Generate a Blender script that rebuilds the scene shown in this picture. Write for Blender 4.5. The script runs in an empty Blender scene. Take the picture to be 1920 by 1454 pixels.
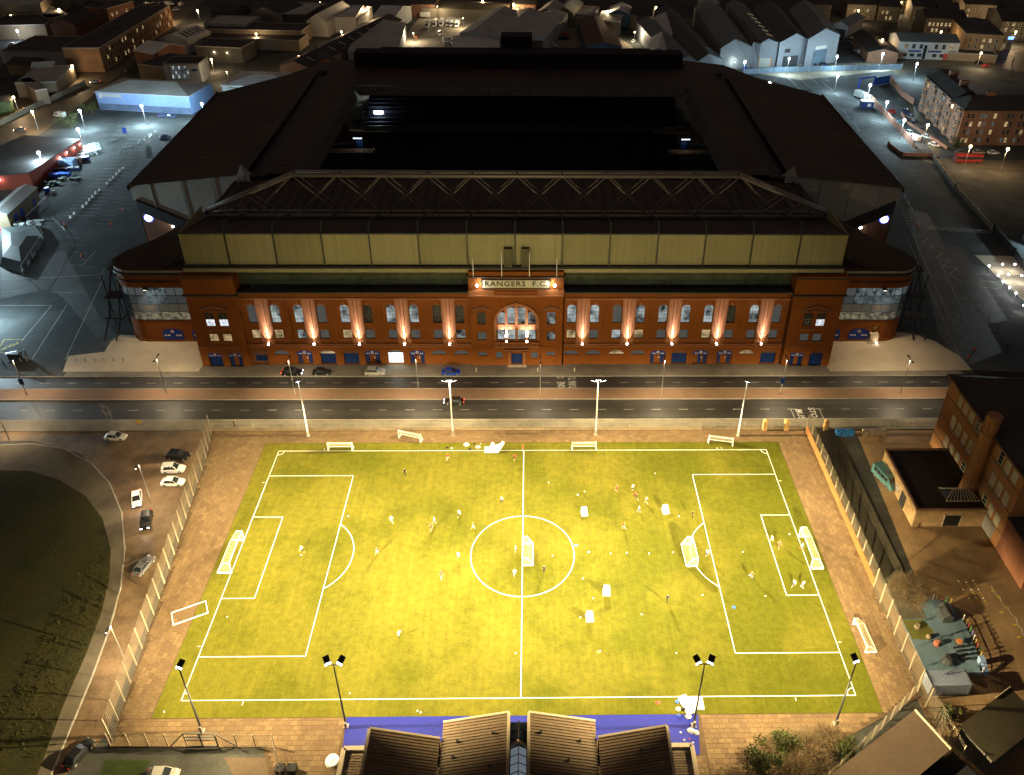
import bpy, bmesh, math, random
from math import sin, cos, pi, radians, atan2, hypot
from mathutils import Vector, Matrix
random.seed(7)
sc = bpy.context.scene
COL = sc.collection

# ------------------------------------------------------------------ camera
# survey of the photograph: the pitch (100 x 55 m) and its standard boxes fix the lens and the viewpoint
FPX, PCX, PCY = 1533.61, 1022.26, 594.42
CPOS = Vector((1.572, -100.35, 112.315))
PIT, YAW, ROL = 0.558967, -0.01991, 0.010506
_f = Vector((0, cos(PIT), -sin(PIT))); _r = Vector((1, 0, 0)); _u = Vector((0, sin(PIT), cos(PIT)))
_rz = Matrix.Rotation(YAW, 3, 'Z')
_f, _r, _u = _rz @ _f, _rz @ _r, _rz @ _u
CR = cos(ROL) * _r + sin(ROL) * _u
CU = -sin(ROL) * _r + cos(ROL) * _u
CF = _f
cam_d = bpy.data.cameras.new('camera'); cam = bpy.data.objects.new('camera', cam_d); COL.objects.link(cam)
m3 = Matrix((CR, CU, -CF)).transposed()
cam.matrix_world = Matrix.Translation(CPOS) @ m3.to_4x4()
cam_d.sensor_width = 36.0; cam_d.sensor_fit = 'HORIZONTAL'
cam_d.lens = FPX / 1920 * 36
cam_d.shift_x = (960 - PCX) / 1920
cam_d.shift_y = -(727 - PCY) / 1920
cam_d.clip_start = 1; cam_d.clip_end = 4000
sc.camera = cam

def at(px, py, z=0.0):
    """map coordinates (x, y) of a surveyed point of height z"""
    d = CF + CR * ((px - PCX) / FPX) - CU * ((py - PCY) / FPX)
    t = (z - CPOS.z) / d.z
    p = CPOS + d * t
    return Vector((p.x, p.y, z))

# ------------------------------------------------------------------ world, moon-dim sun, exposure
world = bpy.data.worlds.new('World'); sc.world = world; world.use_nodes = True
wn = world.node_tree.nodes; wl = world.node_tree.links
for n in list(wn): wn.remove(n)
sky = wn.new('ShaderNodeTexSky'); sky.sky_type = 'NISHITA'; sky.sun_disc = False
sky.sun_elevation = radians(20); sky.sun_rotation = radians(200)
tint = wn.new('ShaderNodeMix'); tint.data_type = 'RGBA'; tint.blend_type = 'MIX'; tint.inputs[0].default_value = 0.8
tint.inputs[7].default_value = (3.0, 1.9, 1.25, 1)      # the city's warm sky glow
bg = wn.new('ShaderNodeBackground'); bg.inputs['Strength'].default_value = 0.024
wo = wn.new('ShaderNodeOutputWorld')
wl.new(sky.outputs[0], tint.inputs[6]); wl.new(tint.outputs[2], bg.inputs[0]); wl.new(bg.outputs[0], wo.inputs[0])
sun_d = bpy.data.lights.new('moonlight', 'SUN'); sun_d.energy = 0.012; sun_d.angle = radians(0.5); sun_d.color = (0.8, 0.88, 1.0)
sun = bpy.data.objects.new('moonlight', sun_d); COL.objects.link(sun)
sun.rotation_euler = (radians(50), 0, radians(-160 + 180))
sc.view_settings.view_transform = 'Standard'; sc.view_settings.look = 'None'
sc.view_settings.gamma = 1; sc.view_settings.exposure = 0.0; sc.view_settings.use_curve_mapping = False
sc.render.engine = 'CYCLES'
sc.cycles.use_denoising = True
try:
    sc.cycles.denoiser = 'OPENIMAGEDENOISE'; sc.cycles.denoising_input_passes = 'RGB_ALBEDO_NORMAL'
except Exception: pass
sc.cycles.max_bounces = 5; sc.cycles.diffuse_bounces = 2; sc.cycles.glossy_bounces = 3; sc.cycles.transmission_bounces = 4
sc.cycles.sample_clamp_indirect = 3.0; sc.cycles.use_light_tree = True
sc.cycles.caustics_reflective = False; sc.cycles.caustics_refractive = False

# ------------------------------------------------------------------ materials
MATS = {}
def mat(name, col, rough=0.85, amt=0.25, scale=1.0, streak=0, col2=None, bump=0.0, metal=0.0, spec=0.3, fine=0.15, emit=None, alpha=1.0):
    """procedural surface: base colour broken up by large blotches and fine grain in world space"""
    if name in MATS: return MATS[name]
    m = bpy.data.materials.new(name); m.use_nodes = True; MATS[name] = m
    nt = m.node_tree; N = nt.nodes; L = nt.links
    b = N['Principled BSDF']
    b.inputs['Roughness'].default_value = rough; b.inputs['Metallic'].default_value = metal
    b.inputs['Specular IOR Level'].default_value = spec
    if alpha < 1: b.inputs['Alpha'].default_value = alpha
    geo = N.new('ShaderNodeNewGeometry')
    n1 = N.new('ShaderNodeTexNoise'); n1.inputs['Scale'].default_value = 0.22 * scale; n1.inputs['Detail'].default_value = 6; n1.inputs['Roughness'].default_value = 0.62
    n2 = N.new('ShaderNodeTexNoise'); n2.inputs['Scale'].default_value = 5.0 * scale; n2.inputs['Detail'].default_value = 3
    L.new(geo.outputs['Position'], n1.inputs['Vector']); 
    if streak:
        mpp = N.new('ShaderNodeMapping'); mpp.inputs['Scale'].default_value = streak if isinstance(streak, tuple) else (1, 1, streak); L.new(geo.outputs['Position'], mpp.inputs['Vector']); L.new(mpp.outputs[0], n2.inputs['Vector'])
    else: L.new(geo.outputs['Position'], n2.inputs['Vector'])
    c2 = col2 if col2 else tuple(c * (1 - amt) for c in col)
    c1 = tuple(min(1, c * (1 + amt)) for c in col) if not col2 else col
    mp = N.new('ShaderNodeMapRange'); mp.inputs[1].default_value = 0.32; mp.inputs[2].default_value = 0.68
    L.new(n1.outputs['Fac'], mp.inputs[0])
    mx = N.new('ShaderNodeMix'); mx.data_type = 'RGBA'
    mx.inputs[6].default_value = (*c1, 1); mx.inputs[7].default_value = (*c2, 1)
    L.new(mp.outputs[0], mx.inputs[0])
    m2 = N.new('ShaderNodeMapRange'); m2.inputs[1].default_value = 0.25; m2.inputs[2].default_value = 0.75
    m2.inputs[3].default_value = 1 - fine; m2.inputs[4].default_value = 1 + fine
    L.new(n2.outputs['Fac'], m2.inputs[0])
    mu = N.new('ShaderNodeMix'); mu.data_type = 'RGBA'; mu.blend_type = 'MULTIPLY'; mu.inputs[0].default_value = 1
    L.new(mx.outputs[2], mu.inputs[6]); L.new(m2.outputs[0], mu.inputs[7])
    L.new(mu.outputs[2], b.inputs['Base Color'])
    if bump:
        bn = N.new('ShaderNodeBump'); bn.inputs['Strength'].default_value = bump; bn.inputs['Distance'].default_value = 0.05
        L.new(n2.outputs['Fac'], bn.inputs['Height']); L.new(bn.outputs[0], b.inputs['Normal'])
    if emit:
        b.inputs['Emission Color'].default_value = (*emit[0], 1); b.inputs['Emission Strength'].default_value = emit[1]
    m.cycles.emission_sampling = 'NONE' if not emit else 'AUTO'
    return m

def glow(name, col, s, sample=False, nsc=1.5, lo=.6, hi=1.25):
    if name in MATS: return MATS[name]
    m = bpy.data.materials.new(name); m.use_nodes = True; MATS[name] = m
    nt = m.node_tree
    for n in list(nt.nodes): nt.nodes.remove(n)
    e = nt.nodes.new('ShaderNodeEmission'); e.inputs[0].default_value = (*col, 1); e.inputs[1].default_value = s
    nz = nt.nodes.new('ShaderNodeTexNoise'); nz.inputs['Scale'].default_value = nsc; nz.inputs['Detail'].default_value = 4
    g = nt.nodes.new('ShaderNodeNewGeometry'); nt.links.new(g.outputs['Position'], nz.inputs['Vector'])
    mr = nt.nodes.new('ShaderNodeMapRange'); mr.inputs[1].default_value = .35; mr.inputs[2].default_value = .65
    mr.inputs[3].default_value = s * lo; mr.inputs[4].default_value = s * hi
    nt.links.new(nz.outputs['Fac'], mr.inputs[0]); nt.links.new(mr.outputs[0], e.inputs[1])
    o = nt.nodes.new('ShaderNodeOutputMaterial'); nt.links.new(e.outputs[0], o.inputs[0])
    m.cycles.emission_sampling = 'AUTO' if sample else 'NONE'
    return m

# ------------------------------------------------------------------ mesh builder
class MB:
    def __init__(s, M=None): s.v = []; s.f = []; s.mi = []; s.M = M; s.cur = 0
    def P(s, p):
        p = Vector(p)
        if s.M is not None: p = s.M @ p
        s.v.append(p); return len(s.v) - 1
    def F(s, *i): s.f.append(tuple(i)); s.mi.append(s.cur)
    def poly(s, pts): s.F(*[s.P(p) for p in pts])
    def box(s, x0, x1, y0, y1, z0, z1):
        b = [s.P((x, y, z)) for z in (z0, z1) for x, y in ((x0, y0), (x1, y0), (x1, y1), (x0, y1))]
        for q in ((3, 2, 1, 0), (4, 5, 6, 7), (0, 1, 5, 4), (1, 2, 6, 5), (2, 3, 7, 6), (3, 0, 4, 7)): s.F(*[b[k] for k in q])
    def prism(s, pts, z0, z1, top=None, nobot=True):
        """pts counter-clockwise list of (x, y); top optional other outline"""
        n = len(pts); top = top or pts
        a = [s.P((p[0], p[1], z0 if len(p) < 3 else p[2])) for p in pts]; b = [s.P((p[0], p[1], z1)) for p in top]
        for k in range(n): s.F(a[k], a[(k + 1) % n], b[(k + 1) % n], b[k])
        s.F(*b)
        if not nobot: s.F(*reversed(a))
    def bar(s, p, q, w, h=None):
        """square bar from p to q"""
        p = Vector(p); q = Vector(q); h = h or w; d = (q - p)
        if d.length < 1e-6: return
        d.normalize(); up = Vector((0, 0, 1)) if abs(d.z) < 0.95 else Vector((0, 1, 0))
        sx = d.cross(up).normalized() * w / 2; sz = sx.cross(d).normalized() * h / 2
        c = [s.P(o + a * sx + b * sz) for o in (p, q) for a, b in ((-1, -1), (1, -1), (1, 1), (-1, 1))]
        for k in ((0, 1, 2, 3), (7, 6, 5, 4), (0, 4, 5, 1), (1, 5, 6, 2), (2, 6, 7, 3), (3, 7, 4, 0)): s.F(*[c[i] for i in k])
    def tube(s, p, q, r0, r1=None, n=8, cap=True):
        p = Vector(p); q = Vector(q); r1 = r0 if r1 is None else r1; d = (q - p).normalized()
        up = Vector((0, 0, 1)) if abs(d.z) < 0.95 else Vector((0, 1, 0))
        a = d.cross(up).normalized(); b = a.cross(d).normalized()
        A = [s.P(p + r0 * (cos(2*pi*k/n) * a + sin(2*pi*k/n) * b)) for k in range(n)]
        B = [s.P(q + r1 * (cos(2*pi*k/n) * a + sin(2*pi*k/n) * b)) for k in range(n)]
        for k in range(n): s.F(A[k], A[(k+1) % n], B[(k+1) % n], B[k])
        if cap: s.F(*reversed(A)); s.F(*B)
    def ball(s, c, r, n=8, m=5, sz=1.0):
        c = Vector(c); rows = []
        for j in range(1, m):
            t = pi * j / m
            rows.append([s.P(c + Vector((r*sin(t)*cos(2*pi*k/n), r*sin(t)*sin(2*pi*k/n), r*sz*cos(t)))) for k in range(n)])
        t = s.P(c + Vector((0, 0, r*sz))); b = s.P(c - Vector((0, 0, r*sz)))
        for k in range(n):
            s.F(t, rows[0][k], rows[0][(k+1) % n]); s.F(b, rows[-1][(k+1) % n], rows[-1][k])
            for j in range(m - 2): s.F(rows[j][k], rows[j+1][k], rows[j+1][(k+1) % n], rows[j][(k+1) % n])
    def mesh(s, name, mats, smooth=False):
        me = bpy.data.meshes.new(name); me.from_pydata([tuple(v) for v in s.v], [], s.f)
        for m in (mats if isinstance(mats, (list, tuple)) else [mats]): me.materials.append(m)
        if any(s.mi): me.polygons.foreach_set('material_index', s.mi)
        if smooth: me.polygons.foreach_set('use_smooth', [True] * len(me.polygons))
        me.update(); return me
    def build(s, name, mats, parent=None, smooth=False, world=False, **kw):
        me = s.mesh(name, mats, smooth)
        o = bpy.data.objects.new(name, me); COL.objects.link(o)
        if parent is not None:
            o.parent = parent
            if world: o.matrix_parent_inverse = parent.matrix_basis.inverted()
        if kw: tag(o, **kw)
        return o

def tag(o, label=None, cat=None, group=None, kind=None):
    if label: o['label'] = label
    if cat: o['category'] = cat
    if group: o['group'] = group
    if kind: o['kind'] = kind
    return o
def thing(name, label, cat, loc=(0, 0, 0), rz=0, group=None):
    o = bpy.data.objects.new(name, None); COL.objects.link(o)
    o.empty_display_size = 0.5; o.location = loc; o.rotation_euler = (0, 0, rz)
    return tag(o, label, cat, group)
def inst(name, me, parent, loc=(0, 0, 0), rz=0, rx=0, scale=None):
    o = bpy.data.objects.new(name, me); COL.objects.link(o); o.parent = parent
    o.location = loc; o.rotation_euler = (rx, 0, rz)
    if scale: o.scale = scale
    return o
def copy_tree(o, parent=None):
    c = o.copy(); COL.objects.link(c)
    if parent is not None: c.parent = parent
    for ch in list(o.children):
        if ch.name.startswith('__'): continue
        copy_tree(ch, c)
    return c
def struct(mb, name, m, smooth=False): return mb.build(name, m, smooth=smooth, kind='structure')

def text_mesh(txt, size, m, parent, loc, rot, name='lettering', ext=0.04, bold=0.0, align='CENTER', sx=1.0, spacing=1.0):
    c = bpy.data.curves.new(name, 'FONT'); c.body = txt; c.size = size; c.extrude = ext; c.offset = bold
    c.align_x = align; c.align_y = 'CENTER'; c.resolution_u = 2; c.space_character = spacing
    t = bpy.data.objects.new(name + '_tmp', c); COL.objects.link(t)
    dg = bpy.context.evaluated_depsgraph_get(); me = bpy.data.meshes.new_from_object(t.evaluated_get(dg))
    bpy.data.objects.remove(t); me.materials.clear(); me.materials.append(m)
    o = bpy.data.objects.new(name, me); COL.objects.link(o); o.parent = parent
    o.location = loc; o.rotation_euler = rot; o.scale = (sx, 1, 1)
    return o

def spot(name, loc, target, energy, col, size_deg=120, blend=0.6, radius=0.3, parent=None):
    d = bpy.data.lights.new(name, 'SPOT'); d.energy = energy; d.color = col
    d.spot_size = radians(size_deg); d.spot_blend = blend; d.shadow_soft_size = radius
    o = bpy.data.objects.new(name, d); COL.objects.link(o); o.location = loc
    o.rotation_euler = (Vector(target) - Vector(loc)).to_track_quat('-Z', 'Y').to_euler()
    if parent is not None: o.parent = parent; o.matrix_parent_inverse = parent.matrix_basis.inverted()
    return o
def point(name, loc, energy, col, radius=0.25, parent=None):
    d = bpy.data.lights.new(name, 'POINT'); d.energy = energy; d.color = col; d.shadow_soft_size = radius
    o = bpy.data.objects.new(name, d); COL.objects.link(o); o.location = loc
    if parent is not None: o.parent = parent; o.matrix_parent_inverse = parent.matrix_basis.inverted()
    return o

# palette
ASPH = mat('asphalt', (0.055, 0.06, 0.06), 0.85, 0.4, 0.45, bump=0.3, spec=0.15)
ASPH2 = mat('road_asphalt', (0.034, 0.032, 0.028), 0.5, 0.5, 0.35, bump=0.3, spec=0.4, streak=(.012, .5, 1), fine=.45)
DARKG = mat('bare_ground', (0.05, 0.05, 0.043), 0.8, 0.5, 0.5)
PAVE = mat('footpath_concrete', (0.20, 0.18, 0.14), 0.8, 0.25, 1.0)
PAVEL = mat('apron_concrete', (0.50, 0.43, 0.31), 0.75, 0.15, 0.6)
RESV = mat('reservation_paving', (0.20, 0.125, 0.075), 0.8, 0.15, 0.6)
KERB = mat('kerb_stone', (0.3, 0.28, 0.24), 0.8, 0.2, 2)
WHITE = mat('white_paint', (0.8, 0.8, 0.77), 0.6, 0.04, 1)
LINEM = mat('road_paint', (0.42, 0.42, 0.38), 0.7, 0.35, 3, fine=0.4)
YELM = mat('yellow_paint', (0.45, 0.36, 0.03), 0.7, 0.3, 3)
STEEL = mat('galvanised_steel', (0.42, 0.42, 0.40), 0.45, 0.12, 2, metal=0.5)
DSTEEL = mat('dark_steel', (0.06, 0.065, 0.07), 0.5, 0.15, 2, metal=0.3)
BLACK = mat('black_plastic', (0.012, 0.012, 0.014), 0.5, 0.1, 1)
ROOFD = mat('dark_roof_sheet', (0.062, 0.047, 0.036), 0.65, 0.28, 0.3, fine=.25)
ROOFM = mat('mid_grey_roof', (0.40, 0.41, 0.39), 0.7, 0.18, 0.4)
ROOFG = mat('pale_grey_roof', (0.58, 0.60, 0.60), 0.65, 0.15, 0.4)
BRICK = mat('red_brick', (0.24, 0.073, 0.010), 0.85, 0.14, 0.7, fine=0.18, bump=0.2)
BRICKT = mat('brick_trim', (0.33, 0.135, 0.055), 0.8, 0.14, 0.8)
BRICKD = mat('dark_brick', (0.20, 0.10, 0.06), 0.85, 0.25, 0.8, fine=0.25)
CLAD = mat('ribbed_cladding', (0.34, 0.33, 0.19), 0.6, 0.08, 0.25)
CLADG = mat('grey_cladding', (0.40, 0.40, 0.36), 0.6, 0.1, 0.3)
BLUEP = mat('blue_paint', (0.010, 0.045, 0.30), 0.5, 0.08, 1)
BLUED = mat('blue_door', (0.008, 0.035, 0.16), 0.55, 0.12, 1)
GLASS = mat('dark_glass', (0.02, 0.025, 0.03), 0.12, 0.3, 0.8, spec=0.8)
# ------------------------------------------------------------------ ground
g = MB(); g.poly([(-1600, -900, -0.15), (1600, -900, -0.15), (1600, 2400, -0.15), (-1600, 2400, -0.15)]); struct(g, 'ground', DARKG)
def sheet(name, pts, z, m):
    b = MB(); b.poly([(p[0], p[1], z) for p in pts]); return struct(b, name, m)
def slab(name, pts, z0, z1, m):
    b = MB(); b.prism([(p[0], p[1]) for p in pts], z0, z1); return struct(b, name, m)
def pts_at(l, z=0): return [tuple(at(x, y, z)[:2]) for x, y in l]
# car parks round the stadium (asphalt sheet), roads on top
sheet('car_park', [(-330, 56), (330, 56), (360, 480), (-360, 480)], -0.145, ASPH)
road_n = sheet('road', [(-420, 48.5), (420, 48.5), (420, 53.3), (-420, 53.3)], -0.135, ASPH2)
road_s = sheet('road', [(-420, 37.6), (420, 37.6), (420, 44.7), (-420, 44.7)], -0.135, ASPH2)
slab('central_reservation', [(-420, 44.7), (420, 44.7), (420, 48.5), (-420, 48.5)], -0.15, 0.0, RESV)
slab('pavement', [(-106, 53.4), (103, 53.4), (103, 58.0), (-106, 58.0)], -0.15, 0.0, PAVE)
slab('pavement', [(-420, 34.0), (420, 34.0), (420, 37.5), (-420, 37.5)], -0.15, 0.0, PAVE)
k = MB()
for y in (44.62, 48.58, 53.32, 37.56): k.box(-420, 420, y - .09, y + .09, -0.15, 0.012)
struct(k, 'kerb', KERB)
# pale aprons at both ends of the facade
AP_L = [(118, 697), (372, 697), (386, 678), (372, 636), (320, 636), (262, 630), (225, 628), (208, 640), (196, 660), (128, 668)]
AP_R = [(1546, 680), (1556, 697), (1822, 694), (1800, 668), (1752, 640), (1712, 626), (1668, 622), (1640, 636), (1560, 636)]
slab('apron', [(p[0], p[1]) for p in pts_at(AP_L)][::-1][::-1], -0.15, 0.006, PAVEL)
slab('apron', pts_at(AP_R), -0.15, 0.006, PAVEL)

# ------------------------------------------------------------------ turf pitch
def turf_mat():
    m = bpy.data.materials.new('artificial_turf'); m.use_nodes = True; N = m.node_tree.nodes; L = m.node_tree.links; b = N['Principled BSDF']
    b.inputs['Roughness'].default_value = 0.9; b.inputs['Specular IOR Level'].default_value = 0.05
    geo = N.new('ShaderNodeNewGeometry'); sp = N.new('ShaderNodeSeparateXYZ'); L.new(geo.outputs['Position'], sp.inputs[0])
    def noise(s, d, vec=None, sx=1, sy=1):
        mp = N.new('ShaderNodeMapping'); mp.inputs['Scale'].default_value = (sx, sy, 1); L.new(geo.outputs['Position'], mp.inputs['Vector'])
        n = N.new('ShaderNodeTexNoise'); n.inputs['Scale'].default_value = s; n.inputs['Detail'].default_value = d; n.inputs['Roughness'].default_value = 0.6
        L.new(mp.outputs[0], n.inputs['Vector']); return n.outputs['Fac']
    def rng(src, a, b2, lo, hi):
        r = N.new('ShaderNodeMapRange'); r.inputs[1].default_value = a; r.inputs[2].default_value = b2; r.inputs[3].default_value = lo; r.inputs[4].default_value = hi
        L.new(src, r.inputs[0]); return r.outputs[0]
    def mul(a, b2):
        r = N.new('ShaderNodeMath'); r.operation = 'MULTIPLY'; L.new(a, r.inputs[0]); L.new(b2, r.inputs[1]); return r.outputs[0]
    mx = N.new('ShaderNodeMix'); mx.data_type = 'RGBA'
    mx.inputs[6].default_value = (0.112, 0.106, 0.014, 1); mx.inputs[7].default_value = (0.072, 0.077, 0.0075, 1)
    # matting: worn darker patches gather to the right side of the pitch
    w = N.new('ShaderNodeMath'); w.operation = 'ADD'
    L.new(noise(0.07, 6), w.inputs[0]); L.new(rng(sp.outputs[0], -50, 50, -0.07, 0.08), w.inputs[1])
    L.new(rng(w.outputs[0], 0.42, 0.60, 0, 1), mx.inputs[0])
    v = mul(rng(noise(3.2, 4), 0.3, 0.7, 0.86, 1.13), rng(noise(0.6, 4, sx=3.0, sy=0.12), 0.3, 0.7, 0.91, 1.07))   # roll joints run across the pitch
    v = mul(v, rng(noise(0.9, 5), 0.3, 0.7, 0.82, 1.14))
    v = mul(v, rng(noise(0.5, 3, sx=0.1, sy=4), 0.3, 0.7, 0.985, 1.015))
    mu = N.new('ShaderNodeMix'); mu.data_type = 'RGBA'; mu.blend_type = 'MULTIPLY'; mu.inputs[0].default_value = 1
    L.new(mx.outputs[2], mu.inputs[6]); L.new(v, mu.inputs[7]); L.new(mu.outputs[2], b.inputs['Base Color'])
    bn = N.new('ShaderNodeBump'); bn.inputs['Strength'].default_value = 0.35; bn.inputs['Distance'].default_value = 0.08
    L.new(noise(6, 3), bn.inputs['Height']); L.new(bn.outputs[0], b.inputs['Normal'])
    return m
TURF = turf_mat()
PSTONE = mat('concrete_paver', (0.30, 0.215, 0.13), 0.85, 0.16, 0.6, fine=0.22)
PJOINT = mat('paver_joint_earth', (0.085, 0.055, 0.03), 0.95, 0.3, 2)
fence_l = [(-65.9, 34.0), (-65.5, 33.1), (-64, 25.3), (-62.9, 14.8), (-61.2, 0.4), (-59.2, -18.6), (-57.6, -34.4)]
bed = [(-65.9, 33.9), (-64, 25.3), (-62.9, 14.8), (-61.2, 0.4), (-59.2, -18.6), (-57.6, -34.4), (-36, -34.6), (-31.5, -44), (34, -44), (41, -36.5), (60.2, -27.5), (60.2, 33.9)]
pav = slab('paving', bed, -0.15, -0.03, PJOINT)
turf = slab('turf', [(-53.3, -30.2), (53.1, -30.2), (53.0, 29.9), (-53.3, 29.9)], -0.14, 0.012, TURF)
bt = MB()
bt.prism([(-25.2, -30.24), (-24.8, -36.1), (-20.6, -36.1), (-20.6, -34), (19.8, -34), (19.8, -36.2), (25.1, -36.2), (25.9, -30.24)], -0.14, 0.016)
struct(bt, 'blue_track', mat('blue_rubber', (0.009, 0.015, 0.23), 0.6, 0.08, 0.5))
# pavers, each a slab of its own where they show largest, the rest joined
def inside(x, y, poly):
    c = False; n = len(poly)
    for i in range(n):
        x1, y1 = poly[i]; x2, y2 = poly[(i+1) % n]
        if (y1 > y) != (y2 > y) and x < (x2 - x1) * (y - y1) / (y2 - y1) + x1: c = not c
    return c
cells = []
def strip(x0, x1, y0, y1, vert=False, pw=0.98, ph=0.74):
    if not vert:
        j = 0; y = y0
        while y < y1 - 0.1:
            x = x0 - (pw / 2 if j % 2 else 0)
            while x < x1:
                a, b2 = max(x, x0), min(x + pw, x1)
                if b2 - a > 0.2: cells.append((a, b2, y, min(y + ph, y1)))
                x += pw
            y += ph; j += 1
    else:
        j = 0; x = x0
        while x < x1 - 0.1:
            y = y0 - (pw / 2 if j % 2 else 0)
            while y < y1:
                a, b2 = max(y, y0), min(y + pw, y1)
                if b2 - a > 0.2: cells.append((x, min(x + ph, x1), a, b2))
                y += pw
            x += ph; j += 1
strip(-60, -25.4, -44, -30.3); strip(-25.1, -20, -44, -36.3); strip(20, 26, -44, -36.4); strip(26.2, 60.2, -42, -30.3)
strip(-66, 60.2, 30.0, 33.9)
strip(-66, -53.4, -30.2, 29.95, True); strip(53.15, 60.2, -30.2, 29.95, True)
cells = [c for c in cells if all(inside(x, y, bed) for x in (c[0], c[1]) for y in (c[2], c[3]))]
cells.sort(key=lambda c: (c[2] + 100) ** 2 + ((c[0]) * 0.6) ** 2)
far_pv = MB()
def paver_box(mb, c, dz):
    j = 0.022
    mb.box(c[0] + j, c[1] - j, c[2] + j, c[3] - j, -0.03, dz)
uni = {}
PST = [mat('paver_stone_a', (0.145, 0.095, 0.048), 0.85, 0.12, 0.6, fine=0.2), mat('paver_stone_b', (0.125, 0.08, 0.042), 0.85, 0.14, 0.6, fine=0.2), mat('paver_stone_c', (0.165, 0.11, 0.057), 0.85, 0.12, 0.6, fine=0.2)]
for i, c in enumerate(cells):
    dz = random.uniform(-0.008, 0.008); h = random.choice((0, 0, 0, 1, 1, 2))
    if i < 295:
        w, d = c[1] - c[0], c[3] - c[2]; key = (round(w, 2), round(d, 2), h)
        if key not in uni:
            b = MB(); paver_box(b, (0, w, 0, d), 0); uni[key] = b.mesh('paving_slab', PST[h])
        inst('paving_slab', uni[key], pav, (c[0], c[2], dz))
    else:
        far_pv.cur = h; paver_box(far_pv, c, dz)
o = far_pv.build('paving_slabs', PST, pav); o['kind'] = 'stuff'
# markings
ln = MB()
def strip_line(mb, p, q, w=0.13, z0=0.004, z1=0.022):
    p = Vector((p[0], p[1], 0)); q = Vector((q[0], q[1], 0)); d = (q - p).normalized(); n = Vector((-d.y, d.x, 0)) * w / 2
    pts = [p + n, p - n, q - n, q + n]
    if z0 is None: mb.poly([(a.x, a.y, z1) for a in pts])
    else: mb.prism([(a.x, a.y) for a in pts], z0, z1)
def arc_line(mb, c, r, a0, a1, w=0.13, z=0.022, n=48):
    for k in range(n):
        t0 = a0 + (a1 - a0) * k / n; t1 = a0 + (a1 - a0) * (k + 1) / n
        mb.poly([(c[0] + (r-w/2)*cos(t0), c[1] + (r-w/2)*sin(t0), z), (c[0] + (r+w/2)*cos(t0), c[1] + (r+w/2)*sin(t0), z), (c[0] + (r+w/2)*cos(t1), c[1] + (r+w/2)*sin(t1), z), (c[0] + (r-w/2)*cos(t1), c[1] + (r-w/2)*sin(t1), z)])
Wd, Ln = 27.45, 50.0
def L2(p, q, w=0.13): strip_line(ln, p, q, w, None, 0.0225)
for s in (-1, 1):
    L2((-Ln, s*Wd), (Ln, s*Wd)); L2((s*Ln, -Wd), (s*Ln, Wd))
    L2((s*Ln, 20.16), (s*33.5, 20.16)); L2((s*Ln, -20.16), (s*33.5, -20.16)); L2((s*33.5, -20.16), (s*33.5, 20.16))
    L2((s*Ln, 9.16), (s*44.5, 9.16)); L2((s*Ln, -9.16), (s*44.5, -9.16)); L2((s*44.5, -9.16), (s*44.5, 9.16))
    a = math.acos(5.5 / 9.15)
    arc_line(ln, (s*39, 0), 9.15, (pi if s > 0 else 0) - a, (pi if s > 0 else 0) + a, 0.15, 0.026, 24)
    for t in (-1, 1):
        a0 = {(-1, -1): 0, (1, -1): pi/2, (1, 1): pi, (-1, 1): 3*pi/2}[(s, t)]
        arc_line(ln, (s*Ln, t*Wd), 1.2, a0, a0 + pi/2, 0.13, 0.026, 10)
        L2((s*(Ln+0.25), t*18.3), (s*(Ln+0.8), t*18.3), 0.1); L2((s*40.85, t*(Wd+.25)), (s*40.85, t*(Wd+.8)), 0.1)
ln2 = L2((0, -Wd), (0, Wd), 0.15)
arc_line(ln, (0, 0), 9.15, 0, 2*pi, 0.15, 0.026, 72)
struct(ln, 'pitch_markings', mat('turf_white', (0.7, 0.7, 0.66), 0.8, 0.05, 2))

# ------------------------------------------------------------------ floodlights round the pitch
FLC = (1.0, 0.78, 0.40)
LAMPW = glow('floodlight_lens', (1.0, 0.97, 1.0), 30)
fl = [(-45.1, 32.2, -1, 1), (-14.9, 32.4, 0, 2), (15.06, 32.4, 0, 2), (45.1, 31.96, 1, 1), (-45.4, -32.1, -1, 1), (-25.0, -31.65, 0, 2), (24.95, -31.95, 0, 2), (45.55, -31.9, 1, 1)]
def flood(loc, aim, p, deg, parent):
    """asymmetric sports floodlight: the reflector throws more light the further out it looks, then cuts off below the horizon"""
    o = spot('floodlight', loc, aim, p, FLC, deg, 0.7, 0.3, parent); d = o.data; d.use_nodes = True; nt = d.node_tree
    em = nt.nodes['Emission']; g_ = nt.nodes.new('ShaderNodeNewGeometry'); sp = nt.nodes.new('ShaderNodeSeparateXYZ'); nt.links.new(g_.outputs['Incoming'], sp.inputs[0])
    def M(op, a, b=None):
        n_ = nt.nodes.new('ShaderNodeMath'); n_.operation = op
        for k, v in enumerate((a, b)):
            if v is None: continue
            if isinstance(v, (int, float)): n_.inputs[k].default_value = v
            else: nt.links.new(v, n_.inputs[k])
        return n_.outputs[0]
    c = M('ABSOLUTE', sp.outputs[2]); c3 = M('POWER', M('MAXIMUM', c, .3), 3.0); sm = nt.nodes.new('ShaderNodeMapRange'); sm.interpolation_type = 'SMOOTHSTEP'
    sm.inputs[1].default_value = .1; sm.inputs[2].default_value = .3; nt.links.new(c, sm.inputs[0])
    nt.links.new(M('DIVIDE', sm.outputs[0], c3), em.inputs['Strength'])
    return o
fl_lab = ['tall white floodlight mast behind the far left corner of the pitch', 'twin head floodlight mast left of halfway on the far touchline', 'twin head floodlight mast right of halfway on the far touchline', 'single floodlight mast behind the far right corner of the pitch',
 'single head floodlight mast by the near left corner flag', 'twin head floodlight mast beside the left end of the blue track', 'twin head floodlight mast beside the right end of the blue track', 'single head floodlight mast by the near right corner flag']
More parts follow.
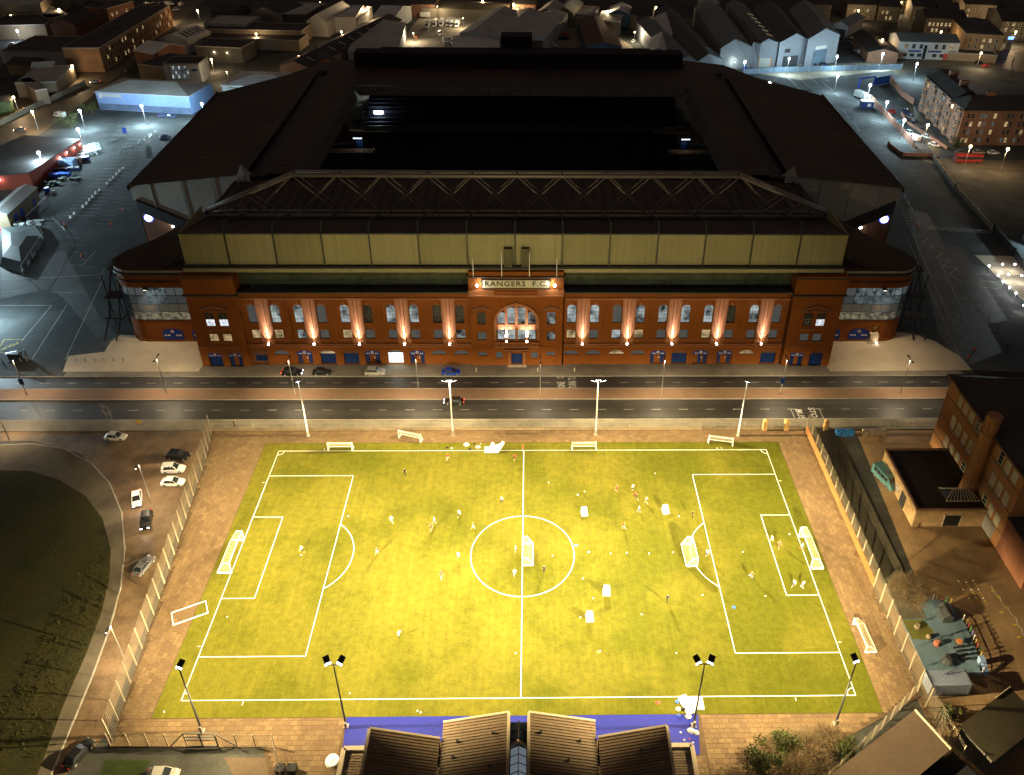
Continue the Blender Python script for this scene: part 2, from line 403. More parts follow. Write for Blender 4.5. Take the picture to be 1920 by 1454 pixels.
for i, (x, y, sx, n) in enumerate(fl):
    t = thing('floodlight_mast', fl_lab[i], 'floodlight', (x, y, 0), 0, 'floodlight masts round the pitch')
    b = MB(); b.tube((0, 0, 0), (0, 0, 14.2), 0.17, 0.09, 8); b.build('pole', WHITE if y > 0 else DSTEEL, t)
    b = MB(); b.box(-0.35, 0.35, -0.35, 0.35, -0.02, 0.12); b.box(-0.16, 0.2, -0.36, -0.14, 0.12, 1.3); b.build('base_plate', KERB, t)
    b = MB(); b.bar((-0.95 if n == 2 else -.5, 0, 14.25), (0.95 if n == 2 else .5, 0, 14.25), 0.12); b.build('crossarm', WHITE, t)
    dy = -1 if y > 0 else 1
    for q in ((-0.85, 0.85) if n == 2 else (0,)):
        M = Matrix.Translation((q, 0.25*dy, 14.45)) @ Matrix.Rotation((0.5 * (1 if q > 0 else -1) * -dy if n == 2 else -0.35*sx*-dy), 4, 'Z')
        b = MB(M); ang = 0.62
        pts = [(-0.42, -0.1*dy, -0.12), (0.42, -0.1*dy, -0.12), (0.42, dy*0.75, 0.32), (-0.42, dy*0.75, 0.32)]
        lo = [(a, c, e - 0.06) for a, c, e in pts]; up = [(a, c, e + 0.16) for a, c, e in pts]
        b.poly(up); b.poly([lo[0], lo[1], up[1], up[0]]); b.poly([lo[1], lo[2], up[2], up[1]]); b.poly([lo[2], lo[3], up[3], up[2]]); b.poly([lo[3], lo[0], up[0], up[3]])
        hd = b.build('lamp_head', BLACK, t)
        b = MB(M); b.poly([(a*0.93, c, e - 0.08) for a, c, e in pts]); b.tube((-.4, -.14*dy, -.2), (.4, -.14*dy, -.2), .13, n=6)
        b.build('lens', LAMPW, hd)
    spot('floodlight_spill', (x, y + 0.5 * dy, 14.0), (x * 0.82, y + 23 * dy, 0) if y > 0 else (x * .8, 58, 17), 2500 * n if y > 0 else 27000 * n, FLC, 150 if y > 0 else 62, 0.75, 0.35, t)
    sg = 1 if x > 0 else -1
    if y > 0:
        if n == 1: flood((x, y - .5, 14.2), (x * .01, y - 24.8, 0), 7200, 110, t)
        else: flood((x - .85, y - .5, 14.2), (19.8 * sg, y - 7.8, 0), 12800, 156, t); flood((x + .85, y - .5, 14.2), (21.2 * sg, y - 7.8, 0), 12800, 156, t)
    else:
        if n == 1: flood((x, y + .5, 14.2), (x * .88, y + 8, 0), 29500, 136, t)
        else: flood((x - .85 * sg, y + .5, 14.2), (15.7 * sg, y + 8, 0), 11800, 119, t); flood((x + .85 * sg, y + .5, 14.2), (57 * sg, y + 8, 0), 11800, 119, t)
# ------------------------------------------------------------------ stadium
XC = -1.65
W_DK = mat('window_glass_dark', (0.03, 0.035, 0.04), 0.15, 0.5, 2, spec=0.8)
W_DIM = mat('window_glass_dim', (0.05, 0.06, 0.07), 0.2, 0.5, 2, emit=((0.6, 0.66, 0.68), 0.09))
W_COOL = glow('window_glass_cool', (0.70, 0.80, 0.80), 0.5, False, 0.42, .03, 1.35)
W_WARM = glow('window_glass_warm', (1.0, 0.72, 0.36), 0.55, False, .6, .25, 1.3)
W_WHITE = glow('window_glass_white', (0.85, 0.92, 1.0), 1.0)
for _m in (W_DIM,): _m.cycles.emission_sampling = 'NONE'
FRAME = mat('window_frame', (0.10, 0.12, 0.13), 0.6, 0.1, 2)
FRAMEW = mat('white_window_frame', (0.62, 0.6, 0.55), 0.6, 0.1, 2)

def arc_pts(x0, x1, zs, rise, n=10):
    """points of an arch from (x1,zs) over the top to (x0,zs)"""
    w = (x1 - x0) / 2; cx = (x0 + x1) / 2
    return [(cx + w * cos(pi * k / n), zs + rise * sin(pi * k / n)) for k in range(n + 1)]

def hole_cell(mb, x0, x1, z0, z1, hx0, hx1, hz0, hz1, rise, y, dep, back=None):
    """a piece of wall x0..x1, z0..z1 in the plane y with an opening; rise>0 gives an arched head ending at hz1"""
    def q(a, b, c, d): mb.poly([(a, y, c), (b, y, c), (b, y, d), (a, y, d)])
    if hx0 > x0: q(x0, hx0, z0, z1)
    if x1 > hx1: q(hx1, x1, z0, z1)
    if hz0 > z0: q(hx0, hx1, z0, hz0)
    zs = hz1 - rise
    if rise > 0: ar = arc_pts(hx0, hx1, zs, rise)
    else: ar = [(hx1, hz1), (hx0, hz1)]
    for (xa, za), (xb, zb) in zip(ar[:-1], ar[1:]):
        mb.poly([(xb, y, zb), (xa, y, za), (xa, y, z1), (xb, y, z1)])
        mb.poly([(xa, y, za), (xb, y, zb), (xb, y + dep, zb), (xa, y + dep, za)])
    mb.poly([(hx0, y, hz0), (hx0, y + dep, hz0), (hx0, y + dep, zs), (hx0, y, zs)])
    mb.poly([(hx1, y, zs), (hx1, y + dep, zs), (hx1, y + dep, hz0), (hx1, y, hz0)])
    mb.poly([(hx0, y, hz0), (hx1, y, hz0), (hx1, y + dep, hz0), (hx0, y + dep, hz0)])

def win_meshes(key, w, h, rise, nx, nz, fm, bar=0.05, _c={}):
    """glazing bars mesh and outline for a window of width w and height h, origin at the foot centre, in the plane y=0"""
    k = (key, w, h, rise, nx, nz)
    if k in _c: return _c[k]
    b = MB(); zs = h - rise
    for i in range(nx + 1):
        x = -w/2 + w * i / nx; top = zs + (rise * math.sqrt(max(0, 1 - (x / (w/2)) ** 2)) if rise else 0)
        b.box(x - bar/2, x + bar/2, -0.03, 0.05, 0, max(top, 0.01))
    for j in range(nz + 1):
        z = h * j / nz; half = w/2 if z <= zs else w/2 * math.sqrt(max(0, 1 - ((z - zs) / rise) ** 2)) if rise else w/2
        if half > .05: b.box(-half, half, -0.025, 0.045, z - bar/2, z + bar/2)
    if rise:
        a = arc_pts(-w/2, w/2, zs, rise)
        for p, q in zip(a[:-1], a[1:]): b.bar((p[0], 0, p[1]), (q[0], 0, q[1]), bar * 1.3)
    fr = b.mesh('window', fm)
    b = MB()
    pts = [(-w/2, 0.03, 0), (w/2, 0.03, 0)] + [(x, 0.03, z) for x, z in (arc_pts(-w/2, w/2, zs, rise) if rise else [(w/2, h), (-w/2, h)])]
    b.poly(pts)
    _c[k] = (fr, b); return _c[k]
_pm = {}
def add_window(parent, x, y, z, w, h, rise, nx, nz, glass, fm=None, rz=0, key='s', bar=0.05, name='window'):
    fm = fm or FRAME
    fr, pb = win_meshes(key + fm.name, w, h, rise, nx, nz, fm, bar)
    pk = (w, h, rise, glass.name)
    if pk not in _pm: _pm[pk] = pb.mesh('pane', glass)
    o = inst(name, fr, parent, (x, y, z), rz)
    inst('pane', _pm[pk], o)
    return o

ST = thing('football_stadium', 'dark football stadium behind the road with a floodlit red brick arched front', 'stadium', (XC, 58.3, 0))
def sb(mb, name, m, smooth=False): return mb.build(name, m, ST, smooth, world=True)
YF = 58.3
bays = [-59.2 + 10.46 * k for k in range(5)] + [13.4 + 10.46 * k for k in range(5)]
wall = MB()
EL = bays[0] - 5.1; CL = -12.4; CRt = 9.1; ER = bays[-1] + 5.1
# ---- main storey
sash = [W_DIM, W_COOL, W_DK, W_DIM, W_COOL]
for bi, bx in enumerate(bays):
    for s in (-1, 1):
        wx = bx + s * 2.62
        x0, x1 = (bx - 5.23, bx - 1.55) if s < 0 else (bx + 1.55, bx + 5.23)
        if bi == 0 and s < 0: x0 = EL
        if bi == 4 and s > 0: x1 = CL
        if bi == 5 and s < 0: x0 = CRt
        if bi == 9 and s > 0: x1 = ER
        hole_cell(wall, x0, x1, 10.2, 18.2, wx - 1.0, wx + 1.0, 11.4, 16.3, 1.0, YF, 0.6)
        hole_cell(wall, x0, x1, 5.9, 10.2, wx - 1.0, wx + 1.0, 7.1, 9.5, 0, YF, 0.6)
        r = random.random()
        g1 = random.choice([W_DIM, W_COOL, W_COOL, W_DK, W_COOL]); g2 = random.choice([W_WARM, W_DIM, W_COOL, W_DIM]) if bi else W_WARM
        add_window(ST, wx - XC, 0.35, 11.4, 2.0, 4.9, 1.0, 3, 5, g1)
        add_window(ST, wx - XC, 0.35, 7.1, 2.0, 2.4, 0, 4, 3, g2)
    wall.poly([(bx - 1.55, YF, 5.9), (bx + 1.55, YF, 5.9), (bx + 1.55, YF, 18.2), (bx - 1.55, YF, 18.2)])
# wall core behind (stops light and sight), band above
wall.poly([(EL, YF + 0.9, 0), (ER, YF + 0.9, 0), (ER, YF + 0.9, 20), (EL, YF + 0.9, 20)])
for a, b2 in ((EL, CL), (CRt, ER)): wall.box(a, b2, YF - 0.02, YF + 0.9, 18.2, 19.7)
# ---- ground floor with arches
gates = [(-62.0, 'open'), (-56.8, 'fan'), (-51.5, 'sign'), (-46.1, 'fandoor'), (-40.7, 'door'), (-35.7, 'sign'), (-30.3, 'lit'), (-25.2, 'sign'), (-20.1, 'fan'), (-14.8, 'fan'),
         (10.9, 'fan'), (16.0, 'fan'), (21.6, 'fanlit'), (26.6, 'fan'), (31.4, 'sign'), (36.5, 'door'), (41.5, 'sign2'), (47.2, 'sign'), (52.3, 'fanlit'), (57.6, 'door')]
YG = YF - 0.28
xs = [g[0] for g in gates]
for i, (gx, kind) in enumerate(gates):
    x0 = EL if i == 0 else (CRt if i == 10 else (xs[i-1] + gx) / 2)
    x1 = ER if i == 19 else (CL if i == 9 else (xs[i+1] + gx) / 2)
    if kind in ('fan', 'fanlit'):
        hole_cell(wall, x0, x1, 0, 5.2, gx - 1.75, gx + 1.75, 2.75, 3.95, 1.0, YG, 0.5)
        add_window(ST, gx - XC, YG + 0.3 - YF, 2.75, 3.5, 1.2, 1.0, 7, 2, W_WARM if kind == 'fanlit' else W_DIM, bar=0.09)
    else:
        hole_cell(wall, x0, x1, 0, 5.2, gx - 1.8, gx + 1.8, 0.0, 3.95, 0.75, YG, 0.8)
        if kind == 'lit':
            b = MB(); b.box(gx - 1.8, gx + 1.8, YG + .74, YG + .8, 0, 3.0); sb(b, 'lit_entrance', glow('lit_entrance_white', (0.93, 1.0, 0.93), 1.5, True))
            b = MB(); b.box(gx - 1.8, gx + 1.8, YG + .6, YG + .79, 3.0, 3.22); sb(b, 'shutter_box', DSTEEL)
            add_window(ST, gx - XC, YG + 0.7 - YF, 3.22, 3.4, 0.6, 0.5, 6, 1, W_COOL)
            spot('entrance_light', (gx, YG - 0.1, 2.9), (gx, YG - 4, 0), 350, (0.93, 1, 0.9), 150, 0.8, 0.5, ST)
        elif kind == 'door' or kind == 'fandoor':
            b = MB(); b.box(gx - 1.75, gx + 1.75, YG + .62, YG + .7, 0, 2.7)
            for k in range(8): b.box(gx - 1.75, gx + 1.75, YG + .58, YG + .62, .3 * k + .1, .3 * k + .2)
            sb(b, 'roller_door', BLUED)
            b = MB(); b.poly([(gx - 1.8, YG + .68, 2.7), (gx + 1.8, YG + .68, 2.7)] + [(x, YG + .68, z) for x, z in arc_pts(gx - 1.8, gx + 1.8, 3.2, .75)])
            sb(b, 'fanlight', W_WARM if kind == 'fandoor' else BRICKD)
        elif kind == 'open':
            b = MB(); b.box(gx - 1.8, gx + 1.8, YG + .75, YG + .8, 0, 3.95); sb(b, 'recess_wall', BRICKD)
            b = MB(); b.box(gx - 1.2, gx + 1.6, YG + .68, YG + .74, 0.6, 2.2); sb(b, 'roller_door', BLUED)
        else:
            b = MB(); b.box(gx - 1.8, gx + 1.8, YG + .72, YG + .8, 0, 3.0); sb(b, 'infill_brick', BRICK)
            b = MB(); b.poly([(gx - 1.8, YG + .1, 2.75), (gx + 1.8, YG + .1, 2.75)] + [(x, YG + .1, z) for x, z in arc_pts(gx - 1.8, gx + 1.8, 3.2, .75)])
            b.poly([(gx - 1.8, YG + .1, 2.75), (gx + 1.8, YG + .1, 2.75), (gx + 1.8, YG + .3, 2.75), (gx - 1.8, YG + .3, 2.75)])
            sg = sb(b, 'gate_sign', BLUEP)
            b = MB(); b.tube((gx, YG + .08, 3.36), (gx, YG + .04, 3.36), .36, n=16); r = b.build('crest_disc', WHITE, sg)
            b = MB(); b.tube((gx, YG + .035, 3.36), (gx, YG + .015, 3.36), .17, n=12); b.build('crest_centre', mat('crest_red', (0.35, 0.03, 0.04), .6), sg)
            for dx in (-1.2, -.75, .8, 1.2):
                b = MB(); b.box(gx + dx - .14, gx + dx + .14, YG + .05, YG + .09, 2.92, 3.2); b.build('turnstile_number_panel', WHITE, sg)
            for dx in ((-1.25, 1.1) if kind == 'sign' else (-.1, 1.2)):
                b = MB(); b.box(gx + dx - .42, gx + dx + .42, YG + .64, YG + .71, 0, 2.5); sb(b, 'turnstile_door', BLUED)
            b = MB(); b.box(gx + .25, gx + .5, YG + .66, YG + .71, 1.3, 1.65); sb(b, 'notice', WHITE)
sb(wall, 'wall', BRICK)
# ---- cornices, string courses
b = MB()
for a, c in ((EL, CL), (CRt, ER)):
    b.box(a, c, YF - .75, YF + .3, 5.22, 5.55); b.box(a, c, YF - .5, YF, 5.55, 5.9)
    b.box(a, c, YF - .16, YF, 6.75, 7.0)
sb(b, 'string_course', BRICKT)
b = MB()
for a, c in ((EL, CL), (CRt, ER)): b.box(a, c, YF - .95, YF + 1.0, 19.72, 20.05)
sb(b, 'cornice', DSTEEL)
b = MB()
for a, c in ((EL, CL), (CRt, ER)): b.box(a, c, YF - .35, YF, 17.75, 18.15)
sb(b, 'frieze', BRICKT)
# ---- pilasters, window surrounds, keystones, lamps
pm = MB(); pm.box(-.52, .52, -.32, 0, 5.9, 17.7); pme = pm.mesh('pilaster', BRICKT)
pm = MB(); pm.box(-.3, .3, -.2, 0, 5.9, 17.7); pme2 = pm.mesh('pilaster_strip', BRICKT)
pm = MB(); pm.box(-.62, .62, -.16, 0, 6.9, 17.6); pme3 = pm.mesh('wide_pilaster', BRICK)
pm = MB(); pm.box(-1.0, 1.0, .1, .55, 9.62, 11.3); pm.box(-.75, .75, .04, .1, 9.85, 11.0); pme4 = pm.mesh('spandrel_panel', BRICKT)
pm = MB(); pm.prism([(-.14, -.14), (.14, -.14), (.2, 0), (-.2, 0)], 16.2, 16.95); pme5 = pm.mesh('keystone', BRICKT)
pm = MB(); pm.box(-.22, .22, -.35, .05, 0, .22); pme6 = pm.mesh('lamp_box', DSTEEL)
pm = MB(); pm.poly([(-.2, -.3, .24), (.2, -.3, .24), (.2, .02, .24), (-.2, .02, .24)]); pm.box(-.2, .2, -.37, -.345, .02, .2); pme7 = pm.mesh('lamp_lens', glow('facade_lamp_lens', (1, .86, .72), 60))
for bi, bx in enumerate(bays):
    inst('pilaster', pme2, ST, (bx - XC, 0, 0))
    for s in (-1, 1): inst('pilaster', pme, ST, (bx - XC + s * 0.98, 0, 0))
    for s in (-1, 1):
        inst('spandrel_panel', pme4, ST, (bx - XC + s * 2.62, 0, 0)); inst('keystone', pme5, ST, (bx - XC + s * 2.62, 0, 0))
    if bi not in (4,): inst('pilaster', pme3, ST, (bx - XC + 5.23, 0, 0)) if bi < 9 else None
    l = inst('facade_lamp', pme6, ST, (bx - XC, -.55, 5.92)); inst('lamp_lens', pme7, l)
    spot('facade_uplight', (bx, YF - .78, 6.2), (bx, YF - .45, 20), 6500, (1.0, .84, .70), 64, 1.0, 0.1, ST); spot('facade_core_light', (bx, YF - .72, 6.2), (bx, YF - .1, 14.0), 26000, (1.0, .84, .70), 24, 1.0, 0.1, ST)
# ---- centre block
cb = MB(); cx = XC - 0.2; YC = YF - 0.5
def cell(*a): hole_cell(cb, *a, YC, 0.6)
cell(cx - 10.6, cx - 5.6, 10.2, 18.0, cx - 8.9, cx - 7.0, 11.3, 14.5, 0); cell(cx - 10.6, cx - 5.6, 5.2, 10.2, cx - 8.9, cx - 7.0, 7.0, 9.1, 0)
cell(cx + 5.6, cx + 10.6, 10.2, 18.0, cx + 7.0, cx + 8.9, 11.3, 14.5, 0); cell(cx + 5.6, cx + 10.6, 5.2, 10.2, cx + 7.0, cx + 8.9, 7.0, 9.1, 0)
hole_cell(cb, cx - 5.6, cx + 5.6, 5.2, 18.0, cx - 4.6, cx + 4.6, 6.9, 16.3, 4.6, YC + .1, 0.8)
for s in (-1, 1):
    a, c = (cx - 10.6, cx - 5.6) if s < 0 else (cx + 5.6, cx + 10.6)
    m_ = cx + s * 7.95
    hole_cell(cb, a, c, 0, 5.2, m_ - 1.1, m_ + 1.1, 2.7, 3.8, .7, YC - .15, .5)
    add_window(ST, m_ - XC, YC + .15 - YF, 2.7, 2.2, 1.1, .7, 5, 2, W_DIM)
    add_window(ST, m_ - XC, YC + .35 - YF, 11.3, 1.9, 3.2, 0, 3, 5, W_COOL if s > 0 else W_DK)
    add_window(ST, m_ - XC, YC + .35 - YF, 7.0, 1.9, 2.1, 0, 4, 3, W_COOL if s > 0 else W_DIM)
    b = MB(); b.bar((m_ - 1.9, YC - .2, 15.3), (m_, YC - .2, 16.1), .28, .5); b.bar((m_, YC - .2, 16.1), (m_ + 1.9, YC - .2, 15.3), .28, .5)
    sb(b, 'pediment', BRICKD)
for a, c in ((cx - 5.6, cx - 1.45), (cx + 1.45, cx + 5.6)):
    m_ = (a + c) / 2 + (-.6 if a < cx - 2 else .6)
    hole_cell(cb, a, c, 0, 5.2, m_ - .75, m_ + .75, 1.9, 3.7, 0, YC - .1, .5)
    add_window(ST, m_ - XC, YC + .2 - YF, 1.9, 1.5, 1.8, 0, 3, 3, W_DIM)
hole_cell(cb, cx - 1.45, cx + 1.45, 0, 5.2, cx - 1.3, cx + 1.3, 0.25, 3.3, 0, YC - .1, .6)
cb.poly([(cx - 10.6, YF + .5, 0), (cx + 10.6, YF + .5, 0), (cx + 10.6, YF + .5, 25), (cx - 10.6, YF + .5, 25)])
for s in (-1, 1): cb.poly([(cx + s*10.6, YC - .15, 0), (cx + s*10.6, YF + 3, 0), (cx + s*10.6, YF + 3, 25), (cx + s*10.6, YC - .15, 25)])
cb.box(cx - 10.6, cx + 10.6, YC - .1, YF + 3, 18.0, 25.1)
sb(cb, 'centre_block', BRICK)
b = MB(); b.box(cx - 1.3, cx + 1.3, YC + .42, YC + .5, .25, 3.3); sb(b, 'entrance_door', BLUED)
b = MB(); b.box(cx - 2.3, cx + 2.3, YC - 1.0, YC - .12, 0, .13); b.box(cx - 1.9, cx + 1.9, YC - .7, YC - .11, .13, .25); sb(b, 'entrance_steps', PAVEL)
b = MB(); b.box(cx - 2.1, cx - 1.35, YC - .5, YC - .1, 0, 3.9); b.box(cx + 1.35, cx + 2.1, YC - .5, YC - .1, 0, 3.9); b.box(cx - 2.8, cx + 2.8, YC - .9, YC - .1, 4.5, 4.8); sb(b, 'door_surround', BRICKT)
# balcony under the great arch
b = MB(); b.box(cx - 5.2, cx + 5.2, YC - .8, YC, 5.35, 5.6); b.box(cx - 5.2, cx + 5.2, YC - .85, YC - .65, 6.55, 6.75)
sb(b, 'balcony_rail', BRICKT)
bm_ = MB(); bm_.box(-.09, .09, -.08, .08, 0, .95); bmm = bm_.mesh('baluster', BRICKT)
for k in range(26): inst('baluster', bmm, ST, (cx - XC - 5.05 + k * .404, YC - .75 - YF, 5.6))
# great arch window
b = MB()
for x in (-2.35, 0, 2.35):
    top = 11.7 + 4.6 * math.sqrt(max(0, 1 - (x / 4.6) ** 2)); b.box(cx + x - .3, cx + x + .3, YC + .1, YC + .6, 6.9, top)
b.box(cx - 4.6, cx + 4.6, YC + .3, YC + .6, 9.7, 11.4)
for x in (-3.5, -1.15, 1.15, 3.5): b.box(cx + x - .8, cx + x + .8, YC + .2, YC + .3, 10.0, 11.1)
sb(b, 'arch_mullion', BRICKT)
b = MB(); a = arc_pts(cx - 4.95, cx + 4.95, 11.7, 4.95, 24)
for p, q in zip(a[:-1], a[1:]): b.bar((p[0], YC + .0, p[1]), (q[0], YC + .0, q[1]), .5, .6)
b.box(cx - 5.2, cx - 4.65, YC - .2, YC + .2, 6.9, 11.7); b.box(cx + 4.65, cx + 5.2, YC - .2, YC + .2, 6.9, 11.7); b.box(cx - .35, cx + .35, YC - .45, YC, 16.1, 17.4)
sb(b, 'arch_surround', BRICKT)
for x, w in ((-3.5, 1.7), (-1.18, 1.75), (1.18, 1.75), (3.5, 1.7)):
    hh = 4.2 if abs(x) < 2 else 2.9
    add_window(ST, cx + x - XC, YC + .45 - YF, 11.4, w, hh, .35, 4, 5, W_COOL); add_window(ST, cx + x - XC, YC + .45 - YF, 7.0, w, 2.7, 0, 4, 3, W_COOL)
for s in (-1, 1):
    l = inst('facade_lamp', pme6, ST, (cx - XC + s * 2.35, YC - .5 - YF, 6.9)); inst('lamp_lens', pme7, l)
    spot('facade_uplight', (cx + s * 2.35, YC - .45, 7.15), (cx + s * 2.35, YC + .1, 16), 13000, (1.0, .86, .72), 84, 0.9, .12, ST)
# entablature, sign
b = MB()
for s in (-1, 1):
    a, c = sorted((cx + s * 4.9, cx + s * 10.75))
    b.box(a, c, YC - .7, YC, 19.0, 19.35); b.box(a, c, YC - .35, YC, 19.35, 20.6)
b.box(cx - 4.9, cx + 4.9, YC - .3, YC, 18.7, 19.2); b.box(cx - 4.2, cx + 4.2, YC - .45, YC, 19.9, 20.1)
sb(b, 'entablature', BRICKT)
b = MB(); b.box(cx - 10.9, cx + 10.9, YC - .55, YF + 2, 23.75, 24.0); sb(b, 'parapet_cornice', DSTEEL)
SGM = mat('sign_mosaic_cream', (0.62, 0.60, 0.46), 0.5, 0.08, 3)
b = MB(); b.box(cx - 7.5, cx + 7.5, YC - .28, YC - .1, 21.15, 23.1); sgn = sb(b, 'name_sign', SGM)
b = MB()
for z in (21.05, 23.2): b.bar((cx - 7.7, YC - .32, z), (cx + 7.7, YC - .32, z), .18)
for s in (-1, 1): b.bar((cx + s * 7.6, YC - .32, 21), (cx + s * 7.6, YC - .32, 23.2), .18)
sb(b, 'sign_frame', DSTEEL)
text_mesh('RANGERS  F.C.', 1.75, mat('sign_letter_dark', (0.06, 0.065, 0.06), .5), ST, (cx - XC, YC - .31 - YF, 22.12), (pi/2, 0, 0), 'sign_lettering', 0.03, 0.03, sx=1.12, spacing=1.12)
for s in (-1, 1):
    b = MB(); b.ball((cx + s * 8.6, YC - .9, 22.1), .32); sb(b, 'sign_lamp', LAMPW)
    b = MB(); b.bar((cx + s * 8.6, YC - .1, 22.1), (cx + s * 8.6, YC - .9, 22.1), .08); sb(b, 'lamp_bracket', DSTEEL)
    point('sign_light', (cx + s * 8.45, YC - 1.0, 22.1), 2600, (1, .88, .72), .2, ST)
b = MB()
for x, h in ((-9.4, 4.6), (-3.1, 6.0), (3.0, 6.0), (9.0, 4.6)):
    b = MB(); b.tube((cx + x, YC - .3, 24), (cx + x, YC - .3, 24 + h), .11, .07, 6); sb(b, 'flagpole', WHITE)
for x in (-7.6, -5.6, -3.0 - 1, 4.0, 5.8, 7.8):
    b = MB(); b.box(cx + x - .8, cx + x + .8, YF + 2.2, YF + 3.2, 25.1, 26.4); sb(b, 'rooftop_unit', DSTEEL)
# ---- end towers
for s in (-1, 1):
    tb = MB(); xo = XC + s * 73.75; xi = XC + s * 62.5; a, c = min(xo, xi), max(xo, xi); YT = YF - 0.9
    mid = (a + c) / 2
    for wx in (-2.35, 0.75) if s < 0 else (-.75, 2.35):
        pass
    wl_, wr_ = mid - 1.5, mid + 1.5
    for (x0, x1, wx) in ((a, mid, wl_), (mid, c, wr_)):
        hole_cell(tb, x0, x1, 10.2, 19.2, wx - 1.0, wx + 1.0, 11.0, 14.6, 0, YT, .5)
        hole_cell(tb, x0, x1, 5.2, 10.2, wx - 1.0, wx + 1.0, 6.9, 8.9, 0, YT, .5)
        lit = (s < 0) or (wx > mid)
        add_window(ST, wx - XC, YT + .3 - YF, 11.0, 2.0, 1.75, 0, 3, 2, (W_WHITE if s < 0 or wx > mid else W_DK), FRAMEW)
        add_window(ST, wx - XC, YT + .3 - YF, 12.8, 2.0, 1.8, 0, 2, 1, W_DK)
        add_window(ST, wx - XC, YT + .3 - YF, 6.9, 2.0, 2.0, 0, 4, 3, W_WARM if s < 0 else W_DIM)
        gx = mid + (-2.3 if wx < mid else 2.3)
        hole_cell(tb, x0, x1, 0, 5.2, gx - 1.6, gx + 1.6, 0, 3.7, .45, YT - .1, .6)
        signed = (s < 0) or wx < mid
        bb = MB()
        if s < 0 and wx < mid or s > 0 and wx > mid: bb.box(gx - 1.6, gx + 1.6, YT + .42, YT + .5, 0, 3.25); nm = 'gate_door'
        else:
            bb.box(gx - 1.5, gx - .5, YT + .42, YT + .5, 0, 2.5); bb.box(gx + .5, gx + 1.5, YT + .42, YT + .5, 0, 2.5); nm = 'turnstile_door'
        sb(bb, nm, BLUED)
        bb = MB(); bb.box(gx - 1.6, gx + 1.6, YT + .5, YT + .58, 0, 3.7); sb(bb, 'infill_brick', BRICK)
        if signed:
            bb = MB(); bb.poly([(gx - 1.6, YT + .0, 2.7), (gx + 1.6, YT + .0, 2.7)] + [(x, YT + .0, z) for x, z in arc_pts(gx - 1.6, gx + 1.6, 3.25, .45)]); sg = sb(bb, 'gate_sign', BLUEP)
            bb = MB(); bb.tube((gx, YT - .02, 3.2), (gx, YT - .06, 3.2), .34, n=16); bb.build('crest_disc', WHITE, sg)
            bb = MB(); bb.tube((gx, YT - .065, 3.2), (gx, YT - .08, 3.2), .16, n=12); bb.build('crest_centre', MATS['crest_red'], sg)
            for dx in (-1.15, -.7, .75, 1.15):
                bb = MB(); bb.box(gx + dx - .13, gx + dx + .13, YT - .06, YT - .02, 2.85, 3.08); bb.build('turnstile_number_panel', WHITE, sg)
    for x in (a, c): tb.poly([(x, YT, 0), (x, YF + 8, 0), (x, YF + 8, 19.2), (x, YT, 19.2)])
    tb.box(a - .15, c + .15, YT - .15, YF + 6, 19.5, 24.1)
    tb.poly([(a, YT, 19.2), (c, YT, 19.2), (c, YF + 6, 19.2), (a, YF + 6, 19.2)])
    sb(tb, 'end_tower', BRICK)
    b = MB(); b.box(a - .5, c + .5, YT - .55, YF + 6, 19.2, 19.5); b.box(a - .25, c + .25, YT - .3, YF + 6, 23.5, 23.75); sb(b, 'cornice', DSTEEL)
    b = MB(); b.bar((mid - 3.3, YT - .2, 15.5), (mid, YT - .2, 16.6), .3, .5); b.bar((mid, YT - .2, 16.6), (mid + 3.3, YT - .2, 15.5), .3, .5); sb(b, 'pediment', BRICKD)
    b = MB(); b.box(mid - 2.4, mid + 2.4, YT - .2, YT, 15.1, 15.3); sb(b, 'pediment_base', BRICKD)
    b = MB(); b.box(mid - 5.2, mid + 5.2, YT - .12, YT, 5.2, 5.4); sb(b, 'string_course', BRICKT)
    b = MB(); b.box(mid - 2.9, mid + 2.9, YT - .12, YT, 10.0, 10.25); b.box(mid - 2.9, mid + 2.9, YT - .12, YT, 6.5, 6.75); sb(b, 'window_sill', BRICKT)
# ---- recessed glazing under the cladding
for a, c in ((EL, CL), (CRt, ER)):
    n = int((c - a) / 2.1); w = (c - a) / n
    b = MB(); b.box(a, c, YF + 2.4, YF + 2.6, 20.0, 24.4); sb(b, 'glazed_strip', mat('dark_green_glass', (0.05, 0.07, 0.05), .25, .4, 1))
    b = MB()
    for k in range(n + 1): b.box(a + k*w - .07, a + k*w + .07, YF + 2.3, YF + 2.4, 20.0, 24.4)
    b.box(a, c, YF + 2.28, YF + 2.38, 21.2, 21.32); b.box(a, c, YF + 2.28, YF + 2.38, 22.7, 22.8)
    sb(b, 'glazing_bars', DSTEEL)
# ---- upper cladding: one ribbed panel per bay
YCl = 60.0; fins = [-64.8, -54.4, -44.0, -33.7, -23.1, -12.5, -2.0, 8.4, 18.8, 29.3, 39.7, 50.1, 60.6]
ed = [-74.6] + fins + [70.9]
for i, (a, c) in enumerate(zip(ed[:-1], ed[1:])):
    b = MB(); b.box(a + .05, c - .05, YCl, YCl + .25, 25.6, 33.2)
    n = int((c - a) / .42)
    for k in range(n + 1):
        x = a + .1 + (c - a - .2) * k / n
        b.box(x - .07, x + .07, YCl - .06, YCl, 25.65, 33.15)
    sb(b, 'cladding_panel', mat('ribbed_cladding_%d' % (i % 3), [(0.34, 0.33, 0.18), (0.31, 0.30, 0.165), (0.36, 0.345, 0.20)][i * 5 % 3], .6, .08, .25, streak=.03, fine=.14))
for s, x in ((-1, -74.6), (1, 70.9)):
    b = MB(); b.box(x - .12, x + .12, YCl - .1, YCl + 14, 24.5, 33.25); sb(b, 'cladding_end', CLAD)
